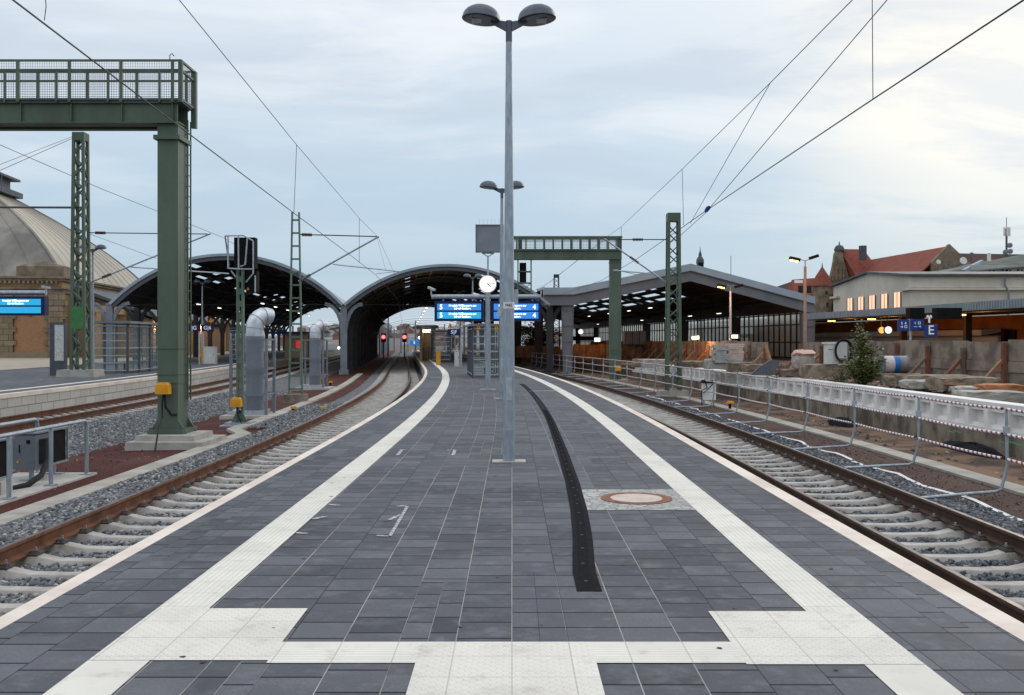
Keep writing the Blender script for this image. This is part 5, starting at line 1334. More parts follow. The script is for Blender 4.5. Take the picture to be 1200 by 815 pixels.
wire([at(-30, 208, 34), at(0, 200, 36), at(88, 161, 42)], 'guy wire running down left from the top of the platform mast', .012)
wire([at(-20, 202, 34), at(0, 193, 36), at(88, 159, 42)], 'second guy wire beside the first at the platform mast top', .010)
wire([at(0, 360, 62), at(130, 358, 64), at(403, 357, 68), at(520, 358, 68), at(645, 360, 68)], 'horizontal span wire stretched across the fronts of the arches', .014)
wire([at(633, 339, 72), at(713, 278, 41.4)], 'thin wire from the right bracket arm down to the hall valley', .010)
b = MB(); b.tube([at(-30, 243, 42.5), at(100, 243.5, 42.5)], .05, 8); tag(b.build('crossarm', anthr, None, True), 'dark horizontal crossarm at the left side of the platform mast', 'crossarm')
b = MB(); a_, e_ = at(831.5, 242, 18.9), at(826.5, 248.5, 19.3); b.tube([a_, a_.lerp(e_, .3), a_.lerp(e_, .7), e_], [.012, .045, .042, .018], 12); tag(b.build('wire_insulator', M('insulator_blue', (0.02, 0.06, 0.36), (0.015, 0.05, 0.28), 4, .4), None, True), 'small blue insulator on the wires above the right mast', 'insulator')
# ------------------------------------------------------------------ train shed arches
def arc_pt(oc, hw, z0, z1, u, dr=0.0):       # u in -1..1 across the arch
    h = z1-z0; R = (hw*hw+h*h)/(2*h); am = math.asin(min(1, hw/R)); a = u*am
    return oc+(R+dr)*math.sin(a), z1-R+(R+dr)*math.cos(a)
def arch_hall(label, oc, hw, z0, z1, s0, s1, gaps, cols, zl_=None):
    r = thing('train_shed', KT(oc, s0, 0), label, 'train shed', 'arched halls of the train shed')
    N = 36; ns = int((s1-s0)/1.9)
    ss = [s0+(s1-s0)*i/ns for i in range(ns+1)]
    rng = random.Random(int(abs(oc)*10))
    o, n_ = MB(), MB()
    for i in range(ns):
        for k in range(N):
            if k in gaps and i % 4 != 3 and rng.random() < gaps[k]: continue
            u0, u1 = -1+2*k/N, -1+2*(k+1)/N
            for mb, dr in ((o, 0.0), (n_, -.05)):
                A, B = arc_pt(oc, hw, z0, z1, u0, dr), arc_pt(oc, hw, z0, z1, u1, dr)
                mb.quad(KT(A[0], ss[i], A[1]), KT(B[0], ss[i], B[1]), KT(B[0], ss[i+1], B[1]), KT(A[0], ss[i+1], A[1]))
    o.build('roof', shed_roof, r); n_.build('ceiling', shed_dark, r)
    def arcbeam(mb, s, d, r0, r1):
        M_ = 28
        for k in range(M_):
            u0, u1 = -1+2*k/M_, -1+2*(k+1)/M_
            P = [arc_pt(oc, hw, z0, z1, u0, r0), arc_pt(oc, hw, z0, z1, u1, r0), arc_pt(oc, hw, z0, z1, u1, r1), arc_pt(oc, hw, z0, z1, u0, r1)]
            mb.prism([KT(p[0], s, p[1]) for p in P], [KT(p[0], s+d, p[1]) for p in P])
    b = MB(); arcbeam(b, s0-.35, .30, .06, -.13); b.build('fascia', shed_roof, r)
    b = MB(); arcbeam(b, s0-.22, .20, -.14, -.40); b.build('front_arch', shed_fascia, r)
    s = s0+6.8
    while s < s1:
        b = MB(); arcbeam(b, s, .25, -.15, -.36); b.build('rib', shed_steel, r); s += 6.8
    b = MB()
    for k in range(1, 14):
        A = arc_pt(oc, hw, z0, z1, -1+2*k/14, -.21); b.bar(KT(A[0], s0+.3, A[1]), KT(A[0], s1, A[1]), .10, .12)
    b.build('purlin', shed_steel, r)
    for off, first in list(cols)+([(6.5, False)] if oc > -5 else []):
        s = s0; i = 0
        while s < (s1+1 if first else s0+1):
            b = MB(); p = KT(off, s, -.8); w = .46 if i == 0 else .42
            b.box(p.x, p.y, -.8, w, w*.8, z0+.85, 0.11); b.box(p.x, p.y, -.8, w+.2, w+.1, .35, .11)
            for sg in (-1, 1):
                pts = []
                for t_ in range(6): a = t_/5*PI/2; pts.append(KT(off+sg*(.18+1.15*(1-math.cos(a))), s, z0-1.7+1.75*math.sin(a)))
                for q in range(5): b.bar(pts[q], pts[q+1], .18, .26)
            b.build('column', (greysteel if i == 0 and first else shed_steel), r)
            s += 6.8; i += 1
    return r
arch_hall('middle arched train shed over the grey platform', -.93, 7.45, 4.22, 7.15, 69.2, 147, {26: .7, 27: .5, 24: .4, 29: .35, 11: .3}, [(-8.4, True)])

arch_hall('left arched train shed over the left platform', -16.45, 8.0, 4.22, 7.75, 69.2, 170, {26: .8, 27: .6, 24: .6, 22: .5, 9: .5, 11: .4, 29: .5, 31: .3}, [(-24.5, True)])
# glazed vault beyond the arches
m_glaz = translucent_material('glazed_roof', (0.85, 0.88, 0.89), .85, .78)
for oc, hw, lb, g0 in ((-.93, 7.2, 'pale glazed roof visible through the middle arch', 152), (-16.5, 7.8, 'pale glazed roof visible through the left arch', 175)):
    r = thing('glazed_roof', KT(oc, g0, 0), lb, 'glazed roof', 'glazed roofs beyond the arches')
    b = MB(); rb = MB(); NS = [g0+4*i for i in range(17)]
    for i in range(16):
        for k in range(12):
            A, B = arc_pt(oc, hw, 4.2, 5.55, -1+k/6), arc_pt(oc, hw, 4.2, 5.55, -1+(k+1)/6); b.quad(KT(A[0], NS[i], A[1]), KT(B[0], NS[i], B[1]), KT(B[0], NS[i+1], B[1]), KT(A[0], NS[i+1], A[1]))
            A, B = arc_pt(oc, hw, 4.2, 5.55, -1+k/6, -.12), arc_pt(oc, hw, 4.2, 5.55, -1+(k+1)/6, -.12); rb.bar(KT(A[0], NS[i], A[1]), KT(B[0], NS[i], B[1]), .05, .05) if i % 4 == 2 else None
    b.build('glazing', m_glaz, r); rb.build('rib', greysteel, r)
    b = MB()
    for i in range(0, 17, 4):
        for o in (oc-hw, oc+hw): p = KT(o, NS[i], -.8); b.box(p.x, p.y, -.8, .3, .3, 5.2)
    b.build('column', greysteel, r)

# ------------------------------------------------------------------ gabled hall on the right
r = thing('gabled_hall', KT(17, 69.2, 0), 'dark gabled station hall with grey portal frame right of the displays', 'station hall')
LF = [(6.0, 5.42), (8.2, 5.45), (17.0, 7.28), (26.6, 4.85)]
def sec(t):
    for (a, za), (b_, zb_) in zip(LF, LF[1:]):
        if t <= b_: return za+(zb_-za)*(t-a)/(b_-a)
    return LF[-1][1]
s0, s1 = 69.2, 172; ns = 54; ss = [s0+(s1-s0)*i/ns for i in range(ns+1)]
o_, i_ = MB(), MB(); cuts = [6.0, 7.1, 8.2, 9.2, 10.1, 11.0, 11.9, 12.8, 13.7, 14.6, 15.5, 16.3, 17.0, 17.7, 18.4, 19.1, 19.8, 20.5, 21.2, 21.9, 22.6, 23.3, 24.2, 25.4, 26.6]
for i in range(ns):
    for k in range(len(cuts)-1):
        if 13 <= k <= 19 and k % 2 == 1 and i % 4 != 3 and 8 < i < 34: continue
        a, b_ = cuts[k], cuts[k+1]
        for mb, dz in ((o_, 0), (i_, -.05)): mb.quad(KT(a, ss[i], sec(a)+dz), KT(b_, ss[i], sec(b_)+dz), KT(b_, ss[i+1], sec(b_)+dz), KT(a, ss[i+1], sec(a)+dz))
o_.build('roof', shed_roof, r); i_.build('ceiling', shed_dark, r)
def strip(mb, s, d, top, bot):
    for (a, za), (b_, zb_) in zip(LF, LF[1:]):
        P = [(a, za+top), (b_, zb_+top), (b_, zb_+bot), (a, za+bot)]
        mb.prism([KT(x, s, z) for x, z in P], [KT(x, s+d, z) for x, z in P])
b = MB(); strip(b, s0-.5, .45, .10, -.42); b.build('fascia', shed_roof, r)
b = MB(); strip(b, s0-.3, .28, -.43, -1.12); strip(b, s0-.42, .14, -1.121, -1.2); strip(b, s0-.42, .118, -.422, -.48); b.build('front_beam', hall_beam, r)
def taper_col(off, s, wt, wb, zt, mt, nm='column'):
    b = MB(); A = KT(off, s, 0); d = .55
    for z0_, z1_ in ((-.9, zt),):
        b.prism([(A.x-wb/2, A.y, z0_), (A.x+wb/2, A.y, z0_), (A.x+wt/2, A.y, z1_), (A.x-wt/2, A.y, z1_)], [(A.x-wb/2, A.y+d, z0_), (A.x+wb/2, A.y+d, z0_), (A.x+wt/2, A.y+d, z1_), (A.x-wt/2, A.y+d, z1_)])
    for q in range(4): z = .4+q*1.15; b.box(A.x, A.y+.27, z, wb+.12+(wt-wb)*(z+.9)/(zt+.9), .66, .05, .0)
    for sg in (-1, 1): b.prism([(A.x+sg*(wb/2-.03), A.y-.06, -.9), (A.x+sg*(wb/2+.03), A.y-.06, -.9), (A.x+sg*(wt/2+.03), A.y-.06, zt), (A.x+sg*(wt/2-.03), A.y-.06, zt)], [(A.x+sg*(wb/2-.03), A.y+.6, -.9), (A.x+sg*(wb/2+.03), A.y+.6, -.9), (A.x+sg*(wt/2+.03), A.y+.6, zt), (A.x+sg*(wt/2-.03), A.y+.6, zt)])
    b.build(nm, mt, r)
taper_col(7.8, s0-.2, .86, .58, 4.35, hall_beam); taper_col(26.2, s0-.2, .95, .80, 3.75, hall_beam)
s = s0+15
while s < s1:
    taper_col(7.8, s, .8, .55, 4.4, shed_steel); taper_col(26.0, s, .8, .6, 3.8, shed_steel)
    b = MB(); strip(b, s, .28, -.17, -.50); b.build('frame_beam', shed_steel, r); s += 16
b = MB()
for k in (9.5, 11.6, 13.6, 15.6, 18.05, 19.45, 20.85, 22.25, 25): b.bar(KT(k, s0, sec(k)-.22), KT(k, s1, sec(k)-.22), .12, .14)
b.build('purlin', shed_steel, r)
b = MB(); m_ = MB(); sv = [s0+i*1.15 for i in range(88)]
for i in range(87):
    b.quad(KT(26.4, sv[i], .3), KT(26.4, sv[i+1], .3), KT(26.4, sv[i+1], 3.9), KT(26.4, sv[i], 3.9)); p = KT(26.35, sv[i], .3); m_.box(p.x, p.y, .3, .12, .10, 3.6)
for z in (.3, 1.5, 2.9, 3.75): m_.bar(KT(26.36, s0, z), KT(26.36, sv[87], z), .09, .10)
b.build('side_glazing', glass_dim, r); q_ = MB(); q_.prism([KT(26.3, s0+.3, 3.85), KT(26.5, s0+.3, 3.85), KT(26.5, s0+.3, 4.80), KT(26.3, s0+.3, 4.80)], [KT(26.3, s1, 3.85), KT(26.5, s1, 3.85), KT(26.5, s1, 4.80), KT(26.3, s1, 4.80)]); q_.build('eaves_beam', shed_steel, r); m_.build('mullion', shed_steel, r)
def lamp_row(off, z, s_list, label, L=1.1):
    first = None
    for i, s in enumerate(s_list):
        p = KT(off, s, z); rr = thing('ceiling_lamp', p, label, 'ceiling lamp', label)
        if first is None:
            b = MB(); b.box(p.x, p.y, z, .22, L, .08, .11); hh = b.build('housing', greysteel, rr); b = MB(); b.box(p.x, p.y, z-.035, .12, L-.1, .034, .11); df = b.build('tube', light_white, rr); first = (hh, df)
        else:
            for q in first: e_ = q.copy(); COL.objects.link(e_); e_.parent = rr
lamp_row(17.4, 4.55, [82, 90, 99, 110, 122, 136], 'lit strip lamps in the left row of the gabled hall')
lamp_row(25.0, 4.2, [86, 95, 104, 115, 128, 142], 'lit strip lamps in the right row of the gabled hall')
lamp_row(-2.4, 4.2, [74, 82, 91, 101, 112, 125, 140], 'lit strip lamps in a row under the middle arch')
lamp_row(-14.5, 4.4, [72, 79, 87, 96, 106], 'lit strip lamps in a row under the left arch')
lamp_row(-19.5, 4.4, [74, 82, 91, 101], 'lit strip lamps in the second row under the left arch')

# hoarding and site things inside the gabled hall
def px_(x, d): return (x-600)*d/F
def hoarding(x0, x1, y0, y1, d, label, n):
    p0, p1 = at(x0, y1, d), at(x1, y0, d); rr = thing('formwork_hoarding', ((p0.x+p1.x)/2, d, p0.z), label, 'hoarding')
    for i in range(n):
        xa, xb = p0.x+(p1.x-p0.x)*i/n, p0.x+(p1.x-p0.x)*(i+1)/n
        b = MB(); b.box((xa+xb)/2, d, p0.z, xb-xa-.03, .08, p1.z-p0.z+random.uniform(-.06, .06)); b.build('panel', hoard, rr)
        b = MB(); b.box(xa, d-.1, p0.z, .1, .12, p1.z-p0.z-.1); b.build('post', wood_grey, rr)
hoarding(672, 716, 403.5, 421, 84, 'orange-lit plywood hoarding right of the grey portal column', 6)
hoarding(605, 657, 405.5, 419, 92, 'orange-lit timber fence behind the dark columns', 6)
hoarding(729, 775, 403.5, 418, 80, 'orange-lit formwork hoarding right of the far bridge column', 6)
p = at(713.5, 421, 76); cr = thing('crate_stack', p, 'tall stack of orange-lit crates left of the far bridge column', 'crates')
for k in range(5):
    b = MB(); b.box(p.x, 76, p.z+k*.31, .42, .4, .26); b.build('crate', wood, cr)
p = at(745.5, 404, 79); ct = thing('site_container', p, 'grey site container above the orange-lit formwork', 'container')
b = MB(); b.box(p.x, 80, p.z, 1.75, 1.6, 1.12); b.build('body', M('container_grey', (0.17, 0.165, 0.16), (0.13, 0.125, 0.12), 2, .7), ct)
b = MB()
for k in range(4): b.box(p.x-.87+k*.58, 79.19, p.z, .05, .03, 1.12)
b.build('rib', shed_steel, ct)
def glow_clock(x, y, rad, d, label, mt=None):
    p = at(x, y, d); rr = thing('platform_clock', p, label, 'clock'); R = rad*d/F
    b = MB(); b.lathe([(R, -.12), (R*1.04, -.1), (R*1.04, .08), (R, .1)], p.x, d, p.z, 24, Matrix.Rotation(PI/2, 4, 'X')); b.build('case', anthr, rr)
    b = MB(); b.lathe([(R*.97, .101), (.0, .105)], p.x, d, p.z, 24, Matrix.Rotation(PI/2, 4, 'X')); b.build('face', mt or clock_face, rr)
    b = MB(); b.tube([(p.x, d, p.z+R), (p.x, d, p.z+R+.9)], .03, 6); b.build('hanger', anthr, rr)
glow_clock(680.5, 389, 3.0, 100, 'small bright clock hanging inside the gabled hall')
glow_clock(1040.3, 387, 4.3, 57, 'white round clock under the platform canopy on the right')
glow_clock(1032.5, 387.3, 3.9, 58.5, 'yellowish round clock left of the white one under the canopy', E('clock_yellow', (0.9, 0.62, 0.18), .8))
p = at(700, 398.5, 90); b = MB(); b.box(p.x, 90, p.z-.17, .55, .12, .36); tag(b.build('light_box', E('light_box_white', (0.9, 1.0, 0.95), 1.6), None, False, 'base'), 'small lit white sign box inside the gabled hall', 'light box')
b = MB(); p = at(683, 397, 91); b.box(p.x, 91, p.z-.2, 2.3, .15, .42); tag(b.build('hanging_sign', black, None, False, 'base'), 'dark unlit sign hanging left of the lit sign box', 'sign')
p = at(652, 341, 110); lattice_mast('lattice_mast', (p.x, 110, -.8), .8, .5, at(0, 322, 110).z+.8, 20, 'distant lattice mast rising behind the valley of the gabled hall', 1, shed_steel, None, leg=.12)

# ------------------------------------------------------------------ buildings on the left
def bmat_xz(name, c1, c2, mo, w, h, **k):
    m = brick_material(name, c1, c2, mo, w, h, **k)
    t_ = NT(m.node_tree); br = [n for n in t_.n if n.type == 'TEX_BRICK'][0]
    s_ = t_.sep(t_.coord('Position')); t_.put(br.inputs['Vector'], t_.vec(t_.m('ADD', s_[0], s_[1]), s_[2]))
    return m
m_obrick = bmat_xz('orange_brick', (0.46, 0.22, 0.10), (0.36, 0.17, 0.075), (0.33, 0.24, 0.16), .25, .085, coord='Position', stain=.3)
m_ashlar = bmat_xz('sandstone_ashlar', (0.30, 0.225, 0.14), (0.21, 0.16, 0.11), (0.075, 0.06, 0.05), 1.1, .55, coord='Position', msize=.035, stain=.6)
m_ybrick = bmat_xz('yellow_brick', (0.42, 0.275, 0.135), (0.33, 0.21, 0.10), (0.25, 0.19, 0.12), .3, .1, coord='Position', stain=.4)
m_stone = M('dark_sandstone', (0.27, 0.21, 0.145), (0.13, 0.105, 0.08), .9, .9, 0, .01, coord='Position')
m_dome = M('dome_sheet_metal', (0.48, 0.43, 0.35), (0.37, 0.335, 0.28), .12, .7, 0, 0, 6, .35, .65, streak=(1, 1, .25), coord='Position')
m_dome2 = M('dome_streaked_dark', (0.29, 0.265, 0.23), (0.155, 0.145, 0.13), .22, .65, 0, 0, 6, .35, .65, streak=(1.6, 1.6, .18), coord='Position')  # darker, streaked tone for the front and left dome faces and the ribs
m_lead = M('lead_grey', (0.10, 0.105, 0.115), (0.07, 0.075, 0.085), .8, .6)
d = 90; X1 = px_(73, d)
sb = thing('station_building', (X1, d, 0), 'old brick and sandstone station building with big ribbed dome', 'station building')
b = MB(); b.box(X1-16, d+16, 0, 32, 32, 7.6); b.build('wall', m_ybrick, sb)
b = MB()
for xa, xb in ((57.5, 75.0), (-8, 19)):
    a, e_ = px_(xa, d), px_(xb, d)
    b.box((a+e_)/2, d-.05, 0, e_-a, .5, 6.2)
    for k in range(9):
        if k % 2: b.box((a+e_)/2, d-.07, .6+k*.62, e_-a+.55, .5, .45)
b.build('quoin', m_ashlar, sb)
a, e_ = px_(19.5, d), px_(57, d); b = MB(); b.box((a+e_)/2, d-.03, .4, e_-a, .1, 4.4); pn = b.build('brick_panel', m_obrick, sb)
b = MB(); b.box((a+e_)/2, d-.06, 4.72, e_-a+.4, .3, .35); b.prism([((a+e_)/2-.5, d-.25, 4.80), ((a+e_)/2+.5, d-.25, 4.80), ((a+e_)/2, d-.25, 3.9)], [((a+e_)/2-.5, d, 4.80), ((a+e_)/2+.5, d, 4.80), ((a+e_)/2, d, 3.9)]); b.box(X1-16, d-.1, 0, 32.4, .6, .55); b.build('stone_band', m_stone, sb)
b = MB()
for z, pr, h in ((6.15, .15, .35), (6.52, .3, .14), (7.3, .28, .22), (7.53, .5, .18)): b.box(X1-16, d+16, z, 32+2*pr, 32+2*pr, h)
for k in range(44): b.box(X1-.4-k*.42, d-.33, 7.06, .2, .25, .23)
b.build('cornice', m_stone, sb)
b = MB(); b.box(X1-2.1, d+1.2, 7.72, 4.3, 2.0, 1.0); b.prism([(X1-4.3, d+.2, 8.72), (X1+.1, d+.2, 8.72), (X1-2.1, d+1.2, 9.35)], [(X1-4.3, d+2.2, 8.72), (X1+.1, d+2.2, 8.72), (X1-2.1, d+1.2, 9.36)]); b.build('attic', m_stone, sb)
cx, cy, HA = X1-16.0, d+16.6, 15.7; zb0, RZ = 7.72, 10.6
def dome_pt(ph, u, face):        # u -1..1 along the side
    w = HA*(1-.46*ph-.36*ph*ph); z = zb0+RZ*ph
    return {0: (cx+u*w, cy-w, z), 1: (cx+w, cy+u*w, z), 2: (cx-u*w, cy+w, z), 3: (cx-w, cy-u*w, z)}[face]
PH = [i/14 for i in range(15)]
for face in range(4):
    b = MB()
    for i in range(14): b.quad(dome_pt(PH[i], -1, face), dome_pt(PH[i], 1, face), dome_pt(PH[i+1], 1, face), dome_pt(PH[i+1], -1, face))
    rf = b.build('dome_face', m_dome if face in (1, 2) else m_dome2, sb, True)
    b = MB()
    for k in range(-5, 6):
        for i in range(14): b.bar(Vector(dome_pt(PH[i], k/6, face)), Vector(dome_pt(PH[i+1], k/6, face)), .10, .10)
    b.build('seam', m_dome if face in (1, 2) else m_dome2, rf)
    b = MB()
    for i in range(14): b.bar(Vector(dome_pt(PH[i], 1, face)), Vector(dome_pt(PH[i+1], 1, face)), .26, .2)
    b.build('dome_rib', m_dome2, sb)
zl2 = zb0+RZ; b = MB(); b.box(cx, cy, zl2-.3, 8.6, 8.6, .6); b.box(cx, cy, zl2+.3, 6.6, 6.6, 1.3); b.box(cx, cy, zl2+1.6, 8.2, 8.2, .25); b.prism([(cx-3.4, cy-3.4, zl2+1.85), (cx+3.4, cy-3.4, zl2+1.85), (cx+3.4, cy+3.4, zl2+1.85), (cx-3.4, cy+3.4, zl2+1.85)], [(cx-.3, cy-.3, zl2+3.2), (cx+.3, cy-.3, zl2+3.2), (cx+.3, cy+.3, zl2+3.2), (cx-.3, cy+.3, zl2+3.2)]); [b.box(cx-3.1+.62*k_, cy-3.35, zl2+.35, .12, .12, 1.2) for k_ in range(11)]; b.build('lantern', m_lead, sb)
b = MB(); q = Vector((cx+4.0, cy-3.4, zl2-.6))
for dx in (0, 1.1): b.bar(q+Vector((dx, 0, 0)), q+Vector((dx, 0, 2.0)), .06)
b.bar(q+Vector((0, 0, 2)), q+Vector((1.1, 0, 2)), .06); b.bar(q+Vector((0, 0, 1.3)), q+Vector((1.1, 0, 1.3)), .06); b.build('roof_railing', anthr, sb); sb.rotation_euler.z = .105
# side wing with pent roof and arcade
wg = thing('station_wing', (X1+3, 94, 0), 'lower brick wing with grey pent roof right of the domed building', 'building')
wx0, wx1 = X1+.1, X1+7.4
b = MB(); b.box((wx0+wx1)/2, 110, 0, wx1-wx0-.3, 34, 3.6); b.build('wall', m_obrick, wg)
b = MB(); b.prism([(wx0, 92.5, 6.6), (wx1+.5, 92.5, 3.7), (wx1+.5, 92.5, 3.95), (wx0, 92.5, 6.95)], [(wx0, 128, 6.6), (wx1+.5, 128, 3.7), (wx1+.5, 128, 3.95), (wx0, 128, 6.95)]); b.build('roof', m_lead, wg)
b = MB(); b.prism([(wx0, 93.2, 3.6), (wx1, 93.2, 3.6), (wx0, 93.2, 6.5)], [(wx0, 127.5, 3.6), (wx1, 127.5, 3.6), (wx0, 127.5, 6.5)]); b.build('gable', m_ashlar, wg)
for k in range(3):
    b = MB(); x = wx0+1.3+k*2.2; b.box(x, 92.92, .3, .75, .12, 2.6); b.box(x, 92.93, 2.9, .5, .1, .3); b.build('window', shed_dark, wg)
wg.rotation_euler.z = .105
aw = thing('arcade_wall', KT(-33, 92, 0), 'warmly lit sandstone arcade wall behind the left platform', 'arcade')
b = MB(); dk = MB()
for k in range(16):
    s = 88+k*4.2; p = KT(-31.5, s, 0); b.box(p.x, p.y, 0, .9, 1.3, 4.2, .11); q = KT(-31.8, s+2.1, 0); dk.box(q.x, q.y, 0, .3, 2.9, 3.4, .11)
b.bar(KT(-31.5, 87, 4.5), KT(-31.5, 153, 4.5), .95, .7); b.build('pier', m_ybrick, aw); dk.build('infill', m_obrick, aw)

# ------------------------------------------------------------------ platform canopy on the right
cn = thing('platform_canopy', K(24, 50, 0), 'long low platform canopy with orange lamps behind the plank wall', 'canopy')
CS = [38+3.5*i for i in range(9)]; CS2 = [66.1+3.5*i for i in range(11)]
def czo(o): return 3.32+(.0)*o
b = MB(); b.sweep([(24, 3.30), (34, 3.55), (34, 3.75), (24, 3.50)], CS, K); b.sweep([(27.4, 3.39), (34, 3.55), (34, 3.75), (27.4, 3.59)], CS2, K); b.build('roof', shed_roof, cn)
b = MB(); b.sweep([(23.9, 3.10), (24.0, 3.10), (24.0, 3.52), (23.9, 3.52)], CS, K); fs = b.build('fascia', M('corrugated_fascia', (0.22, 0.28, 0.32), (0.17, 0.22, 0.255), 1, .6), cn)
b = MB(); i = 38.0
while i < 66: p = K(23.89, i, 3.14); b.box(p.x, p.y, 3.14, .03, .09, .34); i += .22
b.build('rib', M('fascia_rib', (0.27, 0.33, 0.37), (0.22, 0.27, 0.31), 1, .6), fs)
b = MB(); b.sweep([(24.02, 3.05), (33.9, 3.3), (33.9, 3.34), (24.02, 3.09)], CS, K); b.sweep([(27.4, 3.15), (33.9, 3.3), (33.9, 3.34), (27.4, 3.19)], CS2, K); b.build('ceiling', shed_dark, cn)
for s in (40, 47, 54, 61):
    b = MB(); p = K(28.0, s, 0); b.box(p.x, p.y, .1, .35, .35, 3.1); b.build('column', shed_steel, cn)
m_lit = M('orange_lit_plaster', (0.42, 0.17, 0.06), (0.3, 0.115, 0.045), .8, .9)  # glow of the canopy lamps painted into the wall colour
bw = thing('platform_building', K(33, 50, 0), 'orange-lit building under the canopy on the right', 'building')
b = MB(); b.sweep([(33.0, .1), (33.3, .1), (33.3, 3.2), (33.0, 3.2)], CS+CS2, K); b.build('wall', m_lit, bw)
b = MB(); b.sweep([(31.2, 1.95), (32.4, 2.15), (32.4, 2.4), (31.2, 2.3)], [58+3.5*i for i in range(13)], K); b.sweep([(32.2, .12), (32.4, .12), (32.4, 1.94), (32.2, 1.94)], [58+3.5*i for i in range(13)], K); tag(b.build('low_canopy', M('canopy_paint', (0.5, 0.53, 0.56), (0.42, 0.45, 0.48), .5, .4), None, False, (30, 60, .1)), 'pale low roof band behind the lamp post under the canopy', 'canopy')
for k, s in enumerate((40, 43.5, 47, 52, 58, 63)):
    b = MB(); p = K(32.97, s, 0); b.box(p.x, p.y, .3, .1, 1.2, 2.0); b.build('door' if k % 2 else 'window', shed_dark if k % 3 else E('lit_pane%d' % k, (1.0, 0.62, 0.22), .9), bw)
for x, y, lb in ((1126, 361, 'orange lamp under the canopy edge nearest the right side'), (1021.5, 374, 'orange lamp under the canopy above the bush'), (974.5, 375.5, 'orange lamp under the canopy right of the street lamp')):
    d = 24*F/(x-600)
    for _ in range(20): d = (24.7+c(d))*F/(x-600)
    p = Vector((px_(x, d), d, 2.95)); rr = thing('canopy_lamp', p, lb, 'lamp', 'orange lamps under the canopy')
    b = MB(); b.box(p.x, d, 2.92, .42, .22, .06); b.build('diffuser', light_orange, rr); b = MB(); b.box(p.x, d, 2.985, .5, .28, .08); b.build('housing', anthr, rr)
    L = bpy.data.lights.new('canopy_light', 'POINT'); L.energy = 90; L.color = (1, .36, .07); L.shadow_soft_size = .2; lo = bpy.data.objects.new('canopy_light', L); COL.objects.link(lo); lo.location = (p.x+1.2, d, 2.6)
blue = M('sign_blue', (0.025, 0.06, 0.26), (0.02, 0.05, 0.21), 3, .5)
def bsign(x0, x1, y0, y1, d, label, body, sz, post=None):
    p0, p1 = at(x0, y1, d), at(x1, y0, d); rr = thing('platform_sign', ((p0.x+p1.x)/2, d, p0.z), label, 'sign')
    b = MB(); b.box((p0.x+p1.x)/2, d, p0.z, p1.x-p0.x, .1, p1.z-p0.z); pn = b.build('panel', blue, rr)
    text('lettering', body, sz, signwhite, pn, ((p0.x+p1.x)/2, d-.056, (p0.z+p1.z)/2), bold=.004)
    if post: q = px_(post, d); b = MB(); b.tube([(q, d+.1, .1), (q, d+.1, p1.z)], .06, 10); b.build('post', galv_light, rr, True)
bsign(1052, 1065, 374.5, 388, 46, 'small blue notice board left of the white sign post', '5  4\n\u2192 \u25a1', .17)
bsign(1067, 1082.5, 374.5, 387.5, 46, 'wider blue notice board on the white sign post', '1  \u25a1\n\u2014 \u2192', .16, 1068)
bsign(1083, 1098, 380, 395, 45.5, 'blue sign with a big white letter E under the canopy', 'E', .62)
p = at(1090, 376, 45.4); b = MB(); b.box(p.x, 45.5, p.z-.1, .07, .05, .26); b.box(p.x, 45.5, p.z+.161, .26, .05, .05); b.box(p.x-.07, 45.5, p.z+.212, .06, .05, .06); b.box(p.x+.07, 45.5, p.z+.212, .06, .05, .06); tag(b.build('white_symbol', signwhite, None, False, 'base'), 'white T-like symbol above the letter E sign', 'symbol')
for x0, x1, lb in ((1066, 1083, 'dark box hanging under the canopy above the blue notice boards'), (1097, 1127, 'long dark display housing hanging right of the E sign')):
    p0, p1 = at(x0, 374, 46), at(x1, 361, 46); b = MB(); b.box((p0.x+p1.x)/2, 46.2, p0.z, p1.x-p0.x, .5, p1.z-p0.z); tag(b.build('hanging_box', black, None, False, 'base'), lb, 'display housing')

# ------------------------------------------------------------------ street lamps on the right
def street_lamp(x, ybase, ytop, d, label, pole_r, mt, heads, bright):
    xx = px_(x, d); zt = at(0, ytop, d).z; r = thing('street_lamp', (xx, d, .1), label, 'street lamp')
    b = MB(); b.tube([(xx, d, .05), (xx, d, zt-.35)], [pole_r, pole_r*.75], 12); b.build('pole', mt, r, True)
    b = MB(); b.tube([(xx, d, zt-.36), (xx, d, zt-.02)], .03, 8)
    for hx, hy, lit in heads:
        q = at(hx, hy, d); b.tube([(xx, d, zt-.04), (xx+(q.x-xx)*.35, d, zt+.02), (q.x*.55+xx*.45, d, q.z*.5+zt*.5)], .02, 6)
    b.build('arm', greysteel, r, True)
    for hx, hy, lit in heads:
        q = at(hx, hy, d); sg_ = 1 if q.x > xx else -1
        b = MB(); e0, e1 = Vector((xx+(q.x-xx)*.5, d, q.z-.05)), Vector((xx+(q.x-xx)*1.45, d, q.z+.10 if not lit else q.z+.07)); b.bar(e0, e1, .28, .16); hd = b.build('lamp_head', black, r)
        if lit: b = MB(); b.bar(e0.lerp(e1, .2)+Vector((0, 0, -.10)), e0.lerp(e1, .95)+Vector((0, 0, -.11)), .22, .05); b.build('bulb', light_orange, hd)
street_lamp(943.5, 402, 305, 51, 'tall lamp post glowing orange with one lit and one dark head', .10, M('lamp_post_timber', (0.36, 0.27, 0.21), (0.26, 0.19, 0.15), 3, .8), [(931, 304, True), (954, 302, False)], True)
street_lamp(856, 402, 335, 60, 'thin lamp post with lit orange head before the gabled hall', .09, galv_light, [(845.5, 335.5, True), (866, 336, False)], True)
def plight(p, e, colr, size=.3):
    L = bpy.data.lights.new('site_light', 'POINT'); L.energy = e; L.color = colr; L.shadow_soft_size = size; o = bpy.data.objects.new('site_light', L); COL.objects.link(o); o.location = p
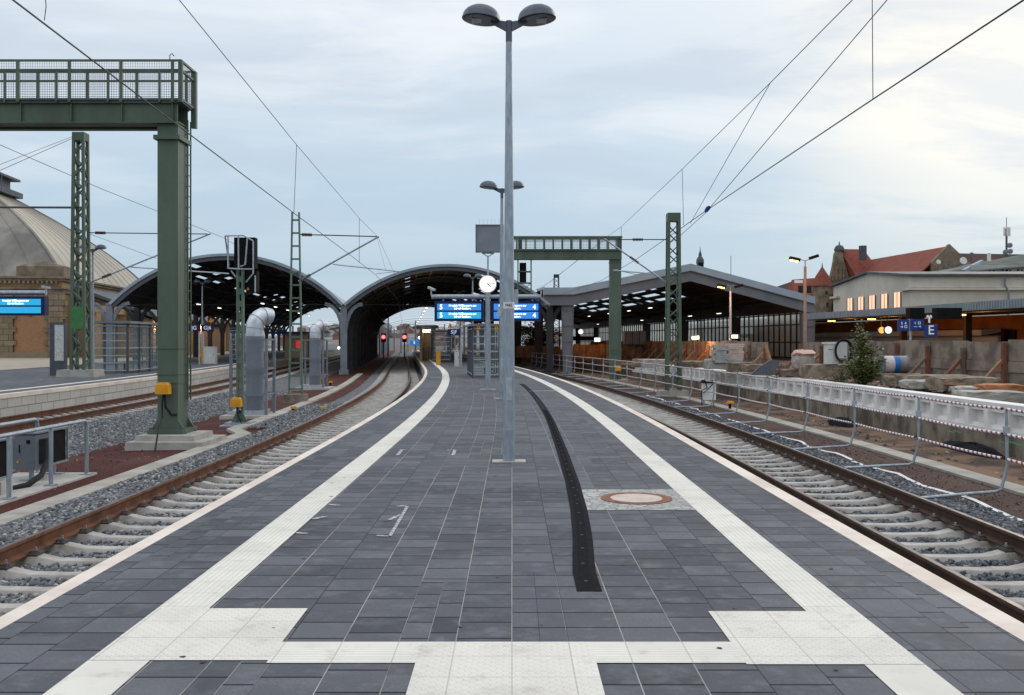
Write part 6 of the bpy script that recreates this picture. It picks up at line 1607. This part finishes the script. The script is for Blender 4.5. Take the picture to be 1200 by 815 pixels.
plight(at(928, 314, 49.0), 120, (1, .42, .12)); plight(at(841, 346, 58.5), 170, (1, .42, .12))
plight(at(820, 396, 62), 160, (1, .5, .2)); plight(KT(12, 80, 3.0), 130, (1, .45, .12)); plight(KT(21, 74, 3.0), 110, (1, .45, .12))
plight(KT(-28.5, 98, 3.2), 600, (1, .62, .3)); plight(KT(-28.5, 118, 3.2), 600, (1, .62, .3)); plight(KT(-2.5, 80, 3.2), 160, (1, .72, .4))
for x, y, d, lb in ((861, 394.5, 58, 'bright white work light above the stack of boards'), (814, 396, 62, 'bright work light behind the right lattice mast')):
    p = at(x, y, d); r = thing('work_light', p, lb, 'work light'); b = MB(); b.box(p.x, d, p.z-.1, .34, .1, .18); b.build('lamp', E('work_lamp%d' % int(x), (1, .86, .6), 4), r); b = MB(); b.box(p.x, d+.1, p.z-.13, .62, .1, .28); b.tube([(p.x, d+.12, .1), (p.x, d+.12, p.z)], .03, 6); b.build('bracket', anthr, r)

# ------------------------------------------------------------------ buildings behind on the right
m_cream = M('cream_render', (0.60, 0.56, 0.48), (0.50, 0.465, 0.395), .25, .85, coord='Position')
m_grey_r = M('pale_grey_render', (0.50, 0.48, 0.46), (0.42, 0.405, 0.39), .3, .85, coord='Position')
m_tile = bmat_xz('red_roof_tiles', (0.30, 0.075, 0.045), (0.23, 0.058, 0.036), (0.10, 0.03, 0.022), .35, .30, coord='Position', stain=.4)
m_rbrick = bmat_xz('red_brick', (0.27, 0.105, 0.07), (0.21, 0.08, 0.055), (0.22, 0.15, 0.12), .3, .1, coord='Position')
m_groof = M('grey_green_roof', (0.10, 0.115, 0.095), (0.075, 0.085, 0.07), .5, .8, coord='Position')
m_broof = M('dark_brown_roof', (0.12, 0.065, 0.055), (0.085, 0.05, 0.045), .5, .8, coord='Position')
winlit = E('lit_window', (1.0, 0.56, 0.36), 0.85); windark = M('dark_pane', (0.05, 0.055, 0.065), (0.03, 0.035, 0.04), 3, .15)
def prof_x(pts, x0, x1, mb): mb.prism([(x0, y, z) for y, z in pts], [(x1, y, z) for y, z in pts])
bd = thing('station_annex', (44, 100, .1), 'cream rendered hall with five orange-lit windows above the canopy', 'building')
b = MB(); prof_x([(90, .1), (112, .1), (112, 8.0), (101, 8.8), (90, 7.75)], 38, 54, b); b.build('wall', m_cream, bd)
b = MB(); prof_x([(89.6, 7.76), (101, 8.82), (112.4, 8.02), (112.4, 8.2), (101, 9.02), (89.6, 7.96)], 37.6, 54.2, b); b.build('roof', m_lead, bd)
b = MB(); b.box(46, 89.9, 6.45, 16.6, .5, .22); b.box(46, 89.95, 6.7, 16.2, .3, .08); b.box(37.9, 90.9, 6.45, .5, 2.4, .22); b.box(37.9, 111, 6.6, .6, 2.4, .25); b.build('cornice', m_cream, bd)
for k, y in enumerate((93.3, 96.5, 99.8, 103, 106.3)):
    b = MB(); b.box(38, y, 4.65, .12, 1.75, 1.75); w = b.build('window', winlit, bd); b = MB(); b.box(37.95, y, 4.65, .1, .07, 1.75); b.box(37.94, y, 4.55, .2, 1.9, .1); b.box(37.95, y-.85, 4.65, .12, .08, 1.75); b.box(37.95, y+.85, 4.65, .12, .08, 1.75); b.build('frame', m_lead, w)
p = at(1177, 336, 89.8); b = MB(); b.tube([(p.x, 89.7, 7.6), (p.x, 89.7, 6.9), (p.x+.3, 89.6, 6.3), (p.x+.3, 89.7, 3.4)], .1, 8); b.build('downpipe', greysteel, bd)
# red-roofed nave
rb = thing('red_roof_house', (58, 139, 0), 'long red-tiled roof with brown brick gable behind the cream hall', 'house')
A, Bk = Vector((59, 128, 14.45)), Vector((56.3, 152, 14.45))
b = MB(); b.prism([A, A+Vector((-7.5, 0, -7)), A+Vector((-7.5, 0, -7.2)), A+Vector((0, 0, -.2)), A+Vector((4.5, 0, -4.4)), A+Vector((4.5, 0, -4.2))], [Bk, Bk+Vector((-7.5, 0, -7)), Bk+Vector((-7.5, 0, -7.2)), Bk+Vector((0, 0, -.2)), Bk+Vector((4.5, 0, -4.4)), Bk+Vector((4.5, 0, -4.2))]); b.build('roof', m_tile, rb)
b = MB(); b.prism([A+Vector((.0, -.3, .25)), A+Vector((-2.4, -.3, -2.2)), A+Vector((-2.4, -.3, -14)), A+Vector((4.7, -.3, -14)), A+Vector((4.7, -.3, -4.2))], [A+Vector((.0, .4, .25)), A+Vector((-2.4, .4, -2.2)), A+Vector((-2.4, .4, -14)), A+Vector((4.7, .4, -14)), A+Vector((4.7, .4, -4.2))]); b.build('gable_wall', m_stone, rb)
b = MB(); b.box(55.5, 141, 0, 12, 22, 7); b.build('wall', m_rbrick, rb)
hb = thing('brown_roof_house', (72, 146, 0), 'long dark brown roof behind the satellite dishes', 'house')
q0, q1 = at(1112, 297, 146), at(1215, 298.5, 140); b = MB(); b.prism([q0, q0+Vector((0, -6, -5)), q0+Vector((0, 6, -5))], [q1, q1+Vector((0, -6, -5)), q1+Vector((0, 6, -5))]); b.build('roof', m_broof, hb)
b = MB(); b.box((q0.x+q1.x)/2, 144, 0, q1.x-q0.x, 10, q0.z-5); b.build('wall', m_stone, hb)
# ornate gabled house
og = thing('gabled_house', (50, 150, 0), 'ornate brick house with curved gable, turret and red roof', 'house')
d = 148; P = [(971, 345), (972, 331), (975.5, 318), (978, 306), (979, 297), (981, 294), (986, 294), (988, 298), (989.5, 307), (993, 318), (998, 331), (998, 345)]
b = MB(); b.prism([at(x, y, d) for x, y in P], [at(x, y, d)+Vector((0, 1.0, 0)) for x, y in P]); gb_ = b.build('gable', m_stone, og)
b = MB()
for k in range(5): x = 975.5+k*4.3; hh = [8, 16, 22, 17, 9][k]; q = at(x, 329, d-.15); b.box(q.x, d-.1, q.z, .22, .25, hh*d/F)
b.build('pilaster', m_ashlar, gb_)
q = at(983.5, 294.5, d+.5); b = MB(); b.lathe([(.75, 0), (.8, .3), (.55, .8), (.12, 1.0), (.05, 1.5)], q.x, d+.5, q.z, 14); b.build('dome_cap', m_lead, og, True)
a0, a1 = at(984, 292, d+1), at(1012, 292.5, d+1); b = MB(); b.prism([a0, a0+Vector((1.9, -4.5, -6.2)), a0+Vector((1.2, 6, -6.2))], [a1, a1+Vector((2.2, -4.5, -5.6)), a1+Vector((2.2, 6, -5.6))]); b.build('roof', m_tile, og)
q = at(1011, 305, d-2); b = MB(); b.box(q.x, d-2, q.z, .9, .9, 2.2); b.build('chimney', m_lead, og)
q = at(985, 400, d); b = MB(); b.box(q.x, d+5, 0, 28*d/F, 9, at(0, 340, d).z); b.box(at(1000, 0, d).x, d+7, 0, 30*d/F, 9, at(0, 332, d).z); b.build('wall', m_rbrick, og)
b = MB(); q = at(966, 400, d-2); b.lathe([(1.45, 0), (1.45, at(0, 334, d).z)], q.x, d-1, 0, 10); b.build('turret', m_stone, og)
b = MB(); zt_ = at(0, 336, d).z; b.lathe([(1.75, zt_), (1.0, zt_+1.6), (.12, at(0, 314, d).z), (.04, at(0, 309, d).z)], q.x, d-1, 0, 10); b.build('turret_roof', m_tile, og)
for x, y, w, h, lit in ((976, 352, 4, 5, 1), (980.5, 352, 3, 5, 1), (975, 341, 3, 4, 0), (985, 341, 3, 4, 0), (991, 341, 3, 4, 0), (964, 358, 3, 5, 0), (963, 344, 3, 4, 0)):
    q = at(x, y+h/2, d-.1); b = MB(); b.box(q.x, d+.42 if x > 970 else d-2.4, q.z, w*d/F, .12, h*d/F); b.build('window', winlit if lit else windark, og)
lw = thing('red_roof_house', (45, 160, 0), 'lower red-roofed wing left of the turret, beyond the street lamp', 'house')
a0, a1 = at(928, 328, 160), at(968, 325, 158); b = MB(); b.prism([a0, a0+Vector((-.8, -5, -5)), a0+Vector((-.8, 5, -5))], [a1, a1+Vector((0, -5, -5)), a1+Vector((0, 5, -5))]); b.build('roof', m_tile, lw)
b = MB(); b.box((a0.x+a1.x)/2, 159, 0, a1.x-a0.x, 9.6, a0.z-5); b.build('wall', m_rbrick, lw)
b = MB()
for x in (936, 946, 956): q = at(x, 344, 155); b.box(q.x, 154.1, q.z, .8, .1, 1.2)
b.build('window', windark, lw)
p = at(936, 330, 152); b = MB(); b.box(p.x, 152, p.z-.25, 1.3, .2, .45); b.build('lit_dormer', signwhite, lw)
l2 = thing('dark_roof_house', (40, 170, 0), 'low dark roof at the far left of the red-roofed houses', 'house')
a0, a1 = at(905, 338, 170), at(931, 329, 168); b = MB(); b.prism([a0, a0+Vector((0, -5, -4)), a0+Vector((0, 5, -4))], [a1, a1+Vector((0, -5, -4)), a1+Vector((0, 5, -4))]); b.build('roof', m_broof, l2); b = MB(); b.box((a0.x+a1.x)/2, 169, 0, a1.x-a0.x, 9, a0.z-3.6); b.build('wall', m_rbrick, l2)
# pale block at the right edge
pb = thing('pale_house', (57, 108, 0), 'pale grey house with grey-green roof at the right edge', 'house')
x0, x1 = px_(1138, 106), px_(1230, 106); zt_ = at(0, 311, 106).z
b = MB(); b.box((x0+x1)/2, 111, 0, x1-x0, 10, zt_); b.build('wall', m_grey_r, pb)
zr_ = at(0, 300, 110).z
b = MB(); b.prism([(x0-1.2, 105.4, zt_-.9), (x0+1.2, 111, zt_+.35), (x0-1.2, 116.6, zt_-.9)], [(x1, 105.4, zt_+.1), (x1, 111, zr_+.3), (x1, 116.6, zt_+.1)]); b.build('roof', m_groof, pb)
b = MB(); b.bar((x0-1.2, 105.3, zt_-.8), (x0+2.2, 108, zt_+.5), .4, .5); b.build('verge', shed_roof, pb)
for x, y in ((1177, 320.5), (1181.5, 320.5), (1195, 320), (1162, 321), (1195, 338)):
    q = at(x, y+4, 106); b = MB(); b.box(q.x, 105.97, q.z, .62, .1, .8); w = b.build('window', windark, pb); b = MB(); b.box(q.x, 105.93, q.z, .06, .06, .8); b.box(q.x, 105.92, q.z+.5, .62, .05, .05); b.build('frame', white_paint, w)
q = at(1159, 303, 108); b = MB(); b.box(q.x, 108, q.z-.3, .3, .3, .9); b.build('vent', white_paint, pb)
for x, y, rr_, dd, lb, mt_ in ((1099.5, 307.5, 2.7, 125, 'small pale satellite dish on the red roof gable', white_cab), (1128.5, 306, 4.4, 118, 'largest pale satellite dish left of the grey-green roof', white_cab), (1111.5, 308, 3, 126, 'dark satellite dish against the brown gable', anthr), (1138.5, 299, 2.8, 122, 'dark satellite dish on a pole above the brown roof', anthr)):
    p = at(x, y, dd); R = rr_*dd/F; r = thing('satellite_dish', p, lb, 'satellite dish', 'satellite dishes on the roofs')
    b = MB(); b.lathe([(R, .12), (R*.7, .02), (R*.3, -.06), (.01, -.08), (.01, -.03), (R*.7, .07), (R*.97, .14)], p.x, dd, p.z, 20, Matrix.Rotation(PI/2-.25, 4, 'X') @ Matrix.Rotation(.0, 4, 'Y')); b.build('dish', mt_, r, True)
    b = MB(); b.tube([(p.x, dd+.1, p.z), (p.x, dd+.15, p.z-2.0)], .05, 6); b.build('pole', anthr, r)
d = 130; p = at(1179.5, 299, d); am = thing('antenna_mast', p, 'radio antenna mast with pale panels on the roof at far right', 'antenna mast')
b = MB(); b.tube([(p.x, d, p.z-1.5), (p.x, d, at(0, 268, d).z)], .14, 8); b.tube([(p.x, d, at(0, 268, d).z), (p.x, d, at(0, 255, d).z)], .05, 6); b.build('pole', anthr, am)
for dx in (-.35, 0.0, .35):
    b = MB(); b.box(p.x+dx, d-.25+abs(dx)*.4, at(0, 277, d).z, .24, .12, 1.2); b.build('panel', white_paint, am)
for dx, y in ((-.3, 296), (.35, 295), (.3, 288)):
    q = at(0, y, d); b = MB(); b.lathe([(.35, 0), (.35, .2), (.02, .25)], p.x+dx, d-.2, q.z, 12, Matrix.Rotation(PI/2, 4, 'X')); b.build('drum', greysteel, am)
d = 420; p = at(820.5, 320, d); cs = thing('church_tower', (p.x, d, 0), 'distant dark church tower dome behind the gabled hall roof', 'church tower')
b = MB(); z1_ = at(0, 309, d).z; b.lathe([(1.6, 0), (1.6, z1_)], p.x, d, 0, 8); b.build('shaft', m_lead, cs)
b = MB(); Z = lambda y: at(0, y, d).z; b.lathe([(1.8, Z(309)), (1.7, Z(305)), (1.2, Z(302)), (.7, Z(300.5)), (.7, Z(298)), (.5, Z(296.5)), (.2, Z(294)), (.08, Z(289))], p.x, d, 0, 8); b.build('cupola', m_lead, cs)
for dx in (-.75, 0, .75): b = MB(); b.box(p.x+dx, d-1.75, Z(314), .6, .3, 2.2); b.build('window', black, cs)
for x, y0, y1, dd, lb in ((856.5, 300, 330, 95, 'thin aerial rod on the gabled hall roof'), (831.5, 316, 322, 95, 'short aerial stub on the hall roof near the church tower')):
    b = MB(); b.tube([at(x, y1+8, dd), at(x, y0, dd)], .03, 6); tag(b.build('aerial', anthr, None, False, 'base'), lb, 'aerial')

# ------------------------------------------------------------------ far distance
m_hill = M('far_hillside', (0.27, 0.27, 0.265), (0.13, 0.135, 0.13), .035, .95, 0, 0, 8, .4, .6, coord='Position')
def ridge(name, y, x0, x1, h, seed, depth=160):
    rng = random.Random(seed); v, f = [], []; n = 80; ph = [rng.uniform(0, 6) for _ in range(4)]
    for i in range(n+1):
        x = x0+(x1-x0)*i/n; t_ = i/n*9; hh = h*(.7+.2*math.sin(t_+ph[0])+.12*math.sin(2.3*t_+ph[1])+.06*math.sin(6*t_+ph[2]))
        v += [(x, y, -1.2), (x, y+depth*.4, hh*.7), (x, y+depth, hh)]
    for i in range(n): f += [(3*i, 3*i+3, 3*i+4, 3*i+1), (3*i+1, 3*i+4, 3*i+5, 3*i+2)]
    b = MB(); b.v = v; b.f = f; return structure(b.build(name, m_hill, None, True))
ridge('hill', 560, -900, 900, 19, 3, 260)
m_hw = [M('far_house_pale', (0.46, 0.45, 0.43), (0.38, 0.37, 0.36), 1, .9), M('far_house_red', (0.30, 0.16, 0.11), (0.22, 0.12, 0.085), 1, .9), M('far_house_grey', (0.22, 0.23, 0.24), (0.17, 0.18, 0.19), 1, .9)]
rng = random.Random(11)
spots = [(428+rng.uniform(0, 112), rng.uniform(0, 1), rng.uniform(3, 5.5)) for k in range(34)]+[(604+rng.uniform(0, 52), rng.uniform(0, .6), rng.uniform(3, 5)) for k in range(10)]+[(335+rng.uniform(0, 66), rng.uniform(0, .8), rng.uniform(3, 5)) for k in range(16)]
words = ['pale', 'brick red', 'grey']; hroot = {}
for k, (x, u, h) in enumerate(spots):
    dd = 540+u*240; X = px_(x, dd); zg = -1.0+12.5*max(0, (dd-565)/215.0); m_ = (0, 2, 0, 1, 0, 2)[k % 6]
    if m_ not in hroot:
        r = thing('far_house', (0, 0, 0), 'small %s house far off down the line, seen beyond the station halls' % words[m_], 'house', 'far %s houses beyond the halls' % words[m_])
        b = MB(); b.box(0, 0, -1, 7, 8, 5); b.build('wall', m_hw[m_], r); b = MB(); b.prism([(-3.8, -4.3, 4.001), (3.8, -4.3, 4.001), (0, -4.3, 6.4)], [(-3.8, 4.3, 4.001), (3.8, 4.3, 4.001), (0, 4.3, 6.4)]); b.build('roof', (m_broof, m_hw[1], m_broof)[m_], r); hroot[m_] = r
    else: r = copy_tree(hroot[m_])
    r.location = (X, dd, zg); r.rotation_euler.z = rng.uniform(-.7, .7); q = rng.uniform(.7, 1.4); r.scale = (q, 1, h/4.2)
m_twig = M('bare_crown', (0.12, 0.10, 0.085), (0.08, 0.07, 0.06), 1, .95)
for k, (x, dd, w, h, lb) in enumerate(((636, 150, 7, 7.5, 'bare brown tree seen between the dark hall columns'), (622, 165, 8, 8, 'bare tree left of the dark hall columns, behind the poles'), (425, 230, 9, 7, 'bare tree far off beyond the middle arch, left side'), (530, 260, 10, 8, 'bare tree far off beyond the middle arch, behind the shelter'))):
    leafy('bare_tree', (px_(x, dd), dd, -.8), w, h, 900, lb, 'tree', .5, m_twig, 1, 20+k, 9)
# far masts and signals on the line
for k, (x, dd, ytop) in enumerate(((447.5, 175, 378), (455, 150, 372), (462, 210, 385), (470, 190, 380), (478, 230, 386), (487, 160, 376), (521, 170, 380), (413, 185, 384), (398, 165, 378), (378, 170, 380))):
    X = px_(x, dd); zt_ = at(0, ytop, dd).z; r = thing('line_mast', (X, dd, -.8), 'slender line mast far off beyond the halls', 'mast', 'far line masts beyond the halls')
    b = MB(); b.box(X, dd, -.8, .32, .32, zt_+.8, 0, .6); b.build('pole', greysteel, r); b = MB(); b.bar((X-2.2, dd, zt_-.6), (X+.1, dd, zt_-.6), .12); b.bar((X-2.2, dd, zt_-.6), (X, dd, zt_-2), .1); b.build('bracket', greysteel, r)
for x, lb in ((449.5, 'red signal light left under the middle arch'), (474, 'red signal light right of the track under the middle arch')):
    d = 128; p = at(x, 396, d); r = thing('line_signal', (p.x, d, -.8), lb, 'signal')
    b = MB(); b.box(p.x, d, -.8, .16, .16, p.z+.3); b.build('post', anthr, r); b = MB(); b.box(p.x, d, p.z-.6, .6, .3, 1.2); b.build('head', black, r)
    b = MB(); b.lathe([(.25, .16), (.22, .2), (.01, .22)], p.x, d, p.z+.1, 12, Matrix.Rotation(PI/2, 4, 'X')); b.build('light', red_light, r)
for x, y, lb in ((491.5, 396, 'white light far off right of the red signals'), (397, 408, 'white light low under the left arch')):
    p = at(x, y, 135); b = MB(); b.lathe([(.02, -.22), (.16, -.12), (.2, 0), (.16, .12), (.02, .22)], p.x, 135, p.z, 12); tag(b.build('headlight', light_white, None, True, 'base'), lb, 'light')
p = at(484.5, 402, 120); board('platform_display', 480, 491, 399, 404.5, 120, 'tiny blue display far along the platform under the middle arch', '5', None, scr_blue, 'display', .6, scr_txt)
kk = thing('kiosk', KT(-17.5, 96, 0), 'small lit kiosk with blue fascia and red poster under the left arch', 'kiosk')
p = at(347, 422, 92); b = MB(); b.box(p.x, 93, 0, 2.2, 2, 2.3); b.build('wall', cream, kk); b = MB(); b.box(p.x-.8, 92.5, 2.3, 3.4, 2.6, .22); b.build('fascia', blue, kk); b = MB(); b.box(p.x+.2, 91.95, .9, .38, .06, .75); b.build('poster', E('red_poster', (.7, .05, .06), .5), kk)

# ------------------------------------------------------------------ sky, sun, camera
w = bpy.data.worlds.new('World'); scene.world = w; w.use_nodes = True
t = NT(w.node_tree); bg = t.n['Background']
SUN_EL, SUN_AZ = math.radians(24), math.radians(38)          # azimuth clockwise from +Y
sky = t.new('ShaderNodeTexSky', sky_type='NISHITA', sun_disc=False, sun_elevation=SUN_EL, sun_rotation=SUN_AZ)
gen = t.coord('Generated'); vn = t.new('ShaderNodeVectorMath', operation='NORMALIZE'); t.put(vn.inputs[0], gen); sp = t.sep(vn.outputs[0])
zc1 = t.m('MAXIMUM', sp[2], 0.0)
den = t.m('ADD', zc1, 0.13)
cvec = t.vec(t.m('DIVIDE', sp[0], den), t.m('MULTIPLY', t.m('DIVIDE', sp[1], den), 1.0), 0.3)
warp = t.noise(cvec, 0.5, 3)
cv2 = t.vec(t.m('ADD', t.m('MULTIPLY', t.m('DIVIDE', sp[0], den), .62), t.m('MULTIPLY', warp, 1.1)), t.m('ADD', t.m('MULTIPLY', t.m('DIVIDE', sp[1], den), 1.25), warp), 0.3)
n1 = t.noise(cv2, 0.85, 7, .56); n2 = t.noise(cv2, 1.9, 7, .58)
grad = t.new('ShaderNodeValToRGB'); t.put(grad.inputs[0], zc1)
cr_ = grad.color_ramp; cr_.elements[0].position = 0.0; cr_.elements[0].color = (0.50, 0.60, 0.68, 1); cr_.elements[1].position = 1.0; cr_.elements[1].color = (1.50, 1.56, 1.66, 1)
for pos, colr in ((0.07, (0.455, 0.59, 0.705)), (0.16, (0.50, 0.635, 0.76)), (0.26, (0.64, 0.735, 0.83)), (0.36, (0.78, 0.845, 0.91)), (0.5, (1.0, 1.06, 1.14))):
    e = cr_.elements.new(pos); e.color = colr+(1,)
cl1 = t.ramp(n1, 0.45, 0.60); cl2 = t.ramp(n2, 0.42, 0.62)
high = t.ramp(zc1, 0.05, 0.28)
colr = t.mix(t.m('MULTIPLY', cl1, t.m('ADD', t.m('MULTIPLY', high, 0.5), .04)), grad.outputs[0], (0.94, 0.955, 0.965), 'MIX')
colr = t.mix(t.m('MULTIPLY', cl2, t.m('ADD', t.m('MULTIPLY', high, 0.40), .06)), colr, (0.52, 0.595, 0.705), 'MIX')
gd = Vector((560, 1110, 345)).normalized()
dot = t.new('ShaderNodeVectorMath', operation='DOT_PRODUCT'); t.put(dot.inputs[0], vn.outputs[0]); dot.inputs[1].default_value = gd
gl = t.m('POWER', t.m('MAXIMUM', dot.outputs['Value'], 0.0), 75.0)
gl = t.m('MULTIPLY', gl, t.m('SUBTRACT', 1.25, t.m('MULTIPLY', cl2, .85)), clamp=True)
colr = t.mix(t.m('MULTIPLY', gl, .85), colr, (1.03, 0.98, 0.86))
ns_ = t.new('ShaderNodeMix', data_type='RGBA'); ns_.inputs[0].default_value = 0.95
sk = t.new('ShaderNodeVectorMath', operation='SCALE'); t.put(sk.inputs[0], sky.outputs[0]); sk.inputs['Scale'].default_value = 1.0
back = t.new('ShaderNodeVectorMath', operation='SCALE'); t.put(back.inputs[0], colr); back.inputs['Scale'].default_value = 10.0
t.put(ns_.inputs[6], sk.outputs[0]); t.put(ns_.inputs[7], back.outputs[0])
t.put(bg.inputs['Color'], ns_.outputs[2]); bg.inputs['Strength'].default_value = 0.1
sl_ = bpy.data.lights.new('sun', 'SUN'); sl_.energy = 0.7; sl_.angle = math.radians(25); sl_.color = (1, .93, .82)
so = bpy.data.objects.new('sun', sl_); COL.objects.link(so)
dirv = Vector((math.sin(SUN_AZ)*math.cos(SUN_EL), math.cos(SUN_AZ)*math.cos(SUN_EL), math.sin(SUN_EL)))
so.rotation_euler = dirv.to_track_quat('Z', 'Y').to_euler()
cam = bpy.data.cameras.new('camera'); cam.sensor_width = 36; cam.sensor_fit = 'HORIZONTAL'; cam.lens = 36*F/1200; cam.clip_end = 5000; cam.clip_start = .05
cam.shift_y = -7.5/1200
co = bpy.data.objects.new('camera', cam); COL.objects.link(co); co.location = (0, 0, 1.6); co.rotation_euler = (PI/2, 0, 0); scene.camera = co
scene.view_settings.view_transform = 'Standard'; scene.view_settings.look = 'None'; scene.view_settings.exposure = 0.1; scene.view_settings.gamma = 1
scene.render.engine = 'CYCLES'; scene.cycles.use_denoising = True; scene.cycles.max_bounces = 7; scene.cycles.transparent_max_bounces = 16
scene.cycles.caustics_reflective = False; scene.cycles.caustics_refractive = False; scene.cycles.sample_clamp_indirect = 4
